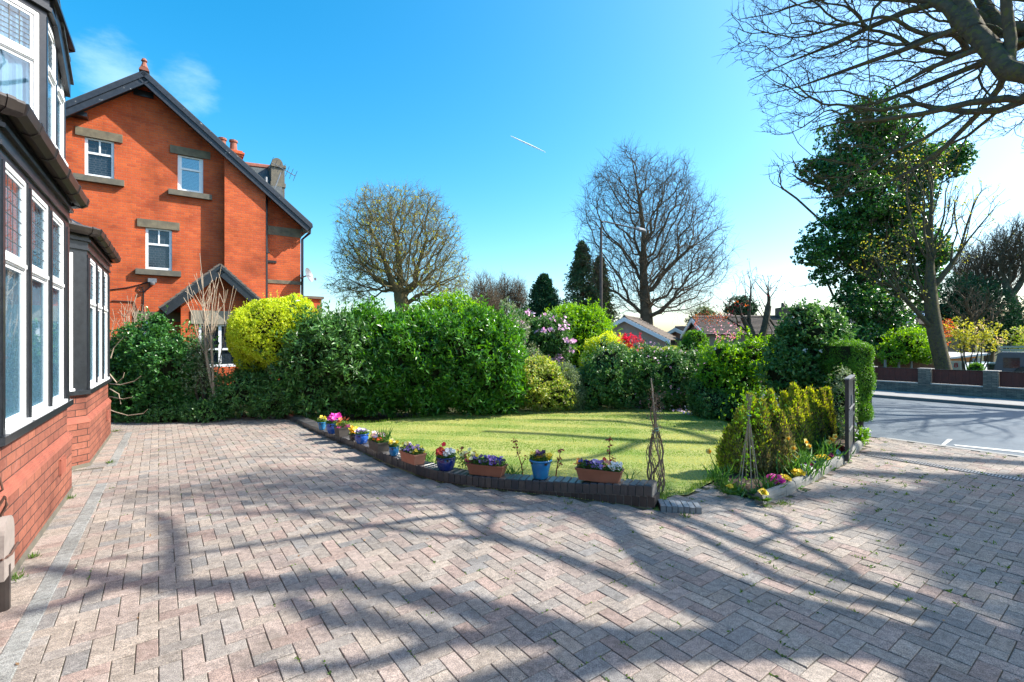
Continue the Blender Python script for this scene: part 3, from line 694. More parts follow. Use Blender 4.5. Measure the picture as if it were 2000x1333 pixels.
gp = lambda nf, s0, s1, b_: [(nf-b_, s0-b_), (nf, s0), (nf, s1), (nf-b_*.5, s1+b_*.5)]
gutter_run('gutter', gp(-.905, 4.41, 6.94, .65), 3.12); gutter_run('gutter', gp(-.905, 8.16, 10.66, .65), 3.02)
# upper bay
UP = [(-2.0, 4.92), (-.97, 5.95), (-.97, 6.84), (-1.6, 7.47)]
HRu = HR; mb = MB(); uf = [Facet(UP[i], UP[i+1]) for i in range(3)]; zs, zt_, zh = 3.42, 4.1, 4.52
for i, f in enumerate(uf):
    j = math.tan(radians(22.5))
    f.box(mb, -.03*j, f.L+.03*j, -.1, .03, zs-.2, zs)
    for (bo, z0_, z1_) in ((.012, zh, zh+.05), (.05, zh+.05, zh+.085), (.03, zh+.085, zh+.17), (.085, zh+.17, zh+.2)): f.box(mb, -bo*j, f.L+bo*j, -.12, bo, z0_, z1_)
    f.box(mb, 0, .05 if i != 0 else .3, -.1, .012, zs, zh); f.box(mb, f.L-.05, f.L, -.1, .012, zs, zh)
uf[1].box(mb, .42, .47, -.1, .012, zs, zh); hb(mb, 'upper_bay_frame', M['black'])
casement(uf[0], .31, uf[0].L-.052, zs, zh, zt_, lead=(12, 6)); casement(uf[1], .052, .418, zs, zh, zt_, lead=(4, 5)); casement(uf[1], .472, .838, zs, zh, zt_, lead=(4, 5)); casement(uf[2], .06, .8, zs, zh, zt_, lead=(6, 5))
# verge of the slate roof over the upper bay
mb = MB(); a_ = np.array([-.90, 6.86, 4.36]); dd = unit(np.array([0, -.78, .46]))
for i in range(16):
    q = a_+dd*.2*i; mb.obox(q+np.array([0, 0, .0]), dd, np.array([1., 0, 0]), -.04, .2, -3.2, .0, .0, .022+.004*(i % 2))
hb(mb, 'roof', M['slate'])
mb = MB(); mb.obox(a_, dd, np.array([1., 0, 0]), .02, 3.2, -.06, -.02, -.19, -.002); mb.obox(a_, dd, np.array([1., 0, 0]), .02, 3.2, -.1, -.06, -.12, -.004); hb(mb, 'bargeboard', M['black'])
# main walls behind the bays
mb = MB(); mb.box(-7, -1.62, 1, 7.4, 0, 3.4, 0); mb.box(-7, -1.62, 7.4, 11, 0, 5.2, 0); mb.box(-7, -2.1, 1, 7.4, 3.4, 4.9, 0); hb(mb, 'wall', [M['brickO']])
for a_, b_ in ((4.6, 6.8), (8.3, 10.5)): mb = MB(); mb.box(-1.63, -1.61, a_, b_, .5, 2.9); hb(mb, 'interior', M['dark'])
mb = MB(); mb.box(-1.62, -1.58, 7.3, 7.62, 2.6, 3.3); hb(mb, 'painted_panel', M['white'])
# air bricks in the plinths
for s_, z_ in ((6.33, .4), (10.1, .42)):
    mb = MB(); n_ = -.955+.037
    mb.box(n_, n_+.006, s_-.115, s_+.115, z_-.075, z_+.075)
    for i in range(5): mb.box(n_+.006, n_+.02, s_-.115+i*.0525, s_-.095+i*.0525, z_-.075, z_+.075)
    for i in range(2): mb.box(n_+.006, n_+.016, s_-.115, s_+.115, z_-.075+i*.135, z_-.06+i*.135)
    hb(mb, 'air_brick', M['brickstring'])
# grey weathered cover with bracket by the near end of the bay
c_ = NS(G(0, 1130)); sC, nC = 4.35, -.90
root = thing('pipe_cover', W(-.85, 4.12, .07), 'weathered grey rounded cover on a rusty bracket at the foot of the near bay', 'pipe cover', rz=A); root['_o'] = [-.86, 3.98, 0]
mb = MB(); th = np.linspace(0, pi, 14); pr = [(-.86, 3.9-.09+.0, .16)]
pts = [np.array([-.83, 3.94-.11, .14])]+[np.array([-.83, 3.94-.11*cos(a), .38+.11*sin(a)]) for a in th]+[np.array([-.83, 3.94+.11, .14])]
mb.prism(pts, (-.085, 0, 0)); mb.build('cover', sm('cover_grey', (.3, .25, .22), (.2, .17, .15), 9, .8, bmp=.2), root)
mb = MB(); mb.tube([(-.86, 3.94, -.1), (-.86, 3.94, .2)], .035, 10); mb.build('pipe', M['gutter'], root); mb = MB(); mb.tube([(-.9, 3.9, .5), (-.84, 3.9, .62), (-.84, 3.93, .56), (-.88, 3.95, .47)], .008, 6); mb.tube([(-.84, 3.82, .27), (-.815, 3.9, .27), (-.815, 4.05, .29)], .007, 6); mb.tube([(-.93, 3.86, .78), (-.86, 3.88, .74), (-.85, 3.9, .66), (-.9, 3.92, .62)], .006, 6)
mb.build('bracket', sm('rusty_iron', (.05, .03, .022), (.12, .05, .03), 30, .7), root)
# ================================================================== NEIGHBOURING HOUSE
SP = 18.8                                   # plane of the gable
NR = house_root('gabled_brick_house', -.8, SP, 'tall orange-red brick house with a dark gable seen beyond the shrubs', 'house'); HRcur[0] = NR
def q2(px, py, s=SP): return NP(px, py, s)
PK = q2(283, 150); EV = q2(604, 442); pn, pz = PK; en, ez = EV; sl_ = (pz-ez)/(en-pn); wn = q2(587, 500)[0]; wl = pn-(en-pn)+.35
GX = Facet((0, SP), (1, SP))                # t along +n, outward is towards the camera side (-s)
# gable wall with the chimney breast and the window openings left as reveals
nW = dict(a=(q2(165, 275), q2(223, 355)), b=(q2(347, 307), q2(396, 382)), c=(q2(285, 448), q2(335, 530)))
def rect(k): (n0, z1), (n1, z0) = nW[k]; return n0, n1, z0, z1
rects = []
for k, (x0, y0, x1, y1) in dict(a=(165, 272, 223, 352), b=(347, 306, 397, 380), c=(284, 447, 336, 530)).items():
    n0, z1 = q2(x0, (y0)); n1, z0 = q2(x1, y1); rects.append((n0, n1, z0, q2((x0+x1)/2, (y0+q2(0, 0)[0]*0))[1]-.0))
def ztop_(n): return pz-.3-sl_*abs(n-pn)
mb = MB()
cols = sorted(set([wl, wn]+[v for r_ in rects for v in r_[:2]]+[pn]))
for a0, a1 in zip(cols[:-1], cols[1:]):
    op = sorted([(r_[2], r_[3]) for r_ in rects if r_[0] < (a0+a1)/2 < r_[1]]); z = -.7
    for o0, o1 in op: mb.quad((a0, SP, z), (a1, SP, z), (a1, SP, o0), (a0, SP, o0)); z = o1
    mb.quad((a0, SP, z), (a1, SP, z), (a1, SP, ztop_(a1)), (a0, SP, ztop_(a0)))
for n0, n1, z0, z1 in rects:
    mb.quad((n0, SP, z0), (n0, SP, z1), (n0, SP+.14, z1), (n0, SP+.14, z0), 1); mb.quad((n1, SP, z1), (n1, SP, z0), (n1, SP+.14, z0), (n1, SP+.14, z1), 1)
    mb.quad((n0, SP, z1), (n1, SP, z1), (n1, SP+.14, z1), (n0, SP+.14, z1)); mb.quad((n0, SP, z0), (n0, SP+.14, z0), (n1, SP+.14, z0), (n1, SP, z0))
mb.box(wl, wn, SP+.3, SP+9, -.7, ez-.2, 1); mb.quad((wn, SP, -.7), (wn, SP+.3, -.7), (wn, SP+.3, ez-.1), (wn, SP, ez-.1), 1)
b0, b1 = q2(437, 300)[0], q2(516, 420)[0]
mb.add([(b0, SP-.33, -.7), (b1, SP-.33, -.7), (b1, SP-.33, ztop_(b1)), (b0, SP-.33, ztop_(b0)), (b0, SP, -.7), (b1, SP, -.7), (b1, SP, ztop_(b1)), (b0, SP, ztop_(b0))], BOXF[2:3]+BOXF[:0]+[(0, 1, 2, 3)], 0)
mb.quad((b0, SP, -.7), (b0, SP-.33, -.7), (b0, SP-.33, ztop_(b0)), (b0, SP, ztop_(b0)), 1); mb.quad((b1, SP-.33, -.7), (b1, SP, -.7), (b1, SP, ztop_(b1)), (b1, SP-.33, ztop_(b1)), 1)
hb(mb, 'wall', [M['brickN'], M['brickNy']], NR)
# slate roof, bargeboards, ridge
mb = MB(); OV = .42
for sgn, L_ in ((1, (en-pn)), (-1, (en-pn))):
    t_ = unit([sgn, 0, -sl_]); P0 = np.array([pn, 0, pz-.03]); ln = L_/abs(t_[0]); up_ = unit([sgn*sl_, 0, 1])
    v = [P0+t_*a+up_*q+np.array([0, s_, 0]) for q in (-.08, .04) for (a, s_) in ((0, SP-OV), (ln, SP-OV), (ln, SP+9.3), (0, SP+9.3))]
    mb.add(v, BOXF)
hb(mb, 'roof', M['slate'], NR)
mb = MB()
for sgn in (1, -1):
    t_ = unit([sgn, 0, -sl_]); up_ = unit([sgn*sl_, 0, 1]); ln = (en-pn)/abs(t_[0])+.02; P0 = np.array([pn, SP-OV, pz-.05])
    for (d0, d1, q0, q1) in ((-.05, 0, -.30, .02), (-.085, -.05, -.13, .0), (-.07, -.05, -.30, -.26)):
        v = [P0+t_*a+up_*q+np.array([0, d, 0]) for q in (q0, q1) for (a, d) in ((0 if sgn > 0 else .0, d0), (ln, d0), (ln, d1), (0, d1))]
        mb.add(v, BOXF)
    v = [P0+t_*a+up_*q+np.array([0, d, 0]) for q in (-.13, -.09) for (a, d) in ((0, 0), (ln, 0), (ln, OV), (0, OV))]; mb.add(v, BOXF)
hb(mb, 'bargeboard', M['peel'], NR)
mb = MB()
for i in range(20): mb.prism([(pn+.13*sin(a), SP-OV-.04+i*.45, pz+.0+.13*cos(a)-.02) for a in np.linspace(-1.5, 1.5, 7)], (0, .43, 0))
mb.lathe((pn, SP-OV+.05, pz+.1), [(0, -.02), (.1, 0), (.07, .08), (.05, .16), (.085, .2), (.05, .27), (0, .28)], 10); hb(mb, 'ridge_tiles', M['ridge'], NR)
z_ = q2(290, 186)[1]; mb = MB(); mb.box(pn-.28, pn+.22, SP-.05, SP+.02, z_-.1, z_+.08); hb(mb, 'purlin_end', M['black'], NR)
z_ = q2(160, 228)[1]; mb = MB(); mb.box(q2(155, 226)[0]-.2, q2(155, 226)[0]+.2, SP-.3, SP, z_-.08, z_+.04); hb(mb, 'purlin_end', M['black'], NR)
# windows
def sash(n0, n1, z0, z1, style):
    fr, gl, ld = MB(), MB(), MB(); y = SP+.05; o = .07; zt = z0+(z1-z0)*(.62 if style != 'blind' else .64)
    for (a, b_, c, d) in ((n0, n0+o, z0, z1), (n1-o, n1, z0, z1), (n0+o, n1-o, z0, z0+.09), (n0+o, n1-o, z1-.05, z1), (n0+o, n1-o, zt-.03, zt+.03)): fr.box(a, b_, y, y+.08, c, d)
    if style != 'blind': c_ = (n0+n1)/2; fr.box(c_-.02, c_+.02, y+.01, y+.07, zt+.03, z1-.05)
    else:
        for (z_a, z_b) in ((z0+.09, zt-.03), (zt+.03, z1-.05)):
            fr.box(n0+o, n0+o+.04, y+.02, y+.07, z_a, z_b); fr.box(n1-o-.04, n1-o, y+.02, y+.07, z_a, z_b)
    w_ = hb(fr, 'window', M['white'], NR)
    for (z_a, z_b) in ((z0+.09, zt-.03), (zt+.03, z1-.05)): gl.box(n0+o, n1-o, y+.04, y+.045, z_a, z_b)
    if style == 'blind':
        sub(w_, 'pane', gl, glassmat('bathroom_glass', (.6, .75, .8), .25))
        for z_ in np.arange(z0+.1, z1-.05, .045): ld.add([(n0+o, y+.07, z_), (n1-o, y+.07, z_), (n1-o, y+.085, z_+.032), (n0+o, y+.085, z_+.032)], [(0, 1, 2, 3)])
        sub(w_, 'blind', ld, sm('blind_slats', (.5, .66, .72), (.4, .56, .62), 5, .5))
    else:
        sub(w_, 'pane', gl, M['glassdark']); rng = RS(9)
        for (z_a, z_b, r_, k_) in ((z0+.09, zt-.03, 9, 4), (zt+.03, z1-.05, 3, 4)):
            for i in range(1, r_): z_ = z_a+(z_b-z_a)*i/r_; ld.box(n0+o, n1-o, y+.035, y+.039, z_-.006, z_+.006)
            for i in range(r_):
                for j in range(1, k_): a = n0+o+(n1-n0-2*o)*(j+.3*(i % 2))/k_; ld.box(a-.006, a+.006, y+.035, y+.039, z_a+(z_b-z_a)*i/r_, z_a+(z_b-z_a)*(i+1)/r_)
        sub(w_, 'leading', ld, sm('lead_light', (.07, .09, .11), None, 5, .4))
    bx = MB(); bx.box(n0, n1, SP+.25, SP+.28, z0, z1); sub(w_, 'interior', bx, M['dark'])
    return w_
for (n0, n1, z0, z1), st in zip(rects, ('lead', 'blind', 'lead')):
    sash(n0, n1, z0, z1, st)
    mb = MB(); mb.box(n0-.2, n1+.2, SP-.035, SP+.1, z1+.0, z1+.25); hb(mb, 'lintel', M['stone'], NR)
    mb = MB(); mb.box(n0-.24, n1+.24, SP-.12, SP+.1, z0-.17, z0-.0); hb(mb, 'window_sill', M['stonedark'], NR)
# string bands at the right of the breast
for y0, y1 in ((441, 458), (546, 553)):
    z1, z0 = q2(522, y0)[1], q2(522, y1)[1]; mb = MB(); mb.box(q2(522, 450)[0], wn+.02, SP-.02, SP+.05, z0, z1); hb(mb, 'stone_band', M['stone'], NR)
# soil pipe, rain gutter and downpipe
def vtube(name, pts, r, mat=M['black'], k=10): mb = MB(); mb.tube(pts, r, k); return hb(mb, name, mat, NR)
dn, dz = q2(519, 383); mb = MB(); mb.tube([(dn, SP-.09, -.6), (dn, SP-.09, dz-.1)], .055, 10)
for z_ in np.arange(1, dz-.3, 1.85): mb.tube([(dn, SP-.09, z_), (dn, SP-.09, z_+.14)], .075, 10); mb.box(dn-.12, dn+.12, SP-.04, SP, z_+.03, z_+.07)
hb(mb, 'soil_pipe', M['black'], NR); vtube('vent_pipe', [(dn+.05, SP+.3, dz-.6), (dn+.05, SP+.3, dz+.75)], .05, M['metalgrey'])
mb = MB(); mb.tube([(en-.03, SP-OV, ez-.1), (en-.03, SP+9, ez-.1)], .07, 8); hb(mb, 'gutter', M['black'], NR)
mb = MB(); mb.tube([(en-.03, SP-.25, ez-.12), (en-.03, SP-.25, ez-.3), (wn+.08, SP+.1, ez-.5), (wn+.08, SP+.1, -.6)], .045, 8); hb(mb, 'downpipe', M['black'], NR)
mb = MB()
for i in range(4): mb.box(wn, en-.08, SP-.3+i*.16, SP-.25+i*.16, ez-.3+i*.02, ez-.12)
hb(mb, 'eaves_bracket', M['stonedark'], NR)
# chimney, aerial, curved front gable, dish
cn, cz = q2(440, 285, 24.5); mb = MB(); mb.box(cn-.75, cn+.55, 24.2, 25, 6, cz-.55, 0)
for q, z_ in ((.05, -.55), (.1, -.47), (.15, -.38), (.08, -.3)): mb.box(cn-.75-q, cn+.55+q, 24.2-q, 25+q, cz+z_, cz+z_+.079, 0)
ch = hb(mb, 'chimney', [M['brickN']], NR)
for dx in (-.5, -.1, .32):
    mb = MB(); mb.lathe((cn+dx, 24.6, cz-.22), [(.12, 0), (.17, .02), (.15, .1), (.13, .45), (.17, .47), (.17, .55), (.13, .57), (.1, .5)], 12); o = sub(ch, 'chimney_pot', mb, M['ridge'])
gn, gz = q2(540, 312, 21.5); g0, g1 = q2(528, 340, 21.5)[0], q2(554, 340, 21.5)[0]
mb = MB(); mid_ = (g0+g1)/2-.02; rr = (g1-g0)/2; zc = gz-rr*1.0
mb.prism([(mid_-rr*.85*cos(a)*1.0, 21.3, zc+rr*sin(a)) for a in np.linspace(0, pi, 12)]+[(mid_+rr*.85, 21.3, zc-.1), (mid_-rr*.85, 21.3, zc-.1)], (0, .9, 0))
mb.box(mid_-rr*.9, mid_+rr*1.1, 21.3, 23, 4.5, zc-.1); mb.box(mid_-rr*.95, mid_+rr*1.3, 21.25, 23.05, zc-.12, zc-.02)
for z_ in (-.9, -1.7): mb.box(mid_-rr, mid_+rr*1.25, 21.27, 23.02, zc+z_, zc+z_+.16)
hb(mb, 'curved_gable', M['stonedark'], NR)
r0 = q2(478, 322, 22.2); r1 = q2(532, 331, 22.2)
mb = MB(); mb.add([(r0[0], 22.2, r0[1]), (r1[0]+.2, 22.2, r1[1]+.08), (r1[0]+.2, 19.6, ez+.2), (r0[0]+.2, 19.6, ez+.9)], [(0, 3, 2, 1)]); mb.add([(r0[0], 22.2, r0[1]), (r1[0]+.2, 22.2, r1[1]+.08), (r1[0]+.2, 25, ez), (r0[0]+.2, 25, ez)], [(0, 1, 2, 3)]); hb(mb, 'dormer_roof', M['slate'], NR)
mb = MB(); mb.tube([(r0[0], 22.2, r0[1]), (r1[0]+.1, 22.2, r1[1]+.06)], .11, 7); hb(mb, 'ridge_tiles', M['ridge'], NR)
an, az = q2(527, 345, SP-.1); mb = MB()
mb.tube([(an+.0, SP-.1, az-.9), (an+.35, SP-.1, az+.2)], .02, 5); mb.tube([(an+.05, SP-.1, az+.5), (an+.75, SP-.5, az+.05)], .015, 5)
for i in range(7): f = i/6; p_ = np.array([an+.05+.7*f, SP-.1-.4*f, az+.5-.45*f]); mb.tube([p_-[.05, -.1, .16], p_+[.05, -.1, .16]], .008, 4)
hb(mb, 'aerial', M['metalgrey'], NR)
sn, sz = q2(594, 540, SP+.2); mb = MB(); c_ = np.array([sn+.05, SP-.15, sz]); ax_ = unit([.75, -.6, .25]); a_, b_ = basis(ax_); th = np.arange(20)*2*pi/20
rings = [c_+ax_*(.06*(q**2))+np.array([(a_*cos(t)+b_*sin(t))*.27*q for t in th]) for q in (.05, .5, .8, 1)]
mb.add(np.concatenate(rings), [(i*20+j, i*20+(j+1) % 20, (i+1)*20+(j+1) % 20, (i+1)*20+j) for i in range(3) for j in range(20)])
mb.tube([c_-b_*.0, c_+ax_*.3+np.array([0, 0, -.22])], .012, 5); mb.tube([c_, (wn, SP+.1, sz-.1)], .025, 6); mb.lathe(c_+ax_*.3+np.array([0, 0, -.27]), [(0, 0), (.04, .01), (.04, .1), (0, .11)], 8)
hb(mb, 'satellite_dish', M['metalgrey'], NR)
# security light, cables and vent
mb = MB(); ln_, lz = q2(297, 551); mb.box(ln_-.1, ln_+.12, SP-.12, SP, lz-.02, lz+.1); mb.lathe((ln_+.02, SP-.15, lz-.12), [(0, 0), (.06, .02), (.07, .08), (.02, .11)], 10); hb(mb, 'security_light', M['metalgrey'], NR)
mb = MB(); mb.tube([(ln_-.3, SP-.02, lz-.1), (ln_-.05, SP-.02, lz)], .013, 5); cab = lambda pts: mb.tube([(*(lambda q: (q[0], SP-.02, q[1]))(q2(*p)),) for p in pts], .013, 5)
hb(mb, 'cable', M['black'], NR); mb = MB(); cab([(210, 567), (250, 562), (290, 552)]); hb(mb, 'cable', M['black'], NR); mb = MB(); cab([(291, 552), (292, 562), (284, 569), (275, 571), (268, 566), (270, 560), (278, 562), (281, 572), (280, 612)]); hb(mb, 'cable', M['black'], NR); mb = MB(); cab([(218, 588), (262, 590), (268, 606), (285, 614), (300, 614), (345, 608)])
hb(mb, 'cable', M['black'], NR)
mb = MB(); vn, vz = q2(530, 512); mb.box(vn-.16, vn+.16, SP-.03, SP, vz-.03, vz+.05); hb(mb, 'vent', M['dark'], NR)
# small gabled projection with its bargeboards and window
SQ = SP-1.0
ap = q2(430, 515, SQ-.3); lf = q2(313, 600, SQ-.3); rt = q2(499, 584, SQ-.3); sl2 = (ap[1]-lf[1])/(ap[0]-lf[0]); hw = ap[0]-lf[0]
mb = MB(); wa, wb = ap[0]-hw+.5, ap[0]+hw-.5; w0, wz1 = q2(388, 633, SQ); w1, wz0 = q2(470, 716, SQ)
zt2 = lambda n: ap[1]-.25-sl2*abs(n-ap[0])
cols = sorted([wa, w0, w1, wb, ap[0]])
for a0, a1 in zip(cols[:-1], cols[1:]):
    z = -.7
    if w0 < (a0+a1)/2 < w1: mb.quad((a0, SQ, z), (a1, SQ, z), (a1, SQ, wz0), (a0, SQ, wz0)); z = wz1
    mb.quad((a0, SQ, z), (a1, SQ, z), (a1, SQ, zt2(a1)), (a0, SQ, zt2(a0)))
mb.quad((wa, SP, -.7), (wa, SQ, -.7), (wa, SQ, zt2(wa)), (wa, SP, zt2(wa)), 1); mb.quad((wb, SQ, -.7), (wb, SP, -.7), (wb, SP, zt2(wb)), (wb, SQ, zt2(wb)), 1)
pw = hb(mb, 'porch', [M['brickN'], M['brickNy']], NR)
mb = MB(); bb = MB()
for sgn in (1, -1):
    t_ = unit([sgn, 0, -sl2]); up_ = unit([sgn*sl2, 0, 1]); ln = hw/abs(t_[0]); P0 = np.array([ap[0], 0, ap[1]-.02])
    k = int(ln/.2)
    for i in range(k+1):
        a0, a1 = ln*i/(k+1), ln*(i+1)/(k+1)+.03
        v = [P0+t_*a+up_*q+np.array([0, s_, 0]) for q, qq in ((-.03, 0), (.02, 0)) for (a, s_) in ((a0, SQ-.33), (a1, SQ-.33), (a1, SP), (a0, SP))]
        v = np.array(v); v[[1, 2, 5, 6]] += up_*.025; mb.add(v, BOXF)
    P0 = np.array([ap[0], SQ-.3, ap[1]-.05])
    for (d0, d1, q0, q1) in ((-.04, 0, -.25, 0), (-.06, -.04, -.07, 0)):
        v = [P0+t_*a+up_*q+np.array([0, d, 0]) for q in (q0, q1) for (a, d) in ((0, d0), (ln, d0), (ln, d1), (0, d1))]; bb.add(v, BOXF)
    v = [P0+t_*a+up_*q+np.array([0, d, 0]) for q in (-.1, -.07) for (a, d) in ((0, 0), (ln, 0), (ln, 1.3), (0, 1.3))]; bb.add(v, BOXF)
sub(pw, 'porch_roof', mb, M['tile']); sub(pw, 'porch_bargeboard', bb, M['black'])
mb = MB(); mb.box(w0-.2, w1+.2, SQ-.03, SQ+.1, wz1, wz1+.42); sub(pw, 'porch_lintel', mb, sm('pale_lintel', (.3, .27, .21), (.22, .2, .15), 5, .85))
mb = MB(); y = SQ+.06; mid_ = (w0+w1)/2
for (a, b_, c, d) in ((w0, w0+.07, wz0, wz1), (w1-.07, w1, wz0, wz1), (w0, w1, wz0, wz0+.08), (w0, w1, wz1-.06, wz1), (mid_-.04, mid_+.04, wz0, wz1), (w0, w1, wz1-.82, wz1-.76)): mb.box(a, b_, y+.002*len(mb.G), y+.06, c, d)
pwn = hb(mb, 'window', M['white'], NR); mb = MB(); mb.box(w0, w1, y+.07, y+.075, wz0, wz1); sub(pwn, 'pane', mb, M['glassdark']); mb = MB()
for i in range(1, 10): a = w0+(w1-w0)*i/10; mb.box(a-.005, a+.005, y+.062, y+.066, wz1-.76, wz1)
for i in range(1, 6): z_ = wz1-.76+.76*i/6; mb.box(w0, w1, y+.061, y+.065, z_-.005, z_+.005)
sub(pwn, 'leading', mb, M['lead'])
# ground floor window left of the porch, mostly behind leaves
mb = MB(); (g0, gz1), (g1, gz0) = q2(278, 628), q2(322, 760); y = SP-.01
for (a, b_, c, d) in ((g0, g0+.08, gz0, gz1), (g1-.08, g1, gz0, gz1), (g0, g1, gz1-.08, gz1), (g0, g1, gz1-.75, gz1-.69), ((g0+g1)/2-.03, (g0+g1)/2+.03, gz0, gz1)): mb.box(a, b_, y-.04-.002*len(mb.G), y, c, d)
w_ = hb(mb, 'window', M['white'], NR); mb = MB(); mb.box(g0, g1, y-.012, y-.004, gz0, gz1); sub(w_, 'pane', mb, M['glassdark'])
mb = MB(); mb.box(g0-.2, g1+.5, SP-.03, SP+.01, gz1, gz1+.3); hb(mb, 'lintel', M['stone'], NR)
# red brick outbuilding beyond the corner
en0, ez0 = q2(588, 578, 21); en1 = q2(628, 585, 21)[0]
root = house_root('brick_outbuilding', en0, 21, 'low flat-topped brick outbuilding beyond the corner of the gabled house', 'outbuilding')
mb = MB(); mb.box(en0-1, en1, 21, 24, -.7, ez0-.1, 0); hb(mb, 'wall', [M['brickN']], root); mb = MB(); mb.box(en0-1, en1+.08, 20.92, 24, ez0-.1, ez0); hb(mb, 'coping', M['stonedark'], root)

# ------------------------------------------------------------------ bungalows beyond the hedge
def bungalow(name, label, Y, ang, x0, x1, ridge_y, eave_y, depth, gable=None, wallc='stone', rm=None, windows=(), vrg=None, half=None):
    """ridge parallel to the view plane turned by ang; px limits of the ridge line"""
    a = D(x0, ridge_y, Y); b = D(x1, ridge_y, Y); ez_ = H+(HY-eave_y)/F*Y
    L_ = np.linalg.norm(b-a); c_ = (a+b)/2; rt_ = thing(name, (c_[0], c_[1], -.65), label, 'bungalow', 'bungalows beyond the far hedge', rz=ang)
    hz = ez_+.65; rz_ = a[2]+.65; d2 = depth/2; rt_['_o'] = [0, 0, 0]
    mb = MB(); mb.box(-L_/2+.3, L_/2-.3, -d2+.35, d2-.35, 0, hz)
    mb.add([(s_*(L_/2-.3), y_, z_) for s_ in (-1, 1) for (y_, z_) in ((-d2+.35, hz), (d2-.35, hz), (0, rz_-.2))], [(0, 2, 1), (3, 4, 5)])
    mb.build('wall', wallc, rt_)
    mb = MB(); k = 14
    for sg in (-1, 1):
        for i in range(k):
            f0, f1 = i/k, (i+1)/k; p0 = np.array([0, sg*d2*f0, rz_+(hz-.15-rz_)*f0]); p1 = np.array([0, sg*d2*f1, rz_+(hz-.15-rz_)*f1+.045])
            v = [p+np.array([x_, 0, z_]) for z_ in (-.05, 0) for p, x_ in ((p0, -L_/2), (p0, L_/2), (p1, L_/2), (p1, -L_/2))]; mb.add(v, BOXF)
    mb.tube([(-L_/2, 0, rz_+.01), (L_/2, 0, rz_+.01)], .1, 6); mb.build('roof', rm or M['tile'], rt_)
    mb = MB()
    for s_ in (-1, 1):
        for sg in (-1, 1):
            p0 = np.array([s_*(L_/2+.03), 0, rz_-.05]); p1 = np.array([s_*(L_/2+.03), sg*d2, hz-.18])
            v = [p+np.array([x_, 0, z_]) for z_ in (-.22, .02) for p, x_ in ((p0, -.03), (p0, .03), (p1, .03), (p1, -.03))]; mb.add(v, BOXF)
    mb.build('bargeboard', M['white'], rt_)
    for (fx, w_, z0, z1, side) in windows:
        mb = MB(); gl = MB(); y = -d2+.35
        if side == 'front':
            X0 = -L_/2+L_*fx
            for (p, q, r_, s_) in ((0, .07, 0, 1), (w_-.07, w_, 0, 1), (w_/2-.03, w_/2+.03, 0, 1), (0, w_, -1, 0), (0, w_, 1, 2)):
                if r_ == 0: mb.box(X0+p, X0+q, y-.05, y-.004, z0, z1)
                else: mb.box(X0, X0+w_, y-.046, y-.002, (z0-.05 if r_ < 0 else z1-.04), (z0+.02 if r_ < 0 else z1+.03))
            gl.box(X0+.03, X0+w_-.03, y-.02, y-.001, z0, z1)
        wo = mb.build('window', M['white'], rt_); g_ = gl.build('pane', M['glassdark'], rt_); g_.parent = wo
    return rt_, L_, hz, rz_
M['render'] = sm('pebbledash', (.3, .25, .2), (.4, .33, .27), 12, .9, bmp=.4); M['bungbrick'] = sm('dull_brick_wall', (.2, .1, .075), (.27, .15, .11), 18, .9, bmp=.3)
bungalow('bungalow', 'brown-roofed bungalow behind the bare beech trunk with white bargeboards on its gable', 30, radians(62), 1172, 1300, 622, 660, 5.2, wallc=M['render'], windows=((.1, 1.2, 1.2, 2.2, 'front'),))
bungalow('bungalow', 'low bungalow with a hipped brown roof and white window right of the beech trunk', 33, radians(8), 1318, 1372, 640, 656, 5.5, wallc=M['bungbrick'], windows=((.1, 1.1, 1.0, 1.9, 'front'), (.6, .8, 1.0, 1.9, 'front')))
r_, L_, hz, rz_ = bungalow('bungalow', 'long bungalow with a pale ribbed tile roof behind the pollarded cherry', 29, radians(-6), 1355, 1545, 620, 650, 5.5, wallc=M['render'], windows=((.1, 1.2, 1.0, 2.0, 'front'), (.45, 1.6, 1.0, 2.0, 'front'), (.8, 1, 1.0, 2.0, 'front')))
mb = MB(); mb.box(L_/2-.9, L_/2-.3, -.4, .4, rz_-.8, rz_+.55); mb.lathe((L_/2-.6, 0, rz_+.55), [(.13, 0), (.11, .3), (0, .31)], 8); mb.build('chimney', M['stonedark'], r_)
r_, L_, hz, rz_ = bungalow('bungalow', 'dark-roofed bungalow with roof panels between the camellia and the ivy tree', 34, radians(-4), 1575, 1650, 604, 630, 5.5, wallc=M['render'], rm=M['slate'])
mb = MB(); mb.add([(x_, y_, rz_+(hz-.15-rz_)*(-y_)/2.75+.09) for x_, y_ in ((-.5, -.4), (1.2, -.4), (1.2, -1.9), (-.5, -1.9))], [(0, 1, 2, 3)]); mb.build('solar_panel', sm('solar_glass', (.1, .15, .22), None, 5, .1, .8), r_)
r_, L_, hz, rz_ = bungalow('bungalow', 'grey-roofed bungalow with a skylight behind the leaning sapling', 36, radians(-8), 1740, 1835, 608, 632, 5.5, wallc=M['render'], rm=M['tile'])
mb = MB(); mb.add([(x_, y_, rz_+(hz-.15-rz_)*(-y_)/2.75+.1) for x_, y_ in ((-.7, -.8), (.1, -.8), (.1, -1.8), (-.7, -1.8))], [(0, 1, 2, 3)]); mb.build('skylight', sm('skylight_glass', (.5, .62, .7), None, 5, .05, .8), r_)

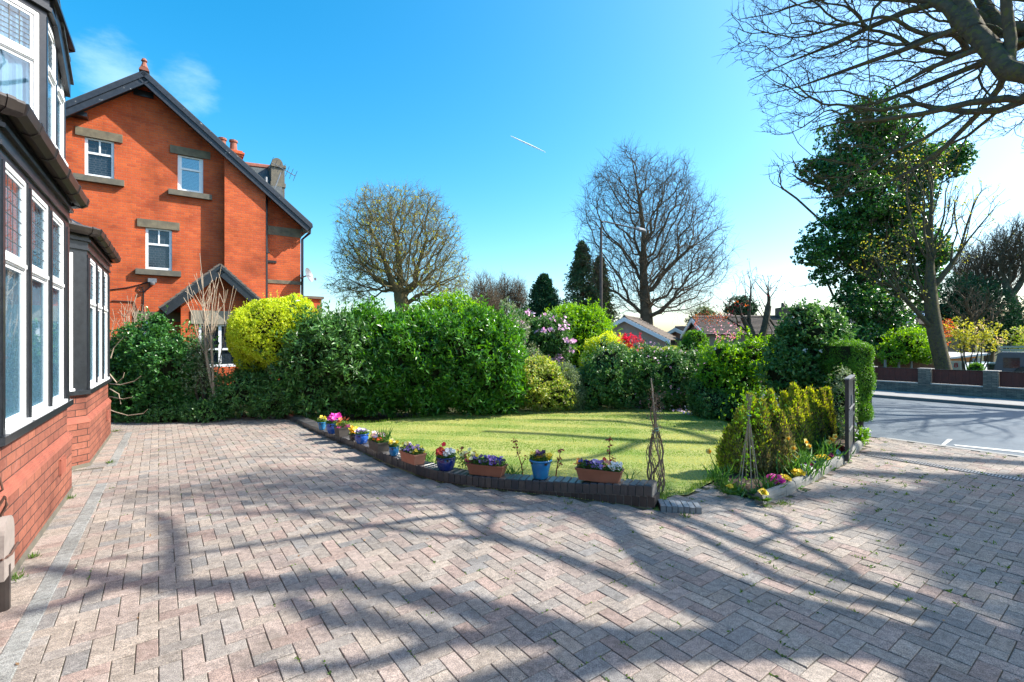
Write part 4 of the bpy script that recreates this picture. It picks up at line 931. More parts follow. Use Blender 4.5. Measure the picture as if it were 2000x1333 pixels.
# ------------------------------------------------------------------ wall across the road
m, t, p, out = newmat('coursed_stone'); c = nd(t, 'ShaderNodeTexCoord')
d = nd(t, 'ShaderNodeVectorMath', operation='DOT_PRODUCT'); t.links.new(c.outputs['Object'], d.inputs[0]); d.inputs[1].default_value = (-SA, CA, 0)
sp = nd(t, 'ShaderNodeSeparateXYZ'); t.links.new(c.outputs['Object'], sp.inputs[0]); cb_ = nd(t, 'ShaderNodeCombineXYZ'); t.links.new(d.outputs['Value'], cb_.inputs[0]); t.links.new(sp.outputs[2], cb_.inputs[1])
bn = nd(t, 'ShaderNodeTexBrick'); t.links.new(cb_.outputs[0], bn.inputs['Vector'])
for k_, v_ in (('Scale', 1), ('Brick Width', .19), ('Row Height', .036), ('Mortar Size', .004), ('Mortar Smooth', .3)): bn.inputs[k_].default_value = v_
bn.inputs['Color1'].default_value = (.22, .21, .18, 1); bn.inputs['Color2'].default_value = (.11, .115, .11, 1); bn.inputs['Mortar'].default_value = (.03, .03, .03, 1)
cc_ = mix(t, .6, bn.outputs['Color'], ramp(t, noise(t, 7, 5), [(.3, (.5, .5, .5)), (.65, (1.3, 1.25, 1.1))]), 'MULTIPLY'); t.links.new(cc_, p.inputs['Base Color']); p.inputs['Roughness'].default_value = .9; bump(t, p, bn.outputs['Fac'], -.8, .02); M['coursed'] = m
M['panel'] = sm('brown_fence_board', (.1, .022, .014), (.065, .016, .012), 9, .65)
wr = thing('stone_boundary_wall', W(18.5, 4), 'low coursed stone wall with pillars along the far pavement', 'wall')
w0_, w1_ = W(0, 0), None; tS, bN = W(0, 1), -W(1, 0)
mb = MB(); mb.obox(W(18.5, 0), tS, bN, -4, 14, -.3, 0, -.6, .33); mb.build('base', M['coursed'], wr)
pil = [i*1.44+.48 for i in range(-3, 10)]
mb = MB()
for a_, b_ in zip(pil[:-1], pil[1:]): mb.obox(W(18.5, 0), tS, bN, a_+.152, b_-.152, -.28, .02, .333, .355)
mb.build('coping', sm('pale_coping', (.6, .58, .53), (.45, .43, .4), 9, .8), wr)
for q in pil:
    mb = MB(); mb.obox(W(18.5, 0), tS, bN, q-.15, q+.15, -.31, .008, .331, .775); mb.obox(W(18.5, 0), tS, bN, q-.165, q+.165, -.325, .02, .775, .8, 1); mb.build('pillar', [M['coursed'], M['kerb']], wr)
pal_ = ['plain brown close-boarded fence panel set between the stone pillars']
for i, (a_, b_) in enumerate(zip(pil[:-1], pil[1:])):
    mb = MB(); n_ = int((b_-a_-.31)/.075); wd = (b_-a_-.31)/n_
    for j in range(n_): mb.obox(W(18.5, 0), tS, bN, a_+.155+wd*j+.001, a_+.155+wd*(j+1)-.001, -.12-.006*(j % 2), -.1-.006*(j % 2), .36, .765)
    o = mb.build('fence_boards', M['panel'], wr); mb = MB(); mb.obox(W(18.5, 0), tS, bN, a_+.153, b_-.153, -.13, -.09, .765, .785); mb.build('fence_cap', M['dark'], wr)
# things beyond that wall
root = thing('brown_fence', D(1780, 712, 19.5)*[1, 1, 0], 'brown vertical board fence behind the stone wall under the ivy tree', 'fence'); mb = MB()
for i in range(46):
    x = D(1706, 0, 19.5)[0]+i*.068; zt = 1.6-31/F*19.5+.02*sin(i*2.1); mb.box(x, x+.062, 19.5, 19.52, -.65, zt)
mb.build('boards', sm('faded_fence', (.14, .06, .04), (.22, .11, .07), 8, .85), root)
mb = MB()
for xx in (1730, 1757, 1781): x = D(xx, 0, 19)[0]; mb.box(x-.03, x+.03, 19, 19.06, -.65, D(0, 703, 19)[2])
mb.build('fence_post', M['kerb'], root)
root = thing('timber_shed', D(1880, 712, 21)*[1, 1, 0], 'low timber shed with a pale flat roof behind the stone wall', 'shed'); Ys = 21
x0, x1 = D(1846, 0, Ys)[0], D(1921, 0, Ys)[0]; zt = D(0, 693, Ys)[2]
mb = MB(); mb.box(x0, x1-.3, Ys, Ys+2.5, -.65, zt-.06); mb.build('wall', sm('orange_timber', (.8, .3, .05), (.65, .2, .04), 6, .7), root)
mb = MB(); mb.add([(x0-.2, Ys-.3, zt-.2), (x1, Ys-.3, zt), (x1, Ys+2.7, zt), (x0-.2, Ys+2.7, zt-.2), (x0-.2, Ys-.3, zt-.13), (x1, Ys-.3, zt+.08), (x1, Ys+2.7, zt+.08), (x0-.2, Ys+2.7, zt-.13)], BOXF); mb.build('roof', sm('pale_fascia', (.6, .58, .54), (.42, .4, .38), 8, .6), root)
mb = MB(); xm = D(1897, 0, Ys)[0]; mb.box(xm, xm+.04, Ys-.04, Ys-.002, -.5, zt-.25); mb.box(xm+.33, xm+.37, Ys-.04, Ys-.002, -.5, zt-.25); mb.box(xm, xm+.37, Ys-.05, Ys-.042, zt-.31, zt-.16); mb.build('door_frame', M['kerb'], root)
mb = MB(); mb.box(x1-.3, x1-.02, Ys-.15, Ys+2, -.65, zt-.32); mb.build('end_panel', sm('blue_grey_board', (.16, .2, .25), (.24, .28, .32), 6, .6), root)
root = thing('sign_board', D(1872, 714, 19.2)*[1, 1, 0], 'pale board with a red round number 8 emblem standing behind the stone wall', 'sign'); Yb = 19.2
(bx0, _, bz1), (bx1, _, bz0) = D(1854, 705.5, Yb), D(1885.5, 724, Yb)
mb = MB(); mb.box(bx0, bx1, Yb, Yb+.03, bz0-.1, bz1); mb.build('board', sm('pale_sign_board', (.55, .56, .5), (.46, .48, .42), 8, .6), root)
mb = MB(); ec = D(1867, 713.3, Yb)
def annulus(mb, cx_, cz_, r0_, r1_, y, k=20, sx=1.):
    th = np.arange(k)*2*pi/k; V = [(cx_+r*sx*cos(a), y, cz_+r*sin(a)) for r in (r0_, r1_) for a in th]; mb.add(V, [(j, (j+1) % k, k+(j+1) % k, k+j) for j in range(k)])
annulus(mb, ec[0], ec[2]+.038, .02, .052, Yb-.006, sx=1.5); annulus(mb, ec[0], ec[2]-.04, .024, .06, Yb-.006, sx=1.5); mb.build('number', sm('sign_red', (.38, .03, .04), None, 5, .5), root)
# dark blue off-road vehicle seen from behind
root = thing('off_road_car', (18.75, 17.6, -.65), 'boxy blue-grey off-road car seen from behind with a round spare wheel', 'car', rz=radians(-46.8)); root['_o'] = [0, 0, 0]
body = MB(); prof = [(-.86, .45), (-.88, 1.1), (-.8, 1.16), (-.7, 1.8), (-.62, 1.86), (.62, 1.86), (.7, 1.8), (.8, 1.16), (.88, 1.1), (.86, .45)]
body.prism([(x, 0, z) for x, z in prof][::-1], (0, 2.4, 0)); body.prism([(x*.97, 2.4, z) for x, z in [(-.88, .45), (-.88, 1.15), (.88, 1.15), (.88, .45)]][::-1], (0, 1.5, 0)); body.box(-.9, -.86, .5, 1.2, .75, .9); body.box(.86, .9, .5, 1.2, .75, .9)
body.build('body', sm('blue_grey_paint', (.05, .085, .12), (.065, .1, .14), 5, .25, .6), root)
for x0_, x1_ in ((-.55, -.12), (.12, .55)): mb = MB(); mb.box(x0_, x1_, -.012, -.002, 1.28, 1.66); mb.build('rear_window', M['glassdark'], root)
mb = MB(); mb.box(-.88, .88, -.14, -.002, .42, .6); mb.build('bumper', M['black'], root)
for x_ in (-.76, .76): mb = MB(); mb.box(x_-.06, x_+.06, -.03, -.001, .78, 1.0); mb.build('tail_light', sm('tail_red', (.4, .02, .02), None, 5, .3), root)
def wheel(name, c, r, wdt, axis, root, par=None):
    c = np.array(c, float); ax_ = np.array(axis, float); a_ = np.array([0, 0, 1.]); b_ = np.cross(ax_, a_); k = 24; th = np.arange(k)*2*pi/k; pr = [(.55, -.5), (.92, -.5), (1, -.3), (1, .3), (.92, .5), (.55, .5)]
    V = [c+ax_*wdt*h+(a_*cos(t)+b_*sin(t))*r*q for q, h in pr for t in th]; mb = MB(); mb.add(V, [(i*k+j, i*k+(j+1) % k, (i+1)*k+(j+1) % k, (i+1)*k+j) for i in range(5) for j in range(k)])
    ty = mb.build(name, M['roofblack'], root); mb = MB(); V = [c+ax_*wdt*h+(a_*cos(t)+b_*sin(t))*r*q for q, h in ((.02, .3), (.5, .2), (.56, .5)) for t in th]
    V += [c-ax_*wdt*h+(a_*cos(t)+b_*sin(t))*r*q for q, h in ((.02, .3), (.5, .2), (.56, .5)) for t in th]; f = [(g+i*k+j, g+i*k+(j+1) % k, g+(i+1)*k+(j+1) % k, g+(i+1)*k+j) for g in (0, 3*k) for i in range(2) for j in range(k)]
    mb.add(V, f); rm_ = mb.build('rim', M['metalgrey'], root); rm_.parent = ty
wheel('spare_wheel', (.05, -.16, 1.0), .36, .2, (0, 1, 0), root)
for x_ in (-.78, .78):
    for y_ in (.55, 3.2): wheel('wheel', (x_, y_, .36), .36, .22, (1, 0, 0), root)
# silver-white small car nose and a wheelie bin half hidden behind the wall
root = thing('parked_car', (20.6, 20.8, -.65), 'small pale blue car mostly hidden behind the stone wall pillar', 'car', rz=radians(80)); root['_o'] = [0, 0, 0]
mb = MB(); sec = [(-1.9, .35), (-1.95, .75), (-1.2, .92), (-.6, 1.36), (.8, 1.4), (1.5, 1.0), (1.9, .85), (1.95, .35)]
mb.prism([(x, 0, z) for x, z in sec], (0, 1.6, 0)); mb.build('body', sm('pale_blue_paint', (.3, .42, .5), (.24, .36, .45), 5, .2, .7), root)
mb = MB(); mb.box(-.5, .7, -.01, -.002, .98, 1.28); mb.build('side_window', M['glassdark'], root)
for x_ in (-1.2, 1.2): wheel('wheel', (x_, .08, .3), .3, .18, (0, 1, 0), root)
root = thing('wheelie_bin', D(1945, 712, 18.6)*[1, 1, 0]-[0, 0, .65], 'dark green rounded bin standing behind the stone pillar', 'bin'); root['_o'] = [0, 0, 0]
zt = D(0, 709, 18.6)[2]+.65; mb = MB(); mb.lathe((0, 0, 0), [(0, 0), (.19, 0), (.25, zt-.1), (.27, zt-.1), (.27, zt-.06)], 18); mb.build('bin_body', sm('green_plastic', (.02, .06, .045), (.03, .08, .06), 6, .4), root)
mb = MB(); mb.lathe((0, 0, zt-.06), [(.27, 0), (.25, .04), (.14, .08), (0, .09)], 18); mb.build('lid', sm('lid_pale_green', (.2, .3, .26), None, 6, .35), root)
root = thing('slatted_screen', D(1975, 700, 22)*[1, 1, 0], 'pale horizontal slatted timber screen behind the blue off-road car', 'fence'); mb = MB()
for i in range(9): z_ = D(0, 676, 22)[2]-i*.14; a_ = D(1955, 0, 22)[0]; mb.box(a_, a_+1.6, 22, 22.03, z_-.09, z_)
mb.build('slats', sm('grey_green_slats', (.3, .34, .27), (.2, .24, .19), 8, .8), root); mb = MB(); mb.box(a_+.2, a_+.28, 22.03, 22.1, -.65, z_+1.2); mb.build('screen_post', M['bark'], root)

# ------------------------------------------------------------------ gate, lamp post, rail
P0, P1 = G(1654, 906), G(1666, 880); t2 = unit(P1-P0); nb = np.array([t2[1], -t2[0], 0]); ln = np.linalg.norm(P1-P0)
root = thing('metal_gate', P0, 'open black metal gate seen almost edge-on beside the bedding flowers', 'gate')
mb = MB()
for a0, a1, z0, z1 in ((0, .045, .03, 1.1), (ln-.045, ln, .06, 1.12), (.045, ln-.045, .08, .13), (.045, ln-.045, .55, .59), (.045, ln-.045, 1.05, 1.095)): mb.obox(P0, t2, nb, a0, a1, -.022, .022, z0, z1)
mb.build('gate_frame', M['black'], root)
mb = MB()
for i in range(10): a_ = .05+i*(ln-.1)/10; mb.obox(P0, t2, nb, a_+.003, a_+(ln-.1)/10-.003, -.008, .008, .13, 1.05)
mb.build('gate_boards', M['black'], root)
mb = MB(); mb.obox(P0, t2, nb, .02, ln*.75, .023, .034, .7, .72); mb.obox(P0, t2, nb, .02, .5, .023, .034, .42, .44); mb.obox(P0, t2, nb, .02, ln-.04, -.03, .03, 1.102, 1.118); mb.tube([P0+t2*.06+nb*.05+[0, 0, .78], P0+t2*.06+nb*.05+[0, 0, .9]], .012, 6); mb.build('latch_and_highlights', M['metalgrey'], root)  # latch, plus pale bars that stand in for highlights on the black metal
YL = 20.; lp = D(1174, 668, YL)*[1, 1, 0]; zt = D(0, 433, YL)[2]
root = thing('street_lamp', lp+[0, 0, -.06], 'tall thin dark street lamp with a short side arm behind the hedge', 'street lamp')
mb = MB(); mb.tube([lp+[0, 0, -.1], lp+[0, 0, 1.6]], .1, 10); mb.tube([lp+[0, 0, 1.6], lp+[0, 0, 1.75], lp+[0, 0, zt-.25]], [.1, .066, .052], 10); mb.build('pole', sm('lamp_brown', (.05, .035, .028), (.07, .05, .04), 8, .5), root)
mb = MB(); e = D(1242, 447, YL+.6); pts = [lp+[0, 0, zt-.3], lp+[0, 0, zt-.08], lp+[.06, 0, zt-.01], lp+[.2, .05, zt]]; pts.append(e); mb.tube(pts, .032, 7); mb.build('arm', M['roofblack'], root)
mb = MB(); dd_ = unit(e-(lp+[.2, .05, zt])); mb.tube([e-dd_*.02, e+dd_*.12, e+dd_*.4, e+dd_*.5], [.03, .085, .085, .04], 8); mb.build('lamp_head', M['metalgrey'], root)
root = thing('timber_rail', D(1078, 720, 13.2)*[1, 1, 0], 'weathered grey timber rail glimpsed above the yellow-green shrub', 'rail')
mb = MB(); a_, b_ = D(1040, 715, 13.2), D(1124, 723, 13.2); t2 = unit((b_-a_)*[1, 1, 0]); nb = np.array([t2[1], -t2[0], 0]); ln = np.linalg.norm(b_-a_)
mb.obox(a_*[1, 1, 0], t2, nb, 0, ln, -.04, .04, a_[2]-.09, a_[2]+.01); mb.obox(a_*[1, 1, 0], t2, nb, 0, ln, -.02, .02, a_[2]-.4, a_[2]-.33)
mb.build('top_rail', sm('grey_timber', (.3, .28, .24), (.2, .18, .15), 8, .85), root)
for f in (.05, .5, .95): mb = MB(); mb.obox(a_*[1, 1, 0], t2, nb, ln*f-.04, ln*f+.04, -.038, .038, 0, a_[2]-.092); mb.build('post', M['bark'], root)
# vapour trail high in the sky
a_, b_ = D(997, 266, 1200), D(1066, 298, 1200)
mb = MB(); q = np.linspace(0, 1, 9); mb.tube([a_+(b_-a_)*f for f in q], 1.25*np.array([.5, .9, 1.1, 1.3, 1.4, 1.4, 1.2, .8, .3]), 8)
m, t, p, out = newmat('vapour'); tr = nd(t, 'ShaderNodeBsdfTransparent'); ms = nd(t, 'ShaderNodeMixShader'); ms.inputs[0].default_value = .75; p.inputs['Base Color'].default_value = (1, 1, 1, 1); p.inputs['Roughness'].default_value = 1
t.links.new(tr.outputs[0], ms.inputs[1]); t.links.new(p.outputs[0], ms.inputs[2]); t.links.new(ms.outputs[0], out.inputs[0])
tag(mb.build('vapour_trail', m, None, smooth=True), 'thin white aircraft trail high in the blue sky', 'vapour trail')
# ================================================================== VEGETATION
M['laurel'] = leafmat('laurel_leaf', [(0.045, 0.15, 0.0225), (0.075, 0.24, 0.03), (0.12, 0.33, 0.045), (0.03, 0.105, 0.018)], .3, .35, .55)
M['rhodo'] = leafmat('rhododendron_leaf', [(0.045, 0.128, 0.03), (0.075, 0.195, 0.045), (0.135, 0.3, 0.075), (0.03, 0.09, 0.0225)], .35, .3, .5)
M['holly'] = leafmat('holly_leaf', [(.03, .11, .025), (.05, .17, .035), (.09, .24, .05)], .32, .25, .45)
M['privet'] = leafmat('golden_privet_leaf', [(0.45, 0.56, 0.03), (0.55, 0.64, 0.05), (0.3, 0.44, 0.02), (0.62, 0.66, 0.1)], .4, .4)
M['yellow'] = leafmat('yellow_shrub_leaf', [(0.4, 0.42, 0.08), (0.22, 0.34, 0.04), (0.12, 0.26, 0.03), (0.5, 0.48, 0.18)], .4, .4)
M['lime'] = leafmat('fresh_green_leaf', [(0.144, 0.312, 0.024), (0.216, 0.432, 0.036), (0.084, 0.228, 0.018)], .4, .45)
M['camellia'] = leafmat('camellia_leaf', [(.03, .1, .02), (.05, .15, .03), (.09, .22, .05), (.16, .28, .1)], .32, .25, .4)
M['olive'] = leafmat('grey_green_leaf', [(0.115, 0.172, 0.069), (0.184, 0.253, 0.103), (0.069, 0.127, 0.046), (0.322, 0.368, 0.23)], .5, .3)
M['ivy'] = leafmat('ivy_leaf', [(0.0168, 0.07, 0.0252), (0.028, 0.112, 0.0308), (0.056, 0.182, 0.035), (0.112, 0.28, 0.042)], .3, .25, .5)
M['conifer'] = leafmat('conifer_needles', [(0.0168, 0.063, 0.028), (0.028, 0.091, 0.0392), (0.042, 0.119, 0.042)], .6, .1, .3)
M['cedar'] = leafmat('spruce_needles', [(0.045, 0.105, 0.045), (0.075, 0.15, 0.0525), (0.105, 0.18, 0.06), (0.15, 0.15, 0.075)], .6, .1, .3)
M['thuja'] = leafmat('golden_thuja', [(.34, .44, .04), (.45, .52, .06), (.2, .3, .03), (.28, .24, .07)], .55, .4, .3)
M['thujabrown'] = leafmat('brown_thuja', [(0.16, 0.14, 0.05), (0.22, 0.19, 0.08), (0.12, 0.09, 0.05), (0.2, 0.22, 0.06)], .7, .2, .2)
M['box'] = leafmat('clipped_hedge_leaf', [(0.078, 0.221, 0.0195), (0.13, 0.325, 0.026), (0.052, 0.156, 0.0156)], .4, .35)
M['daff'] = leafmat('daffodil_leaf', [(0.05, 0.15, 0.03), (0.08, 0.2, 0.04), (0.12, 0.26, 0.06)], .45, .3)
M['redleaf'] = leafmat('red_young_leaf', [(0.16, 0.02, 0.02), (0.25, 0.05, 0.03), (0.1, 0.02, 0.02)], .35, .3)
M['scarlet'] = leafmat('scarlet_leaf', [(0.6, 0.03, 0.02), (0.45, 0.04, 0.03), (0.7, 0.08, 0.05)], .4, .4)
M['orange'] = leafmat('orange_leaf', [(0.55, 0.2, 0.06), (0.5, 0.14, 0.06), (0.45, 0.25, 0.08)], .5, .4)
M['blossom'] = leafmat('pink_blossom', [(0.75, 0.35, 0.42), (0.8, 0.5, 0.52), (0.6, 0.2, 0.15)], .5, .4)
M['mauve'] = leafmat('mauve_flower', [(0.7, 0.42, 0.62), (0.6, 0.3, 0.5), (0.78, 0.55, 0.7)], .5, .3)
M['whitefl'] = leafmat('white_flower', [(0.8, 0.78, 0.76), (0.75, 0.7, 0.68)], .5, .3)
M['bud'] = leafmat('bud_yellow_green', [(0.35, 0.38, 0.06), (0.45, 0.42, 0.08), (0.25, 0.3, 0.05)], .5, .4)

def shrub(name, label, cat, blobs, Y, L, Wd, mat, dens=2.6, per=6, seed=1, group=None, stem=None, base=None, extra=None, part='foliage', trunk=None, shoots=1., **kw):
    bl = PB(blobs, Y) if Y else blobs; rng = RS(seed)
    area = sum(pi*r[0]*r[2]+.5*pi*r[0]*r[1] for c, r in bl); n = int(area*dens/(L*Wd*.5)/per)
    c0 = np.mean([c for c, r in bl], 0); b0 = np.array([c0[0], c0[1], 0]) if base is None else np.asarray(base, float)
    root = thing(name, b0, label, cat, group)
    mb = MB(); foliage(mb, rng, bl, n, per, L, Wd, **kw); 
    if shoots and kw.get('lump', .12) > .08 and kw.get('hull', True):
        k_ = int(area*16*shoots); Ps, Ns = shell(rng, bl, k_, .06, kw.get('lump', .12), .15, kw.get('lumpf', 3.)); ln = rng.uniform(.8, 2.6, (len(Ps), 1))*L; dd = unit(Ns+[0, 0, .9]+rdir(rng, len(Ps))*.5)
        m_ = 9; q_ = np.tile(np.linspace(-.4, 1, m_), len(Ps))[:, None]; Pq = np.repeat(Ps, m_, 0)+np.repeat(dd*ln, m_, 0)*q_; dq = unit(np.repeat(dd, m_, 0)*.6+rdir(rng, len(Pq))*.8); leaves(mb, Pq, dq, unit(rdir(rng, len(Pq))+[0, 0, .8]), L*rng.uniform(.6, 1.1, len(Pq)), Wd)
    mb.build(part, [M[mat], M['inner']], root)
    if stem:
        mb = MB()
        for i in range(stem):
            c, r = bl[rng.randint(len(bl))]; q = c+rdir(rng, 1)[0]*r*.45; s0 = b0+rng.normal(0, .12, 3)*[1, 1, 0]; md = (s0+q)/2+rng.normal(0, .1, 3)
            mb.tube([s0, md, q], [.028, .02, .008], 5)
        mb.build('stems', M['bark'], root)
    if extra:
        for (nm, mt, cnt, L2, W2, per2, sub_) in extra:
            if nm == 'flowers' and cnt < 60:
                P, N = shell(rng, bl, cnt, .04, .05, .05)
                for p_, n_ in zip(P, N):
                    mb = MB(); P2 = p_+n_*.03+rng.normal(0, L2*.35, (per2, 3)); leaves(mb, P2, unit(rdir(rng, per2)+n_*.6), np.tile(n_, (per2, 1)), L2, W2); mb.build('flower', M[mt], root)
                continue
            P, N = shell(rng, bl if sub_ is None else [bl[i] for i in sub_], cnt, .04, kw.get('lump', .12), .05, kw.get('lumpf', 3.))
            mb = MB(); P2 = np.repeat(P+N*.02, per2, 0)+rng.normal(0, L2*.35, (len(P)*per2, 3)); N2 = np.repeat(N, per2, 0); d = unit(rdir(rng, len(P2))+N2*.6)
            leaves(mb, P2, d, N2, L2, W2); mb.build(nm, M[mt], root)
    return root
def fill(rng, bl, n):
    C = np.array([b[0] for b in bl]); R = np.array([b[1] for b in bl]); v = R.prod(1); k = rng.choice(len(C), n, p=v/v.sum())
    return C[k]+rdir(rng, n)*R[k]*(rng.uniform(0, 1, n)**.42)[:, None]
def bare_tree(name, label, bl, n, polys, rtip, rtrunk, bf=.45, seed=1, mat='barkfar', group=None, buds=None, smooth=1, sag=0., cat='tree', minz=None, tips=None, budsub=1., tw=None):
    rng = RS(seed); P0, par0 = chain(*polys); pts = fill(rng, bl, n)
    if tips is not None: pts = np.concatenate([pts, tips])
    if minz is not None: pts = pts[pts[:, 2] > minz]
    P, par = arbor(P0, par0, pts, bf)
    root = thing(name, P0[0], label, cat, group); mb = MB()
    P, r, hk = branch_mesh(mb, P, par, rtip, rtrunk, smooth)
    if tw: twigs(mb, P, par, r, rng, *tw)
    mb.build('trunk_and_branches', M[mat], root, smooth=True)
    if buds:
        mt, cnt, Lb, Wb, per = buds; idx = np.where(~hk)[0]; idx = rng.choice(idx, min(cnt, len(idx)), False) if budsub == 1. else rng.choice(idx[P[idx][:, 2] < np.quantile(P[idx][:, 2], budsub)], min(cnt, int(len(idx)*budsub*.9)), False)
        Pb = np.repeat(P[idx], per, 0)+rng.normal(0, Lb*.5, (len(idx)*per, 3)); d = rdir(rng, len(Pb)); mb = MB(); leaves(mb, Pb, d, rdir(rng, len(Pb)), Lb*rng.uniform(.7, 1.2, len(Pb)), Wb); mb.build('leaves', M[mt], root)
    return root, P
def twigs(mb, P, par, r, rng, k, L, rad, m=0, rmax=3.):
    idx = np.where((par >= 0) & (r < rmax*r.min()))[0]; idx = np.repeat(idx, k); d0 = unit(P[idx]-P[par[idx]]); t_ = rng.uniform(0, .9, len(idx))[:, None]
    S_ = P[par[idx]]+(P[idx]-P[par[idx]])*(1-t_*.8); d1 = unit(d0*.9+rdir(rng, len(idx))*.75+[0, 0, .12]); l_ = (L*rng.uniform(.4, 1.2, len(idx)))[:, None]
    M1 = S_+d1*l_*.5; d2 = unit(d1+rdir(rng, len(idx))*.45+d0*.2); E_ = M1+d2*l_*.5; a, b = basis(d1); V = []
    for Q, rr in ((S_, 1.), (M1, .8), (E_, .45)):
        for j in range(3): th = j*2*pi/3; V.append(Q+rad*rr*(cos(th)*a+sin(th)*b))
    V = np.stack(V, 1).reshape(-1, 3); b_ = np.arange(len(idx))[:, None]*9
    mb.add(V, np.concatenate([b_+np.array([q*3+j, q*3+(j+1) % 3, q*3+3+(j+1) % 3, q*3+3+j]) for q in (0, 1) for j in range(3)]), m)
def px3(Y, *pts): return [D(p[0], p[1], p[2] if len(p) > 2 else Y) for p in pts]

# ---- left boundary
shrub('holly_shrub', 'glossy dark green evergreen shrub beside the far bay window', 'shrub', [(300, 690, 55, 60), (255, 720, 45, 70), (340, 720, 55, 75), (300, 770, 85, 55), (250, 790, 40, 40), (375, 760, 45, 60, .2), (310, 640, 22, 25)], 10.2, .08, .044, 'holly', 2.9, 6, 11, stem=7, depth=.35, lump=.2)
shrub('ground_shrub', 'low pale-edged shrub at the foot of the glossy evergreen near the bay', 'shrub', [(270, 815, 45, 16), (330, 812, 45, 20), (400, 808, 50, 22)], 9.75, .05, .03, 'rhodo', 2.5, 6, 12)
shrub('straggly_shrub', 'thin straggly shrub with yellowish young leaves behind the drive end', 'shrub', [(400, 720, 35, 60), (390, 680, 25, 35), (430, 770, 30, 40)], 10.1, .045, .018, 'olive', .8, 5, 13, stem=14, hull=False, depth=.8)
shrub('shade_shrub', 'dark spreading evergreen shrub under the golden privet ball', 'shrub', [(480, 765, 60, 45), (540, 780, 55, 38), (440, 790, 40, 30), (500, 735, 45, 25, .5)], 10.1, .085, .03, 'rhodo', 2.6, 7, 14, stem=5, depth=.4)
r_ = shrub('golden_privet', 'rounded bright yellow-green privet clipped as a ball on a short trunk', 'shrub', [(535, 650, 80, 72), (500, 655, 48, 60, -.1), (575, 640, 45, 58, .1), (495, 700, 35, 30)], 10.4, .034, .018, 'privet', 3.6, 7, 15, base=G(512, 810), depth=.2, lump=.1, flat=.3, shoots=.5)
mb = MB(); b_ = G(514, 811); mb.tube([b_+[0, .3, 0], b_+[.03, .3, .4], b_+[.08, .35, .8], b_+[.2, .45, 1.2]], [.05, .045, .04, .03], 8); mb.build('trunk', M['barkpale'], r_)
mb = MB(); rng = RS(16)
for i in range(26): c = D(455+rng.uniform(0, 165), 590+rng.uniform(-5, 20), 10.3+rng.uniform(-.3, .3)); c[2] += -abs(c[0]+5.1)*.28; mb.tube([c, c+[rng.uniform(-.03, .03), 0, rng.uniform(.1, .28)]], [.004, .002], 3); P = c+np.array([[0, 0, z] for z in np.linspace(.02, .25, 8)]); leaves(mb, P, rdir(rng, 8)+[0, 0, .5], rdir(rng, 8), .035, .018)
mb.build('shoots', M['privet'], r_)
# bare stems
rng = RS(17)
def twiggy(name, label, base, blobs, n, rt, rb, mat, cat='shrub', polys=None, seed=1, Y=10, bf=.35, buds=None, smooth=1):
    bl = PB(blobs, Y); base = np.asarray(base, float); P = polys or [(None, [base, base+[0, 0, .15]])]
    return bare_tree(name, label, bl, n, P, rt, rb, bf, seed, mat, buds=buds, cat=cat, smooth=smooth)
twiggy('bare_shrub', 'pale leafless many-stemmed shrub against the brick gable beside the bay', D(250, 800, 10.6)*[1, 1, 0], [(245, 640, 28, 50), (262, 610, 20, 40), (238, 690, 20, 40), (275, 660, 15, 25)], 260, .0045, .03, 'barkpale', Y=10.6, seed=18, bf=.8)
twiggy('bare_young_tree', 'slender pale leafless young tree in front of the porch gable', G(420, 812)+[0, .1, 0], [(405, 590, 35, 70), (395, 560, 25, 50), (435, 580, 25, 60), (400, 640, 30, 40)], 90, .005, .04, 'barkpale', 'tree', Y=9.9, seed=19, bf=.9,
       polys=[(None, px3(9.9, (424, 812), (420, 760), (408, 735), (402, 700), (400, 640), (398, 580), (393, 520), (390, 495))), (3, px3(9.9, (412, 660), (415, 610), (425, 560), (432, 520))), (2, px3(9.9, (395, 700), (388, 650), (380, 600), (365, 560)))])
root = thing('arching_stems', D(222, 800, 8.3)*[1, 1, 0], 'bare arching pale stems curling out beside the bay brickwork', 'plant')
for pts in (((212, 800), (225, 805), (250, 812), (280, 808), (288, 800)), ((215, 750), (235, 752), (262, 745), (275, 735)), ((214, 775), (240, 780), (258, 776)), ((213, 730), (228, 748), (240, 738), (243, 728)), ((214, 760), (232, 770), (236, 790)), ((216, 700), (222, 680), (240, 660))):
    mb = MB(); mb.tube(px3(8.6, *pts), np.linspace(.011, .005, len(pts)), 6); mb.build('stem', M['barkpale'], root)

# ---- hedge behind the lawn
shrub('rhododendron', 'dark rhododendron with leaf rosettes at the far end of the low wall', 'shrub', [(600, 700, 55, 80), (650, 670, 55, 62), (690, 700, 50, 90), (620, 765, 60, 50), (570, 730, 35, 50)], 10.3, .13, .042, 'rhodo', 2.8, 8, 21, stem=10, depth=.35, lump=.18, spread=1.1)
shrub('laurel_hedge', 'large glossy upright-leaved laurel hedge behind the far side of the lawn', 'hedge', [(725, 700, 50, 95), (790, 705, 55, 92), (850, 710, 55, 88), (905, 700, 50, 92), (955, 710, 50, 90), (760, 740, 60, 75), (840, 745, 60, 68), (920, 750, 60, 62), (985, 700, 35, 70), (700, 760, 45, 60), (870, 660, 45, 45, .2), (800, 655, 40, 42, .1), (690, 660, 30, 50, .2), (740, 650, 40, 40, .2), (930, 655, 45, 45, .3), (990, 745, 35, 65)], 10.8, .13, .045, 'laurel', 2.7, 6, 22, depth=.22, lump=.16, up=.9, spread=.8, lumpf=5)
shrub('mound_shrub', 'light green rounded shrub rising behind the laurel hedge', 'shrub', [(880, 625, 75, 45), (840, 635, 45, 35), (925, 640, 50, 40)], 13, .1, .036, 'lime', 2.8, 6, 23)
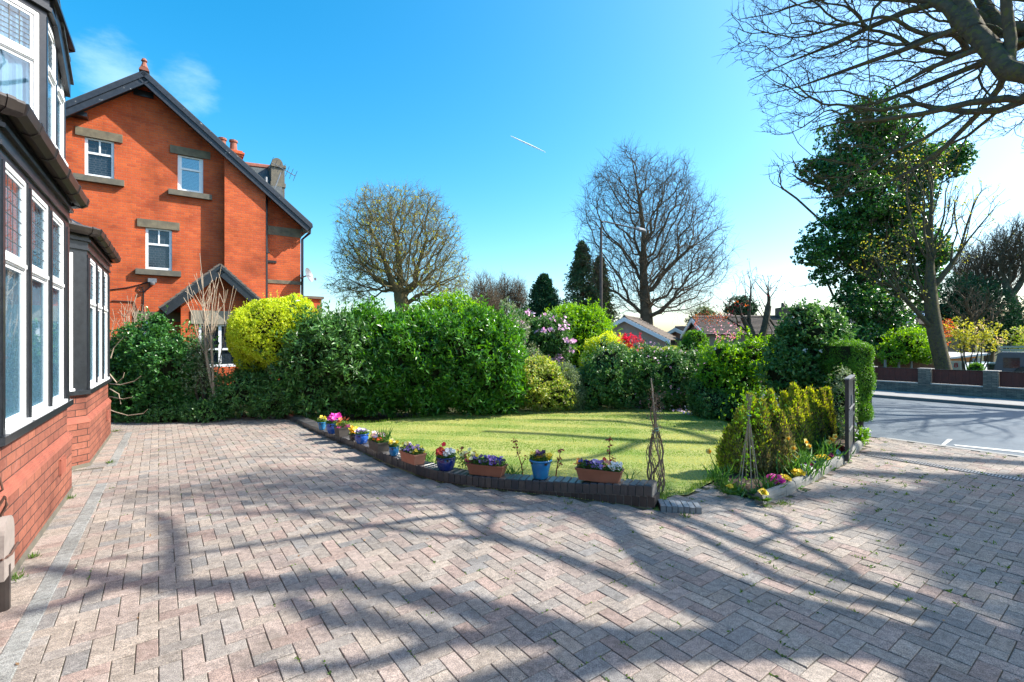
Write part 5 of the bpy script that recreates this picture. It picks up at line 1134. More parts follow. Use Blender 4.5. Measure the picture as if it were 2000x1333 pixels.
shrub('spotted_shrub', 'yellow and green variegated shrub at the back of the lawn', 'shrub', [(1045, 755, 55, 50), (1000, 770, 35, 38), (1080, 765, 40, 45), (1030, 720, 40, 22), (985, 790, 25, 20)], 11.2, .06, .034, 'yellow', 3.0, 7, 24, lump=.2)
shrub('silver_shrub', 'feathery grey-green shrub right of the yellow variegated one', 'shrub', [(1105, 755, 30, 45), (1120, 775, 25, 30)], 11.3, .045, .014, 'olive', 2.4, 7, 25, depth=.5)
shrub('pink_rhododendron', 'tall shrub with clusters of pink flowers beyond the timber rail', 'shrub', [(1045, 680, 40, 45), (1075, 665, 45, 45), (1020, 650, 35, 40)], 15, .1, .035, 'rhodo', 2.6, 7, 26, extra=(('flowers', 'mauve', 42, .11, .09, 9, None),))
shrub('back_shrub', 'tall light green shrub in front of the dark conifers', 'shrub', [(1110, 640, 50, 42), (1150, 650, 45, 50), (1080, 645, 30, 30), (1130, 690, 60, 45)], 16, .11, .04, 'lime', 2.4, 6, 27, lump=.2)
shrub('hedge_gap_shrub', 'bushy mid green shrub between the laurel and the pink-flowered shrub', 'shrub', [(1000, 645, 35, 35), (990, 610, 18, 30), (1020, 700, 40, 35)], 14, .08, .03, 'olive', 1.6, 6, 28, hull=False, depth=.6, stem=8)
shrub('yellow_shrub', 'bright yellow leafed shrub beside the base of the street lamp', 'shrub', [(1180, 680, 42, 26), (1215, 690, 28, 20), (1160, 700, 30, 25)], 13.5, .05, .026, 'privet', 2.6, 6, 29, depth=.4, lump=.25)
shrub('red_shrub', 'small shrub with bright scarlet young leaves above the camellia', 'shrub', [(1225, 664, 14, 14), (1240, 672, 16, 18), (1215, 660, 6, 7)], 12.8, .08, .022, 'scarlet', 1.3, 8, 30, hull=False, depth=.9)
shrub('camellia_hedge', 'dark glossy camellia left of the pink-flowered hedge behind the lawn', 'shrub', [(1190, 730, 50, 58), (1165, 755, 40, 50), (1220, 745, 40, 55), (1150, 775, 28, 30)], 11.6, .072, .038, 'camellia', 2.9, 6, 31, lump=.2, extra=(('pale_leaves', 'olive', 120, .05, .02, 3, None),))
shrub('flowering_hedge', 'dark camellia hedge sprinkled with small pink flowers behind the lawn', 'hedge', [(1265, 740, 45, 60), (1310, 735, 45, 58), (1350, 745, 40, 60), (1290, 765, 60, 40)], 11.7, .068, .036, 'camellia', 2.9, 6, 32, lump=.12, extra=(('flowers', 'mauve', 170, .028, .024, 5, None),))
shrub('clipped_hedge', 'low flat-topped clipped hedge below the bare beech trunk', 'hedge', [(1270, 695, 35, 18), (1310, 695, 35, 18), (1340, 696, 25, 17)], 13.2, .035, .02, 'yellow', 2.5, 6, 33, lump=.04)
shrub('round_bush', 'small rounded dark bush on top of the clipped hedge', 'bush', [(1358, 668, 24, 22), (1345, 675, 20, 14)], 12.6, .05, .025, 'box', 3, 6, 34)
shrub('bright_shrub', 'bright green soft-leaved shrub below the pollarded cherry', 'shrub', [(1415, 700, 45, 38), (1470, 700, 45, 42), (1440, 740, 50, 50), (1400, 770, 40, 48), (1390, 730, 30, 40), (1500, 690, 30, 30, .3)], 10.4, .07, .042, 'lime', 2.3, 6, 35, lump=.25, depth=.4, stem=8)
shrub('lawn_edge_shrub', 'dark leafy shrub beside the lawn below the bright green one', 'shrub', [(1395, 790, 32, 32), (1450, 800, 45, 40), (1370, 770, 25, 40, .4)], 10.1, .055, .03, 'camellia', 2.7, 6, 36)
shrub('white_camellia', 'large glossy camellia with a few white flowers left of the box hedge column', 'shrub', [(1580, 660, 55, 55), (1545, 690, 40, 50), (1620, 690, 42, 60), (1575, 720, 60, 70), (1530, 740, 40, 50), (1560, 615, 22, 22), (1610, 635, 35, 30), (1590, 770, 55, 40)], 9.5, .088, .046, 'camellia', 2.8, 6, 37, lump=.18, depth=.3, stem=6, extra=(('flowers', 'whitefl', 22, .04, .035, 6, None),))
r_ = thing('box_hedge_column', D(1680, 0, 8.4)*[1, 1, 0], 'tall narrow clipped box hedge column beside the gateway', 'hedge'); rng = RS(38); n = 11000; hx_ = np.array([.23, .5, .70]); cc = np.array([D(1672, 0, 8.4)[0], 8.7, .89]); rr_ = .17
p_ = rng.uniform(-1, 1, (n, 3)); ar = np.array([hx_[1]*hx_[2], hx_[0]*hx_[2], hx_[0]*hx_[1]]); ax_ = rng.choice(3, n, p=ar/ar.sum()); p_[np.arange(n), ax_] = np.sign(p_[np.arange(n), ax_]); p_ = p_*hx_; inn = np.clip(p_, -(hx_-rr_), hx_-rr_); nn_ = unit(p_-inn+1e-6); p_ = inn+nn_*rr_
p_ += nn_*(.022*np.sin(p_[:, 2:3]*11+p_[:, 0:1]*7)+.018*np.sin(p_[:, 1:2]*13+p_[:, 2:3]*5))-nn_*rng.uniform(0, .05, (n, 1)); P2 = np.repeat(p_+cc, 5, 0)+rng.normal(0, .012, (n*5, 3)); N2 = np.repeat(nn_, 5, 0); mb = MB()
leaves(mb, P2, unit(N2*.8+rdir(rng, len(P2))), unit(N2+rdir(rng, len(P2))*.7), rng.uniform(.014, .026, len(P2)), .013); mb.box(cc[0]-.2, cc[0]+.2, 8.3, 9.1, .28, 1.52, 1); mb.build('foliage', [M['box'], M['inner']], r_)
mb = MB(); b_ = D(1680, 0, 8.4)*[1, 1, 0]; mb.tube([b_, b_+[0, 0, .4]], .05, 7); mb.build('trunk', M['bark'], r_)
shrub('gate_climber', 'loose small-leaved climber on the hedge side of the gate', 'climber', [(1640, 790, 15, 70), (1632, 840, 18, 45), (1650, 740, 12, 25)], 8, .03, .018, 'olive', 2.2, 5, 39, depth=.6, extra=(('young_leaves', 'box', 160, .035, .02, 4, None),))
shrub('road_side_plants', 'clump of pale green leafy plants at the kerb beyond the gate', 'plant', [(1674, 862, 18, 16), (1668, 872, 13, 12), (1685, 848, 12, 10)], 7.4, .05, .014, 'lime', 1.8, 8, 40, up=1.2, hull=False, depth=.7, extra=(('white_flowers', 'whitefl', 20, .02, .016, 4, None),))
# ---- golden thujas in the bed: flame-shaped sprays
def thuja(label, spires, Y, seed, group='golden conifers in the flower bed'):
    rng = RS(seed); c0 = D(np.mean([s[0] for s in spires]), 0, Y)*[1, 1, 0]; root = thing('golden_conifer', c0, label, 'conifer', group); mb = MB()
    for (px, pt, pb, w, yo, br) in spires:
        y = Y+yo; base = D(px, pb, y); top = D(px, pt, y); h = top[2]-max(base[2], .02); R = w/F*y; n = int(1500*h*R/.12)
        t_ = rng.uniform(0, 1, n)**1.15; prof = np.sin(np.clip(t_, 0, 1)**.62*pi*.93+.22)*1.0; prof = np.clip(prof, .03, 1)
        th = rng.uniform(0, 2*pi, n); lump = 1+.16*np.sin(th*3+t_*14+px)+.1*np.sin(th*7-t_*23)
        rr = R*prof*lump*(1-.4*rng.uniform(0, 1, n)**2)
        P = np.stack([base[0]+rr*np.cos(th), y+rr*np.sin(th), max(base[2], .02)+h*t_*.97], 1); out_ = np.stack([np.cos(th), np.sin(th), 0*th], 1)
        ok = (out_[:, 1] < .6); P, out_, tt = P[ok], out_[ok], t_[ok]; per = 6; P2 = np.repeat(P, per, 0)+rng.normal(0, .016, (len(P)*per, 3)); O2 = np.repeat(out_, per, 0); d = unit(O2*.45+[0, 0, 1.]+rdir(rng, len(P2))*.55)
        nz = np.sin(P2[:, 0]*9+seed)*np.sin(P2[:, 2]*7+1)*.5+.5; brown = rng.uniform(0, 1, len(P2)) < np.clip(br*(1.25-np.repeat(tt, per))*(.5+nz), 0, 1)
        for sel, mi in ((~brown, 0), (brown, 1)): leaves(mb, P2[sel], d[sel], unit(O2[sel]+rdir(rng, sel.sum())*.5), .05*rng.uniform(.6, 1.2, sel.sum()), .017, mi, fold=.1)
        ell(mb, (base[0], y, max(base[2], .02)+h*.42), np.array([R*.72, R*.72, h*.4]), rng, 2)
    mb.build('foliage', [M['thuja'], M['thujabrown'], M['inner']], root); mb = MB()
    mb.tube([c0, c0+[0, 0, .3]], .04, 6); mb.build('trunk', M['bark'], root); return root
thuja('large golden conifer browned at its base behind the cane wigwam', [(1466, 770, 950, 24, .05, .6), (1486, 782, 950, 22, -.1, .9), (1503, 764, 950, 26, .05, .6), (1447, 800, 950, 24, -.05, .5), (1424, 838, 948, 20, .1, .2), (1523, 806, 953, 22, -.1, 1.), (1537, 862, 955, 17, -.1, 1.2), (1480, 830, 955, 34, -.05, 1.1), (1440, 860, 950, 28, 0, .4), (1510, 850, 955, 30, -.1, 1.2)], 5.85, 51)
thuja('golden conifer with pointed tips left in the group behind the daffodils', [(1532, 766, 895, 15, .1, .3), (1550, 752, 905, 19, 0, .4), (1567, 764, 905, 15, .1, .5), (1541, 800, 905, 20, -.1, .6), (1560, 810, 905, 18, -.12, .7)], 6.6, 52)
thuja('golden conifer in the middle of the group behind the daffodils', [(1583, 758, 900, 15, 0, .5), (1594, 785, 900, 13, -.1, .8), (1577, 800, 900, 14, -.1, .8)], 6.9, 53)
thuja('narrow bronze-tipped golden conifer nearest the gate', [(1604, 762, 895, 13, 0, 1.1), (1616, 758, 890, 11, .15, .5), (1610, 800, 895, 12, -.1, 1.)], 7.15, 54)

# ---- wigwam of canes and twisted stems
b_ = G(1462, 958); root = thing('cane_wigwam', b_, 'wigwam of pale bamboo canes tied near the top in front of the large golden conifer', 'plant support'); rng = RS(55); tp = D(1463, 812, b_[1])
mb = MB()
for i in range(6):
    a_ = i*pi/3+.3; f_ = b_+np.array([cos(a_)*.11, sin(a_)*.12, 0]); d_ = tp-f_; mb.tube([f_, tp, f_+d_*1.28], [.006, .0055, .005], 5)
mb.build('canes', M['barkpale'], root); mb = MB(); th = np.linspace(0, 2*pi, 12); mb.tube([tp+np.array([cos(a_)*.016, sin(a_)*.016, .0]) for a_ in th], .006, 5); mb.build('tie', sm('blue_string', (.05, .25, .28), None, 5, .6), root)
mb = MB(); P = rng.uniform(-1, 1, (150, 3))*[.09, .07, .5]+b_+[0, 0, .55]; leaves(mb, P, rdir(rng, 150), rdir(rng, 150), .035, .02); P = rng.normal(0, 1, (200, 3))*[.12, .08, .14]+tp+[0, 0, .1]; leaves(mb, P, rdir(rng, 200)+[0, 0, .3], rdir(rng, 200), .04, .022); mb.build('climber_leaves', M['lime'], root)
b_ = G(1281, 967); root = thing('twisted_climber', b_, 'bare twisted brown climber stems bound to a thin stake at the end of the wall', 'climber'); rng = RS(56)
mb = MB(); Hh = lambda z_: D(0, z_, b_[1])[2]
for i in range(13):
    ph = rng.uniform(0, 6.28); tw = rng.uniform(2, 5)*rng.choice([-1, 1]); zs_ = np.linspace(0, Hh(rng.uniform(738, 870)), 18)
    env = np.interp(zs_, [0, .15, .45, .62, .68, .85, 1.2], [.05, .075, .085, .035, .02, .055, .03]); mb.tube([b_+np.array([cos(ph+tw*z_+.3*sin(z_*9+i))*e+.012*sin(z_*17+i), sin(ph+tw*z_)*e*.8, z_]) for z_, e in zip(zs_, env)], np.linspace(.0085, .003, 18)*(1.3 if i < 4 else .75), 6)
for i in range(70):
    z_ = rng.uniform(.25, 1.05); q = b_+np.array([rng.normal(0, .03), rng.normal(0, .03), z_]); mb.tube([q, q+rdir(rng, 1)[0]*.05+[0, 0, .02], q+rdir(rng, 1)[0]*.1+[0, 0, .04]], [.0025, .002, .0012], 3)
mb.build('stems', M['barkpale'].copy() if False else sm('brown_stem', (.13, .08, .05), (.25, .17, .11), 12, .85), root)
mb = MB(); mb.tube([b_+[.045, 0, -.13], b_+[.03, 0, .4], b_+[-.05, 0, 1.22]], .006, 6); mb.build('stake', M['barkpale'], root)
mb = MB(); mb.tube([b_+np.array([cos(a_)*.028, sin(a_)*.028, .655+.004*a_]) for a_ in np.linspace(0, 2*pi*2, 24)], .0035, 5); mb.build('tie', sm('green_string', (.1, .35, .3), None, 5, .6), root)
mb = MB(); P = rng.normal(0, 1, (90, 3))*[.04, .04, .16]+b_+[0, 0, .85]; leaves(mb, P, rdir(rng, 90), rdir(rng, 90), .03, .014); mb.build('dead_leaves', M['litter'], root)

# ---- far trees
SY = 40
bare_tree('sycamore_tree', 'wide domed bare tree with touches of yellow young leaf beyond the laurel hedge', PB([(705, 440, 50, 55, 0, 3), (745, 405, 55, 42, 0, 3), (805, 405, 55, 42, 0, 3), (855, 455, 48, 55, 0, 3), (882, 515, 38, 50, 0, 2.5), (685, 505, 36, 36, 0, 2.5), (690, 568, 46, 26, 0, 3), (785, 490, 95, 85, 0, 5), (850, 560, 65, 40, 0, 4), (720, 520, 60, 60, 0, 4), (658, 556, 24, 18, 0, 1.5), (905, 560, 22, 30, 0, 1.5), (722, 392, 28, 22, 0, 2), (835, 395, 30, 26, 0, 2), (668, 470, 22, 22, 0, 2)], SY), 6200,
          [(None, px3(SY, (784, 690), (785, 640), (786, 600), (785, 585))), (8, px3(SY, (770, 560, 39), (755, 520, 38.6), (735, 470, 38.4), (715, 430, 38))), (8, px3(SY, (782, 550), (778, 500), (770, 450, 41), (760, 400, 41.5))), (8, px3(SY, (795, 555, 41), (800, 500, 42), (805, 450, 42), (812, 400, 42))), (8, px3(SY, (810, 565, 40), (835, 520, 40), (860, 470, 40))), (8, px3(SY, (820, 575, 39), (860, 550, 38), (895, 540, 38))), (8, px3(SY, (760, 575, 41), (720, 560, 42), (680, 565, 43))), (8, px3(SY, (750, 560, 39), (710, 520, 38), (680, 490, 38)))], .0115, .62, .3, 61, mat='barkolive', tw=(3, .8, .0075), buds=('bud', 900, .16, .12, 4))
BY = 35
bare_tree('beech_tree', 'tall bare beech with drooping fine twigs behind the street lamp', PB([(1215, 335, 55, 42, 0, 3), (1290, 350, 62, 50, 0, 3), (1180, 385, 50, 45, 0, 3), (1165, 455, 42, 50, 0, 2.5), (1265, 430, 90, 95, 0, 5), (1350, 430, 55, 60, 0, 3), (1375, 500, 50, 60, 0, 3), (1190, 530, 50, 60, 0, 3), (1300, 530, 100, 75, 0, 5), (1330, 590, 70, 30, 0, 3), (1220, 590, 40, 30, 0, 2.5), (1140, 420, 22, 24, 0, 1.2), (1405, 455, 22, 22, 0, 1.2), (1400, 540, 26, 26, 0, 1.2), (1235, 305, 26, 14, 0, 1.2), (1150, 510, 24, 26, 0, 1.2), (1340, 360, 26, 26, 0, 1.2)], BY), 5200,
          [(None, px3(BY, (1268, 700), (1266, 675), (1263, 620), (1259, 570), (1256, 520), (1258, 460), (1250, 400), (1240, 340), (1232, 300))), (6, px3(BY, (1275, 570), (1290, 540), (1330, 500), (1370, 470), (1400, 450))), (8, px3(BY, (1285, 520, 36), (1295, 460, 37), (1300, 400, 37), (1305, 340, 37))), (10, px3(BY, (1240, 520, 34), (1215, 480, 33), (1190, 440, 33))), (12, px3(BY, (1280, 460, 34), (1315, 420, 33), (1345, 390, 33))), (5, px3(BY, (1290, 610, 34), (1340, 605, 33), (1385, 620, 33))), (5, px3(BY, (1240, 590, 36), (1205, 570, 37), (1160, 560, 37))), (14, px3(BY, (1225, 420), (1200, 380), (1180, 340)))], .0105, .46, .33, 62, tw=(3, 1.0, .0068))
for i, (x, top, w_, Y_, lab) in enumerate(((945, 545, 30, 52, 'feathery bare tree just right of the domed sycamore'), (985, 545, 20, 60, 'thin upright bare tree in the far row right of the sycamore'), (1012, 550, 18, 60, 'thin bare tree in the far row left of the dark yew'), (925, 590, 24, 50, 'small bare brownish tree below the sycamore crown'), (965, 575, 18, 58, 'low bare tree in the middle of the far row'))):
    b_ = D(x, 690, Y_); bare_tree('bare_tree', lab, PB([(x, (top+650)/2-12, w_, (650-top)/2, 0, w_/F*Y_), (x-w_*.3, top+30, w_*.6, 28), (x+w_*.35, top+34, w_*.55, 28)], Y_), 620, [(None, [b_, D(x, 650, Y_), D(x, 600, Y_), D(x, top+25, Y_)])], .015, .2, .7, 63+i, tw=(3, 1., .011), group='bare trees in the far row')
for i, (x, top, w_, Y_, lab) in enumerate(((1930, 450, 55, 32, 'bare spreading tree at the right behind the shed'), (1985, 420, 45, 30, 'bare tree at the right edge behind the blue off-road car'), (1890, 480, 30, 36, 'slender bare tree between the ivy tree and the shed'))):
    b_ = D(x, 730, Y_); bare_tree('bare_tree', lab, PB([(x, top+70, w_, 70, 0, w_/F*Y_), (x-w_*.5, top+90, w_*.6, 45), (x+w_*.45, top+60, w_*.6, 50)], Y_), 1200, [(None, [b_, D(x+4, 660, Y_), D(x-2, 600, Y_)]), (4, px3(Y_, (x-20, 560), (x-35, 500))), (4, px3(Y_, (x+15, 550), (x+25, 480)))], .011, .28, .5, 70+i, tw=(3, .6, .008), group='bare trees beyond the wall', buds=('bud', 60, .07, .05, 2))
def conifer(label, px, top, base, w, Y, seed, mat, droop=.25, n=9000, L=.22, open_=.0, group='dark conifers behind the hedge'):
    rng = RS(seed); b_ = D(px, base, Y); t_ = D(px, top, Y); h = t_[2]-b_[2]; R = w/F*Y; root = thing('conifer_tree', b_*[1, 1, 0]-[0, 0, .6], label, 'conifer', group)
    mb = MB(); mb.tube([b_*[1, 1, 0]-[0, 0, .6], b_+[0, 0, h*.5], t_], [.22, .14, .02], 7); k = int(70)
    tips = []
    for i in range(k*3):
        f = (i+rng.uniform())/(k*3); z_ = b_[2]+h*f*.98; a_ = rng.uniform(0, 6.28); r_ = R*(1-f)**.75*rng.uniform(.65, 1.1); e = np.array([b_[0]+cos(a_)*r_, Y+sin(a_)*r_, z_+r_*(.25-droop)]); s_ = np.array([b_[0], Y, z_+.1]); mb.tube([s_, (s_+e)/2+[0, 0, r_*.08], e], [.03, .02, .008], 3, cap=False); tips.append((s_, e, r_))
    mb.build('trunk_and_branches', M['barkfar'], root); mb = MB(); m_ = n//len(tips); Ps, Ds = [], []
    for s_, e, r_ in tips:
        q = rng.uniform(.2+open_, 1.04, m_)[:, None]; Ps.append(s_+(e-s_)*q+rng.normal(0, 1, (m_, 3))*[.1*r_+.08, .1*r_+.08, .09]+[0, 0, .04]); Ds.append(unit((e-s_)[None]*.7/max(r_, .1)+rdir(rng, m_)*.8+[0, 0, -.3 if droop > 0 else .5]))
    P, d = np.concatenate(Ps), np.concatenate(Ds); leaves(mb, P, d, rdir(rng, len(P)), L*rng.uniform(.6, 1.2, len(P)), L*.38); mb.build('crown', M[mat], root); return root
conifer('dark green rounded yew left of the taller spruces', 1062, 540, 648, 44, 38, 81, 'conifer', -.1, 26000, .24)
conifer('tall open spruce with drooping branches left of the street lamp', 1137, 470, 650, 52, 36, 82, 'cedar', .4, 11000, .26, .1)
conifer('dull olive spruce directly behind the street lamp', 1172, 500, 655, 40, 38, 83, 'cedar', .4, 11000, .26, .1)
shrub('round_evergreen', 'small dark rounded evergreen above the long bungalow roof', 'tree', [(1446, 606, 28, 26)], 33, .16, .07, 'conifer', 3.5, 6, 84, lump=.1, base=D(1446, 0, 33)*[1, 1, 0], zmin=-.5, trunk=1)
shrub('brown_evergreen', 'dull brown-green shrub tree behind the cherry blossom', 'tree', [(1376, 617, 18, 16), (1355, 628, 14, 12)], 34, .16, .06, 'olive', 2.5, 6, 85, zmin=-.5)
# ---- ivy-clad tree
IY = 22
ivb = [(1700, 230, 55, 40), (1672, 280, 70, 52), (1735, 285, 75, 60), (1640, 330, 68, 40), (1590, 330, 40, 26), (1670, 385, 72, 62), (1745, 370, 72, 65), (1845, 318, 55, 38), (1800, 335, 45, 42), (1880, 300, 26, 22), (1585, 490, 40, 32), (1635, 470, 68, 60), (1715, 465, 78, 68), (1600, 540, 26, 20), (1700, 545, 60, 50), (1665, 590, 48, 44), (1710, 625, 68, 65), (1795, 500, 50, 62), (1835, 490, 32, 34), (1790, 560, 40, 40), (1680, 660, 55, 40), (1745, 660, 45, 45), (1770, 440, 50, 50)]
ivb = [(b[0], b[1], b[2], b[3], ((i*7) % 5-2)*.35) for i, b in enumerate(ivb)]
base = D(1705, 0, IY)*[1, 1, 0]-[0, 0, .6]
ivb = [(b[0]-(b[0]-1705)*.06, b[1], b[2]*.92, b[3]*.92, b[4]) for b in ivb]
r_ = shrub('ivy_clad_tree', 'tall tree smothered in dark ivy across the road', 'tree', ivb, IY, .12, .1, 'ivy', 4.6, 7, 86, hull=False, base=base, depth=.6, lump=.22, lumpf=2.2, part='ivy', zmin=0, droop=.2)
P0, par0 = chain((None, [base]+px3(IY, (1700, 660), (1695, 560), (1690, 450), (1700, 330), (1698, 230))), (12, px3(IY, (1640, 500), (1590, 500))), (16, px3(IY, (1650, 380), (1600, 330))), (14, px3(IY, (1770, 420), (1840, 320), (1890, 290))))
rng = RS(87); P, par = arbor(P0, par0, np.concatenate([fill(rng, PB([(b[0], b[1], b[2]*1.25, b[3]*1.2) for b in ivb[:18]], IY), 1500), fill(rng, PB([(1540, 330, 40, 40), (1560, 350, 50, 30), (1700, 200, 60, 50), (1550, 560, 30, 20)], IY), 260)]), .5)
mb = MB(); branch_mesh(mb, P, par, .011, .4); mb.build('trunk_and_branches', M['barkfar'], r_, smooth=True)
# leaning sapling in front of it
LY = 17.2
bare_tree('leaning_tree', 'leaning mossy-trunked young tree just behind the stone wall in front of the ivy', PB([(1815, 400, 60, 60, 0, 1.2), (1760, 480, 75, 45, 0, 1.2), (1720, 520, 50, 40, 0, 1), (1870, 470, 50, 50, 0, 1), (1900, 400, 50, 50, 0, 1), (1800, 330, 60, 50, 0, 1), (1770, 570, 40, 30, 0, .8)], LY), 850,
          [(None, px3(LY, (1850, 760), (1845, 725), (1835, 690), (1825, 650), (1818, 600), (1816, 540), (1817, 480), (1816, 430), (1822, 380))), (6, px3(LY, (1800, 560), (1775, 530), (1740, 500), (1700, 480))), (9, px3(LY, (1840, 420), (1860, 380), (1890, 340))), (4, px3(LY, (1835, 600), (1838, 640, 17), (1842, 620)))], .007, .24, .75, 88, mat='barkmoss', buds=('bud', 420, .075, .05, 3))
shrub('verge_shrub', 'fresh green shrub behind the wall beside the leaning trunk', 'shrub', [(1775, 672, 40, 34), (1745, 690, 28, 24), (1800, 690, 25, 22)], 19.2, .1, .05, 'lime', 2.2, 6, 89, depth=.4)
shrub('orange_shrub', 'thin orange-leaved shrub right of the leaning trunk', 'shrub', [(1848, 645, 14, 24), (1842, 668, 10, 12)], 20, .08, .04, 'orange', .9, 5, 90, hull=False, depth=.9)
shrub('pale_shrub', 'pale yellow-green leafy small tree above the timber shed', 'tree', [(1895, 665, 45, 25), (1925, 655, 30, 30), (1870, 650, 22, 30)], 18.6, .08, .045, 'bud', .75, 4, 91, hull=False, depth=.9, stem=10)
shrub('dark_thicket', 'dark twiggy evergreen mass behind the pale shrub at the right', 'shrub', [(1880, 590, 48, 45), (1920, 610, 40, 50), (1970, 640, 50, 50), (1840, 610, 30, 35)], 30, .2, .07, 'conifer', 1.3, 5, 92, depth=.5, zmin=-.5)
bare_tree('bare_shrub', 'tangled brown leafless shrub in front of the dark thicket', PB([(1890, 590, 40, 40), (1930, 600, 35, 40)], 27), 700, [(None, [D(1900, 720, 27), D(1900, 660, 27), D(1898, 620, 27)])], .012, .12, .5, 93, cat='shrub')
shrub('small_conifer', 'small round bright green conifer just behind the stone wall by the board', 'bush', [(1905, 720, 12, 11), (1896, 722, 8, 8)], 15.6, .04, .018, 'box', 3, 6, 94, base=D(1905, 0, 15.6)*[1, 1, 0])
shrub('right_shrub', 'yellow-green young foliage at the right edge above the off-road car', 'shrub', [(1990, 665, 22, 30), (2010, 690, 22, 26)], 24, .1, .05, 'yellow', 1.4, 5, 95, hull=False, depth=.8)
# ---- pollarded cherry
CY = 10.9
r_, P = bare_tree('pollarded_cherry', 'hard-pruned cherry stump with thick cut limbs and thin bronze-leaved shoots', PB([(1470, 560, 45, 45, 0, .4), (1500, 560, 40, 30, 0, .4), (1420, 610, 45, 30, 0, .4)], CY), 190,
    [(None, px3(CY, (1478, 800), (1478, 720), (1478, 690), (1482, 670))), (4, px3(CY, (1470, 660), (1458, 630), (1447, 618), (1440, 600))), (5, px3(CY, (1490, 650), (1496, 625), (1498, 605), (1500, 597))), (3, px3(CY, (1500, 680, 9.8), (1530, 655, 9.6), (1560, 645, 9.5), (1600, 628, 9.4))), (4, px3(CY, (1475, 600, 10), (1472, 560, 10), (1463, 510, 10))), (5, px3(CY, (1510, 590, 10), (1525, 570, 10), (1550, 560, 10))), (4, px3(CY, (1440, 650, 10), (1415, 620, 10), (1385, 610, 10), (1345, 640, 10)))], .004, .11, .7, 96, mat='bark', buds=('redleaf', 160, .035, .018, 4))
mb = MB()
for pts, r0_, r1_ in (((( 1478, 700), (1484, 670), (1494, 640), (1498, 615), (1501, 598)), .085, .065), (((1480, 690), (1470, 665), (1460, 640), (1450, 620)), .07, .05), (((1485, 690), (1510, 672), (1530, 655), (1560, 645), (1600, 628)), .055, .025), (((1526, 662), (1525, 645), (1532, 632)), .035, .028), (((1530, 656), (1515, 640), (1502, 622)), .03, .024), (((1478, 700), (1478, 760), (1478, 830)), .09, .11)):
    mb.tube(px3(CY-.05, *pts), np.linspace(r0_, r1_, len(pts)), 9)
mb.build('cut_limbs', M['bark'], r_); rng = RS(97)
for nm, mt, bl_, cnt in (('blossom', 'blossom', [(1405, 655, 18, 14), (1430, 648, 20, 16), (1385, 640, 16, 12), (1415, 625, 14, 14), (1360, 630, 14, 14)], 34), ('bronze_leaves', 'orange', [(1400, 618, 26, 14), (1375, 625, 22, 16), (1450, 590, 12, 16)], 34)):
    c = fill(rng, PB(bl_, 10.1), cnt); P2 = np.repeat(c, 7, 0)+rng.normal(0, .028, (cnt*7, 3)); mb = MB(); leaves(mb, P2, rdir(rng, len(P2)), rdir(rng, len(P2)), .034, .024); mb.build(nm, M[mt], r_)

# ---- the big tree leaning over the drive from the right: its trunk stands outside the frame
SUNH = sd[:2]/sd[2]
def SH(px, py, z): g = G(px, py); return [g[0]+SUNH[0]*z, g[1]+SUNH[1]*z, z]
def SX(px, py, X=7.4): g = G(px, py); return SH(px, py, (X-g[0])/SUNH[0])
T0 = np.array([7.5, 2.75, 0.])
stem = [SX(2000, 1275), SX(1820, 1258), SX(1640, 1245), SX(1510, 1250), SX(1400, 1262), SX(1229, 1265), SX(1095, 1245), SX(988, 1198), SX(868, 1171), SX(747, 1151), SX(627, 1138, 7.3)]
polys = [(None, [T0, [7.48, 2.95, 2], [7.42, 3.1, 3.6]]+stem, (.27, .1))]
def add(at, pts, r_):
    k_ = 1.35 if r_[0] < .13 and np.mean([q[1]/max(q[0]-0, .1) for q in pts]) < .93 and np.mean([q[2] for q in pts]) > 4.2 and all((q[2]-1.6)/q[1] > .68 or q[0]/q[1] > 1.06 for q in pts[1:]) else 1.; polys.append((0, [at]+list(pts), (r_[0]*k_, r_[1]*k_)))
add(stem[-1], [SH(480, 1140, 8.0), SH(350, 1150, 8.2), SH(240, 1135, 8.3), SH(140, 1120, 8.5), SH(20, 1105, 8.7)], (.1, .04))
add([7.42, 3.1, 3.6], [SH(2000, 1325, 4.6), SH(1900, 1330, 4.9), SH(1780, 1345, 5.3)], (.16, .07))
L1 = [SH(1480, 1205, 5.15), SH(1400, 1180, 4.9), SH(1308, 1127, 4.6), SH(1240, 1070, 4.35), SH(1207, 1008, 4.15)]+px3(5, (1960, 130, 5.35), (1935, 95, 5.45), (1895, 52, 5.65))
add(stem[2], L1, (.13, .1)); add(D(1895, 52, 5.65), px3(6, (1850, 0, 5.9), (1810, -70, 6.1), (1750, -180, 6.5)), (.085, .035))
add(stem[3], [SH(1362, 1198, 5.9), SH(1282, 1164, 5.85), SH(1202, 1131, 5.8), SH(1135, 1104, 5.9), SH(1055, 1077, 6), SH(975, 1051, 6.1), SH(914, 1027, 6.2)], (.055, .04))
add(SH(914, 1027, 6.2), [SH(880, 990, 6.4), SH(861, 957, 6.6), SH(727, 954, 7), SH(560, 960, 7.3), SH(400, 975, 7.6), SH(250, 960, 8)], (.04, .025)); add(SH(861, 957, 6.6), [SH(727, 900, 7.2), SH(500, 885, 7.8), SH(350, 905, 8.2)], (.035, .02))
add(SH(975, 1051, 6.1), [SH(961, 970, 6.6), SH(828, 984, 6.9), SH(647, 994, 7.2), SH(480, 1010, 7.5), SH(340, 1005, 7.8)], (.04, .025))
add(stem[0], [SH(1890, 1198, 4.35), SH(1777, 1166, 4.4), SH(1664, 1127, 4.5), SH(1556, 1099, 4.6), SH(1466, 1065, 4.7), SH(1381, 1036, 4.8), SH(1308, 1002, 5), SH(1230, 985, 5.2)], (.06, .035))
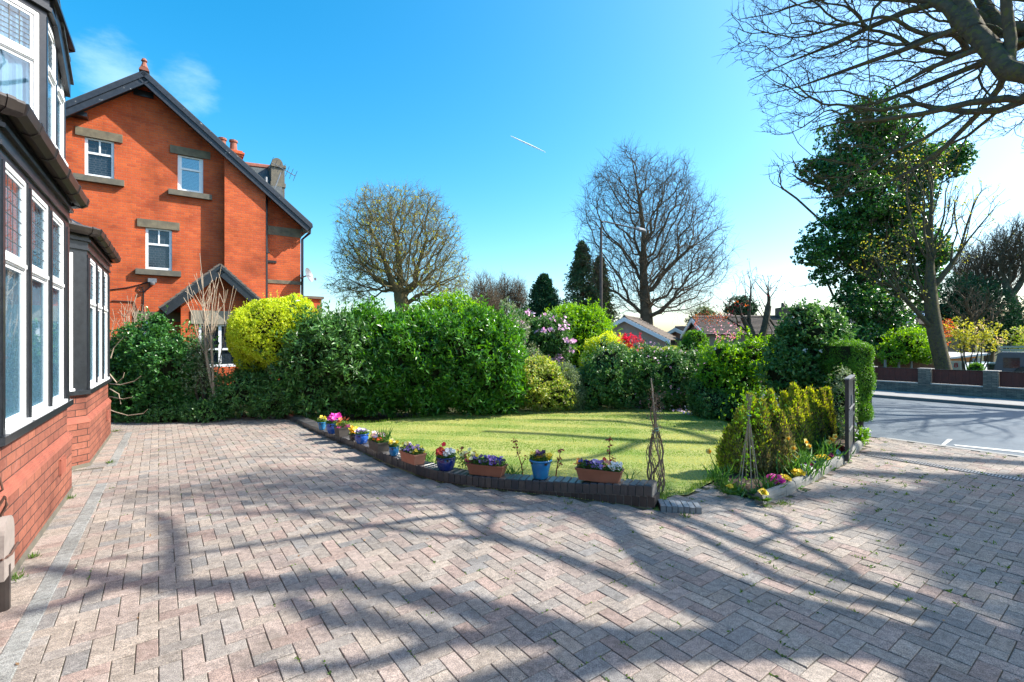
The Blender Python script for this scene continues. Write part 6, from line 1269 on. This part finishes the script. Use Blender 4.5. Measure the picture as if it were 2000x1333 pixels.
add(stem[0], [SH(1880, 1215, 4.6), SH(1748, 1189, 4.7), SH(1635, 1166, 4.8), SH(1522, 1127, 4.9), SH(1438, 1087, 5.05), SH(1353, 1036, 5.2), SH(1290, 1010, 5.4)], (.055, .03))
add(SH(1664, 1127, 4.5), [SH(1600, 1085, 4.8), SH(1522, 1048, 5.0), SH(1607, 1036, 5.2), SH(1720, 1010, 5.5)], (.03, .02)); add(SH(1466, 1065, 4.7), [SH(1579, 1014, 5.3), SH(1449, 991, 5.6), SH(1350, 985, 5.8)], (.03, .015))
add(D(1960, 130, 5.35), [SH(1095, 994, 4.8), SH(961, 1000, 5.3), SH(828, 1014, 5.8), SH(727, 1027, 6.1), SH(607, 1044, 6.4), SH(430, 1075, 7), SH(300, 1095, 7.4), SH(200, 1090, 7.8)], (.06, .025))
add(stem[6], [SH(1000, 1262, 6.7), SH(850, 1258, 7), SH(730, 1240, 7.3), SH(640, 1205, 7.6), SH(560, 1165, 7.9)], (.07, .05)); add(SH(850, 1258, 7), [SH(760, 1290, 7.3), SH(620, 1310, 7.6), SH(480, 1300, 8)], (.05, .03))
add(SH(350, 1150, 8.2), [SH(335, 1110, 8.3), SH(340, 1060, 8.4), SH(330, 1000, 8.6)], (.06, .04)); add(SH(240, 1135, 8.3), [SH(180, 1170, 8.4), SH(60, 1190, 8.5)], (.05, .03))
add(stem[0], [[7.0, 4.0, 5.3], [6.3, 4.8, 5.15]]+px3(5, (2000, 90, 5.7), (1960, 62, 5.9), (1925, 28, 6.05), (1900, -20, 6.3), (1860, -120, 6.7)), (.07, .03))
add(D(1895, 52, 5.65), px3(6, (1850, 0, 5.9), (1810, -70, 6.1), (1750, -180, 6.5)), (.1, .04))
add([7.44, 3.0, 5], [[7.0, 4.0, 5.3], [6.3, 4.8, 5.15]]+px3(5, (2000, 90, 5.7), (1960, 62, 5.9), (1925, 28, 6.05), (1900, -20, 6.3), (1860, -120, 6.7)), (.13, .05))
add(D(2000, 90, 5.7), px3(6, (1975, 92, 5.8), (1928, 122, 6.), (1875, 142, 6.1), (1796, 176, 6.3), (1717, 203, 6.5), (1644, 228, 6.7), (1585, 236, 6.9)), (.048, .013))
add(L1[4], px3(5, (1985, 183, 5.2), (1900, 203, 5.5), (1796, 229, 5.8), (1712, 247, 6.0), (1640, 238, 6.3), (1585, 262, 6.5)), (.048, .012))
add(D(1960, 130, 5.35), px3(5, (1950, 172, 5.5), (1906, 222, 5.7), (1854, 284, 5.9), (1806, 322, 6.), (1738, 354, 6.2), (1644, 390, 6.4), (1560, 392, 6.6)), (.04, .008))
add(D(1895, 52, 5.65), px3(6, (1870, 62, 5.8), (1738, 114, 6.1), (1712, 121, 6.2), (1644, 143, 6.4), (1550, 175, 6.6), (1495, 195, 6.8)), (.042, .009))
add(D(1935, 95, 5.45), px3(6, (1812, 128, 5.9), (1717, 180, 6.2), (1706, 204, 6.3)), (.035, .012))
add(D(1850, 0, 5.9), px3(6, (1770, 12, 6.1), (1696, 54, 6.4), (1633, 86, 6.6), (1534, 122, 6.8), (1470, 156, 7)), (.045, .009))
add(D(1850, 0, 5.9), px3(6, (1717, 4, 6.3), (1633, -4, 6.5), (1560, 8, 6.7), (1500, 32, 6.9), (1440, 42, 7)), (.035, .008))
add(D(1717, 4, 6.3), px3(6, (1690, 60, 6.2), (1695, 110, 6.2), (1690, 170, 6.3)), (.02, .01))
add(stem[0], [[8.3, 3.4, 4.9], [9.4, 3.6, 5.8], [10.4, 3.9, 7]], (.12, .06)); add(stem[5], [[7.0, 3.0, 7.4], [6.4, 2.2, 8.3], [5.8, 1.2, 9.2]], (.1, .05))
tw = [(1475, 60, 60, 60, 0, .6), (1550, 110, 100, 90, 0, .6), (1550, 215, 70, 60, 0, .5), (1690, 70, 140, 100, 0, .7), (1690, 220, 130, 75, 0, .6), (1850, 110, 120, 110, 0, .8), (1910, 230, 100, 55, -.4, .6), (1620, 345, 70, 55, 0, .4), (1760, 330, 90, 50, 0, .5), (1520, 330, 30, 25, 0, .3), (1600, -90, 190, 110, 0, .8), (1850, -150, 240, 140, 0, 1), (2150, 0, 170, 200, -.4, 1.)]
bl = PB(tw, 6.4); bl2 = [(np.array([6., 5.6, 7.6]), np.array([2.2, 2.8, 1.5])), (np.array([5.6, 6.8, 8.8]), np.array([2., 2., 1.2])), (np.array([7.5, 7, 6.5]), np.array([1.3, 2, 1])), (np.array([9.5, 4, 7]), np.array([2, 2, 1.5]))]; bl2 = bl2[:3]
rng = RS(98); P0, par0, R0 = chain_r(*polys); R0 = np.where(R0 < .02, R0*.6, R0); P0 = P0+rng.normal(0, 1, P0.shape)*np.where(R0 < .09, .035, .0)[:, None]; ptsT = np.concatenate([fill(rng, bl, 6800), fill(rng, bl2, 260)]); P, par = arbor(P0, par0, ptsT, .32)
root = thing('overhanging_tree', T0, 'large bare mossy-limbed tree reaching over the drive from the right', 'tree'); mb = MB()
w0 = len(P0); P, r, hk = branch_mesh(mb, P, par, .0032, .12, 1, thick=R0); twigs(mb, P, par, r, rng, 2, .16, .0026, 0, 2.5); mb.build('trunk_and_branches', M['barkmoss'], root, smooth=True)
# another roadside tree beyond the frame whose branches shade the road
bare_tree('roadside_tree', 'bare roadside tree whose branches shade the road at the right', [(np.array([16.5, 12.3, 8.]), np.array([3, 2.6, 2.6])), (np.array([14.6, 12.2, 9.2]), np.array([1.6, 2, 1.6])), (np.array([15.8, 10.2, 7.5]), np.array([2, 1.6, 2]))], 900,
          [(None, [[17.6, 11.6, -.6], [17.5, 11.6, 3.5], [17.2, 11.7, 5.]]), (5, [[15.8, 11.2, 6.6], [14.5, 10.6, 8], [13.6, 10.4, 9]]), (5, [[16.6, 12.6, 7], [15.6, 13.2, 8.6], [14.6, 13.4, 10]]), (5, [[17.2, 11, 7], [16.4, 9.8, 8.6]]), (9, [[15.6, 11.9, 7.6], [14.4, 12, 9]])], .008, .34, .5, 101, mat='bark')

# ================================================================== PLANTED POTS ON THE WALL
def blooms(mb, rng, C, size, cols, face=(0, -.5, 1.), eye=(.9, .7, .05), petals=5):
    C = np.asarray(C, float); n = len(C); col = np.asarray([cols[rng.randint(len(cols))] for _ in range(n)], float)*rng.uniform(.8, 1.1, (n, 1))
    Nn = unit(np.array(face)+rdir(rng, n)*.75); a, b = basis(Nn); sz = size*rng.uniform(.75, 1.2, n)
    for k in range(petals):
        t_ = 2*pi*k/petals+rng.uniform(0, .3, n); d = np.cos(t_)[:, None]*a+np.sin(t_)[:, None]*b+Nn*.25
        leaves(mb, C, d, Nn, sz*.62, sz*.62, 0, .1, c=np.clip(col*rng.uniform(.8, 1.15, (n, 1)), 0, 1), wide=.55)
    if eye is not None:
        for k in range(3): t_ = 2*pi*k/3; d = cos(t_)*a+sin(t_)*b; leaves(mb, C+Nn*sz[:, None]*.12-d*sz[:, None]*.1, d, Nn, sz*.22, sz*.18, 0, 0, c=eye)
PURP, VIO, YEL, WHI, RED, MAG, ORA, BLU, DRK, LIL, CRM = (.12, .02, .25), (.3, .16, .55), (.85, .62, .02), (.85, .83, .8), (.62, .01, .01), (.72, .03, .35), (.8, .28, .02), (.04, .03, .35), (.04, .005, .03), (.6, .45, .72), (.85, .78, .4)
def wall_at(px):
    """point on top of the wall under an image column, its height and direction"""
    best = None
    for (x0, y0, _), (x1, y1, _), a_, b_, h0, h1 in zip(WALL[:-1], WALL[1:], WB[:-1], WB[1:], WH[:-1], WH[1:]):
        if x0 <= px <= x1:
            f = (px-x0)/(x1-x0); p_ = a_+(b_-a_)*f; t_ = unit(b_-a_); nb_ = np.array([-t_[1], t_[0], 0]); h = h0+(h1-h0)*f
    return p_, h, t_, nb_
def glaze(name, c1, c2): return sm(name, c1, c2, 9, .12, .7)
M['glazeblue'] = glaze('blue_glaze', (.008, .05, .3), (.012, .1, .4)); M['glazenavy'] = glaze('navy_glaze', (.006, .012, .09), (.01, .03, .18)); M['glazecyan'] = glaze('turquoise_blue_glaze', (.01, .11, .3), (.02, .2, .4)); M['glazedark'] = glaze('dark_glaze', (.01, .01, .02), (.03, .025, .03))
M['terra'] = sm('terracotta', (.42, .16, .09), (.5, .22, .14), 7, .8, .3, .1, spots=((.5, .36, .28), 6, .66)); M['terradark'] = sm('terracotta_plastic', (.2, .07, .035), (.26, .1, .055), 7, .6); M['planterblack'] = sm('dark_planter', (.035, .03, .028), (.07, .06, .052), 9, .6)
def plant_in(root, c, rx, ry, t_, z, seed, groups, leafL=.03, hgt=.05, leafmat_='stem'):
    rng = RS(seed); nb_ = np.array([-t_[1], t_[0], 0]); rnd = lambda n, q=1.: np.stack([rng.uniform(-1, 1, n), rng.uniform(-1, 1, n)], 1)*q
    def put(n, q, zlo, zhi, a0=-1, a1=1):
        u_ = rng.uniform(a0, a1, n); v_ = rng.uniform(-1, 1, n)*np.sqrt(np.clip(1.05-u_**2*(1 if rx == ry else 0), .05, 1)); dome = 1-.35*v_**2; return c+t_*(u_*rx*q)[:, None]+nb_*(v_*ry*q)[:, None]+np.array([0, 0, 1.])*(z+rng.uniform(zlo, zhi, n)*dome)[:, None]
    n = int(620*(rx*ry)/.01)+60; mb = MB(); P = put(n, 1.05, -.01, hgt); leaves(mb, P, unit(rdir(rng, n)+[0, 0, .5]), rdir(rng, n)+[0, 0, .6], leafL*rng.uniform(.6, 1.2, n), leafL*.45); mb.build('plant_leaves', M[leafmat_], root)
    mb = MB(); mb.obox(c, t_, nb_, -rx*.85, rx*.85, -ry*.85, ry*.85, z-.03, z-.005); mb.build('soil', M['soil'], root)
    for (nm, n, size, cols, a0, a1, zl, zh) in groups:
        mb = MB(); blooms(mb, rng, put(int(n*1.6)+(n > 1), 1.05, zl+.015, zh+.015, a0, a1), size*(1.2 if n > 1 else 1), cols, eye=(.9, .7, .05) if size < .05 else None); mb.build(nm, M['petal'], root)
def pot(px, base_y, top_y, width, mat, style, label, groups, seed, lift=.11, name='flower_pot', group='planted containers along the low wall', length=None, **kw):
    p_, h, t_, nb_ = wall_at(px); c = p_+nb_*lift; c[2] = 0; Y_ = c[1]; c[0] = (px-1000)/F*Y_; hh = (base_y-top_y)/F*Y_; wd = width/F*Y_; root = thing(name, (c[0], c[1], h), label, 'planter' if length else 'flower pot', group)
    mb = MB(); z0 = h+.003
    if style == 'round':
        R_ = wd/2; pr = [(0, 0), (.66, 0), (.7, .04), (.9, .35), (.97, .65), (.9, .84), (.88, .88), (1., .92), (1.02, .97), (.99, 1), (.9, 1), (.86, .9), (.86, .8), (0, .8)]
    elif style == 'tall': R_ = wd/2; pr = [(0, 0), (.58, 0), (.62, .03), (.72, .3), (.84, .65), (.9, .85), (.9, .88), (1., .9), (1.02, .95), (.99, 1), (.92, 1), (.86, .9), (.82, .8), (0, .8)]
    if style in ('round', 'tall'): mb.lathe((c[0], c[1], z0), [(r*R_, q*hh) for r, q in pr], 28); rx = ry = R_*.85; mb.build('pot_body', M[mat], root, smooth=True)
    else:
        ln = length; dw = kw.pop('depth', .075); t2 = t_
        def ring(q, z, e=0): return [c+t2*sx*(ln/2*q+e)+nb_*sy*(dw*q+e)+np.array([0, 0, z]) for sx, sy in ((-1, -1), (1, -1), (1, 1), (-1, 1))]
        R = [ring(.84, z0), ring(.97, z0+hh*.82), ring(.97, z0+hh*.83, .006), ring(.99, z0+hh, .008), ring(.95, z0+hh, -.004), ring(.93, z0+hh*.8, -.006)]
        V = np.concatenate(R); mb.add(V, [(i*4+j, i*4+(j+1) % 4, (i+1)*4+(j+1) % 4, (i+1)*4+j) for i in range(5) for j in range(4)]+[(3, 2, 1, 0), (20, 21, 22, 23)]); mb.build('trough_body', M[mat], root); rx, ry = ln*.45, dw*.85
    plant_in(root, c, rx, ry, t_, z0+hh*.93, seed, groups, **kw); return root, c, z0+hh
pot(629, 828, 813, 18, 'glazecyan', 'tall', 'small bright blue pot of yellow flowers nearest the far end of the low wall', [('yellow_flowers', 9, .05, [YEL, CRM], -1, 1, .03, .08)], 201, hgt=.07)
pot(651.5, 838, 818, 29, 'glazeblue', 'round', 'blue pot with tall magenta flowers and purple pansies', [('magenta_flowers', 12, .055, [MAG], .1, 1, .06, .16), ('purple_flowers', 14, .035, [VIO, PURP, WHI], -1, .2, .02, .06)], 202)
pot(668, 847, 829, 28, 'planterblack', 'trough', 'square black planter with yellow and magenta flowers', [('yellow_flowers', 12, .04, [YEL], -1, .1, .03, .07), ('magenta_flowers', 8, .04, [MAG], .1, 1, .0, .04), ('orange_flower', 3, .05, [(.5, .12, .03)], .2, 1, .12, .17)], 203, length=.21, depth=.09, hgt=.1)
pot(690.5, 855, 843, 17, 'glazedark', 'round', 'small dark glazed pot of yellow pansies', [('yellow_flowers', 22, .04, [YEL, (.9, .45, .02)], -1, 1, .02, .1)], 204)
pot(706.5, 862.5, 844, 27, 'glazeblue', 'round', 'blue pot of pale violet pansies beside the small dark pot', [('violet_flowers', 26, .032, [LIL, WHI, VIO], -1, 1, .02, .07)], 205)
r_, c, zt = pot(740, 876, 858, 45, 'planterblack', 'trough', 'black trough with white and orange pansies and upright green blades', [('pale_flowers', 30, .036, [WHI, LIL, (.8, .45, .35)], -1, .3, .02, .1), ('orange_flowers', 8, .035, [ORA, RED], -.2, .9, .0, .05)], 206, length=.36, depth=.085)
mb = MB(); rng = RS(207); P = np.tile(c+[.06, .0, 0], (26, 1))+rng.normal(0, .03, (26, 3))*[1, 1, 0]; P[:, 2] = zt-.03; leaves(mb, P, unit(rdir(rng, 26)*.45+[0.15, 0, 1.]), rdir(rng, 26), rng.uniform(.15, .27, 26), .012, wide=.3); mb.build('blades', M['daff'], r_)
pot(769.5, 886.5, 869, 20, 'glazecyan', 'round', 'small blue pot of yellow pansies just left of the nearest pale terracotta trough', [('yellow_flowers', 12, .04, [YEL, CRM], -1, 1, .02, .07)], 208)
pot(806, 901, 881, 56, 'terra', 'trough', 'pale terracotta trough of yellow and lilac violas at the bend of the wall', [('viola_flowers', 60, .03, [CRM, LIL, VIO, YEL], -1, 1, .02, .09)], 209, length=.37, depth=.08, hgt=.07)
pot(871, 915.5, 890, 38, 'glazenavy', 'round', 'round navy glazed pot with red and white primroses', [('red_flowers', 18, .038, [RED, (.7, .08, .01)], -1, 0, .02, .08), ('white_flowers', 26, .028, [WHI], 0, 1, .02, .09), ('single_red_flower', 1, .05, [(.8, .02, .05)], -.75, -.7, .13, .14)], 210)
pot(951, 924.5, 904, 87, 'terradark', 'trough', 'long brown terracotta trough of dark pansies between the navy pot and the tall blue pot', [('dark_flowers', 34, .034, [PURP, BLU, DRK, VIO], -.7, .9, .02, .08), ('cream_flowers', 9, .04, [CRM, YEL], -1.1, -.5, .05, .1), ('maroon_flowers', 8, .04, [(.3, .01, .06)], -1.15, -.8, -.02, .05)], 211, length=.44, depth=.075, hgt=.07)
pot(1056, 933, 896, 45, 'glazecyan', 'tall', 'tall tapering turquoise-blue pot with a black pansy between yellow ones', [('yellow_flowers', 14, .04, [YEL], -1, 1, .02, .06), ('black_flowers', 7, .05, [DRK, (.07, .01, .06)], -.3, .35, .05, .1)], 212)
pot(1171, 938.5, 915, 99, 'terradark', 'trough', 'longest brown terracotta trough, nearest the wall end, with orange, violet and white flowers', [('violet_flowers', 30, .032, [LIL, VIO], -.4, .15, .02, .08), ('white_flowers', 30, .028, [WHI], .5, 1, .02, .07), ('dark_flowers', 16, .034, [PURP, BLU, DRK], -.95, -.3, .02, .07), ('red_flowers', 6, .03, [RED, (.8, .3, .2)], .15, .5, .04, .1), ('orange_flowers', 4, .04, [ORA], -1.08, -.92, .02, .06)], 213, length=.47, depth=.075, hgt=.06)
# young roses and blades just behind the wall
def rose(px, base_y, top_y, lab, seed, lean):
    b_ = G(px, base_y-0); root = thing('rose_plant', b_, lab, 'plant', 'young roses behind the low wall'); rng = RS(seed); h = (base_y-top_y)/F*b_[1]
    mb = MB(); pts = [b_, b_+[lean*.2, 0, h*.35], b_+[lean*.6, 0, h*.65], b_+[lean, 0, h]]; mb.tube(pts, [.009, .007, .005, .003], 6); mb.tube([pts[1], pts[1]+[.05, .01, h*.2]], [.006, .003], 5); mb.build('stem', M['redleaf'], root)
    P = []; 
    for p0, n in ((pts[3], 9), (pts[2], 6), (pts[1]+[.05, .01, h*.2], 6), ((pts[2]+pts[3])/2, 5)): P.append(p0+rng.normal(0, .012, (n, 3)))
    P = np.concatenate(P); mb = MB(); leaves(mb, P, unit(rdir(rng, len(P))+[0, 0, .2]), rdir(rng, len(P)), rng.uniform(.035, .06, len(P)), .022); mb.build('leaves', M['redleaf'], root)
rose(1022, 934, 862, 'young rose with dark red leaves behind the wall between the brown trough and blue pot', 221, -.1)
rose(1191, 948, 858, 'young rose with dark red leaves rising behind the longest terracotta trough', 222, 0.)
rose(1085, 938, 880, 'short rose shoot with dark red leaves just right of the tall blue pot', 223, .06)
def blades(name, px, py, n, h, lab, seed, cat='plant', flowers=None, group=None, wd=.012, spread=.45, r=.05, mat='daff'):
    b_ = G(px, py); b_[2] = .0; root = thing(name, b_, lab, cat, group); rng = RS(seed); mb = MB(); P = b_+rng.normal(0, r, (n, 3))*[1, 1, 0]; d = unit(rdir(rng, n)*spread+[0, 0, 1.]); d[:, 2] = np.abs(d[:, 2]); L_ = rng.uniform(.5, 1., n)*h
    leaves(mb, P, d, rdir(rng, n), L_*.6, wd, wide=.8); d2 = unit(d+[0, 0, -.45]+rdir(rng, n)*.15); leaves(mb, P+d*L_[:, None]*.5, d2, rdir(rng, n), L_*.55, wd, wide=.25); mb.build('blades', M[mat], root)
    if flowers:
        for (fx, fy) in flowers:
            st = MB(); fl = MB(); cup = MB()
            q = D(fx, fy, b_[1]-.02); s0 = b_+rng.normal(0, .02, 3)*[1, 1, 0]; st.tube([s0, (s0+q)/2+[0, 0, .03], q+[0, 0, .01]], .004, 5)
            blooms(fl, rng, [q], .07, [(.85, .72, .18)], face=(-.1, -1, .2), eye=None, petals=6); Nn = unit(np.array([0, -1., .15])); a, b = basis(Nn); th = np.arange(8)*pi/4
            V = np.concatenate([q+Nn*z_+np.array([a*cos(t)*r_+b*sin(t)*r_ for t in th]) for z_, r_ in ((0, .008), (.02, .014), (.028, .018))]); cup.add(V, [(i*8+j, i*8+(j+1) % 8, (i+1)*8+(j+1) % 8, (i+1)*8+j) for i in range(2) for j in range(8)], 0, (.85, .4, .02))
            st.build('flower_stem', M['stem'], root); f_ = fl.build('flower', M['petal'], root); c_ = cup.build('trumpet', M['petal'], root); c_.parent = f_
blades('grass_tuft', 1005, 943, 26, .26, 'tuft of green blades behind the wall right of the brown trough', 231, group='green blades behind the low wall'); blades('grass_tuft', 846, 918, 30, .2, 'clump of green blades behind the wall left of the navy pot', 232, group='green blades behind the low wall'); blades('grass_tuft', 835, 905, 26, .22, 'clump of green blades behind the pale terracotta trough', 233, group='green blades behind the low wall')
blades('grass_tuft', 1226, 952, 9, .28, 'few thin upright blades at the right end of the longest terracotta trough', 234, group='green blades behind the low wall', wd=.006, r=.02); blades('grass_tuft', 790, 893, 34, .17, 'bushy green tuft behind the small blue pot at the bend of the wall', 235, group='green blades behind the low wall', spread=.8)
b_ = G(905, 935); root = thing('pansy_clump', b_, 'loose clump of orange and maroon flowers between the navy pot and the brown trough', 'plant'); rng = RS(236); mb = MB(); P = b_+rng.normal(0, 1, (160, 3))*[.06, .04, .05]+[0, .05, .2]; leaves(mb, P, unit(rdir(rng, 160)), rdir(rng, 160), .04, .018); mb.build('leaves', M['stem'], root); mb = MB(); blooms(mb, rng, b_+rng.uniform(-1, 1, (14, 3))*[.07, .03, .06]+[0, 0, .3], .04, [ORA, (.4, .01, .05), CRM, (.25, .04, .02)]); mb.build('flowers', M['petal'], root)

# ================================================================== BEDDING ALONG THE EDGING
def primrose(px, py, r, cols, lab, seed, h=.09):
    b_ = G(px, py, .04); root = thing('primrose', b_, lab, 'bedding plant', 'primroses along the edging'); rng = RS(seed); n = 46; a_ = rng.uniform(0, 6.28, n); d = np.stack([np.cos(a_), np.sin(a_), rng.uniform(.1, .9, n)], 1)
    mb = MB(); leaves(mb, b_+d*[.02, .02, .0], d, np.tile([0, 0, 1.], (n, 1))+rdir(rng, n)*.3, rng.uniform(.05, .09, n), .03); mb.build('leaves', M['stem'], root)
    n = int(44*(r/.06)**2)+6; q = rdir(rng, n); q[:, 2] = np.abs(q[:, 2]); mb = MB(); blooms(mb, rng, b_+q*[r, r, r*.6]+[0, 0, h-.015], .04, cols); mb.build('flowers', M['petal'], root)
for i, (x, y, r, c_, lab) in enumerate(((1490, 978, .035, [YEL], 'single small yellow primrose at the corner tip of the edging'), (1513, 953, .085, [MAG, (.75, .05, .3)], 'large bright magenta primrose near the corner of the flower bed'), (1531, 950, .055, [YEL], 'yellow primrose touching the large magenta one'), (1559, 939, .065, [YEL], 'yellow primrose between the magenta and the white one'), (1572, 930, .07, [WHI], 'white primrose beside the crimson and violet pair'), (1578, 922, .055, [(.6, .02, .2)], 'crimson primrose between the white and the violet one'), (1590, 921, .055, [BLU, (.1, .05, .5)], 'deep violet-blue primrose in the middle of the row'), (1594, 910, .05, [(.75, .55, .03)], 'mustard yellow primrose set back behind the violet one'), (1607, 908, .07, [YEL], 'bright yellow primrose right of the violet one'), (1617, 902, .05, [(.3, .01, .12)], 'dark maroon primrose before the second white one'), (1626, 895, .075, [WHI], 'second white primrose next to the red one near the gate'), (1640, 889, .075, [RED, (.7, .03, .03)], 'red primrose closest to the gate'), (1425, 966, .025, [YEL], 'tiny yellow primrose at the path edge below the wigwam'))):
    primrose(x, y, r, c_, lab, 240+i)
gd = 'daffodil clumps in the flower bed'
blades('daffodil', 1552, 938, 60, .42, 'daffodil clump with a single tall orange-cupped flower before the golden conifers', 261, 'daffodils', [(1537, 857), (1548, 876)], gd, wd=.016, r=.08)
blades('daffodil', 1580, 925, 60, .38, 'daffodil clump with two pale yellow flowers between the conifer groups', 262, 'daffodils', [(1573, 864), (1579, 872)], gd, wd=.016, r=.09)
blades('daffodil', 1613, 905, 60, .4, 'daffodil clump with several flowers nearest the gate', 263, 'daffodils', [(1620, 857), (1630, 853), (1617, 865), (1625, 860)], gd, wd=.016, r=.09)
blades('daffodil', 1408, 952, 40, .32, 'flowerless daffodil leaves at the lawn corner of the bed', 264, 'daffodils', [(1384, 882)], gd, wd=.013, r=.06)
blades('daffodil', 1500, 968, 22, .3, 'leafy daffodil blades without flowers beside the cane wigwam', 265, 'daffodils', None, gd, wd=.014, r=.05)
for i, (x, y, lab) in enumerate(((1440, 968, 'low leafy green plant at the front corner of the bed'), (1475, 975, 'spreading broad-leaved green plant under the wigwam'), (1415, 958, 'small green leafy plant at the edge of the brick path'), (1530, 955, 'low green foliage behind the magenta primrose'), (1600, 920, 'low green foliage among the primroses in the middle of the row'), (1635, 897, 'low green foliage behind the red primrose by the gate'))):
    blades('leafy_plant', x, y-4, 70, .12, lab, 270+i, 'plant', None, 'leafy plants in the flower bed', wd=.022, spread=1.1, r=.06, mat='rhodo' if i % 2 else 'stem')
rng = RS(280); E = []
for a_, b_ in (((1240, 797), (1300, 800)), ((1300, 800), (1360, 811)), ((1225, 796), (1260, 798))):
    k = 45; t_ = rng.uniform(0, 1, k)[:, None]; E.append(G(*a_)+(G(*b_)-G(*a_))*t_+rng.normal(0, .12, (k, 3))*[1, 1, 0]+[0, 0, .03])
E = np.concatenate(E); mb = MB(); blooms(mb, rng, E, .045, [(.75, .5, .7), (.8, .62, .78)], face=(0, 0, 1), eye=None); tag(mb.build('fallen_petals', M['petal']), 'scattered pale pink fallen petals along the far lawn edge', 'petals', kind='stuff')
# row of small flower stalks in the soil: bare pebbly litter in the bed
rng = RS(281); x, y = rng.uniform(2.2, 6, 5000), rng.uniform(4.6, 9.5, 5000); k = inpoly(x, y, bed); P = np.stack([x[k], y[k], np.full(k.sum(), .032)], 1); mb = MB(); leaves(mb, P, rdir(rng, len(P))*[1, 1, .3], rdir(rng, len(P))+[0, 0, 1], rng.uniform(.012, .035, len(P)), .012); tag(mb.build('bed_litter', M['litter']), 'dead leaves and bark chips lying on the flower bed soil', 'leaf litter', kind='stuff')

# tall ivy-clad tree across the road, beyond the right edge of the frame
X9 = 19.6
def S9(px, py, X=X9): g = G(px, py); return SH(px, py, (X-g[0])/SUNH[0])
k0 = [X9, 7.2, -.6]; tA = [X9, 7.1, 6]; tB = S9(2150, 966); q9 = [(0, [k0, tA, [X9, 7.0, 10], tB, S9(2000, 963), S9(1861, 968), S9(1720, 966), S9(1607, 963), S9(1522, 972), S9(1438, 977), S9(1296, 977)], (.42, .16))]
q9 = [(None,)+q9[0][1:], (0, [[X9, 7.0, 10], S9(2150, 930), S9(2000, 935), S9(1890, 935), S9(1748, 929), S9(1635, 921)], (.26, .15)), (0, [[X9, 7.0, 10], [17.5, 8.2, 10.8], SH(1420, 868, 11), SH(1330, 862, 10.8), SH(1250, 863, 10.6), SH(1100, 850, 10.4), SH(950, 843, 10.2)], (.18, .09)), (0, [SH(1420, 868, 11), SH(1330, 840, 10.9), SH(1200, 822, 10.7), SH(1050, 820, 10.6)], (.11, .07)), (0, [SH(1250, 863, 10.6), SH(1170, 895, 10.3), SH(1060, 905, 10.2)], (.09, .06))]
P0, par0, R0 = chain_r(*q9); rng = RS(120)
ivg = [(np.array([X9, 7.0, 13.6]), np.array([1., .9, 1.15])), (np.array([X9, 6.3, 14.1]), np.array([1., .9, 1.2])), (np.array([X9, 5.6, 14.45]), np.array([.9, .8, 1.1])), (np.array([X9, 5.0, 14.65]), np.array([.8, .7, .95])), (np.array([X9, 7.2, 10]), np.array([1., 1., 2.6]))]
P, par = arbor(P0, par0, fill(rng, ivg, 300), .4); root = thing('tall_ivy_tree', k0, 'tall ivy-clad tree standing across the road beyond the right edge, shading the gateway', 'tree'); mb = MB(); branch_mesh(mb, P, par, .01, .3, 1, thick=R0); mb.build('trunk_and_branches', M['bark'], root, smooth=True)
mb = MB(); foliage(mb, rng, ivg, 2600, 6, .16, .13, depth=.35, lump=.2); mb.build('ivy', [M['ivy'], M['inner']], root)
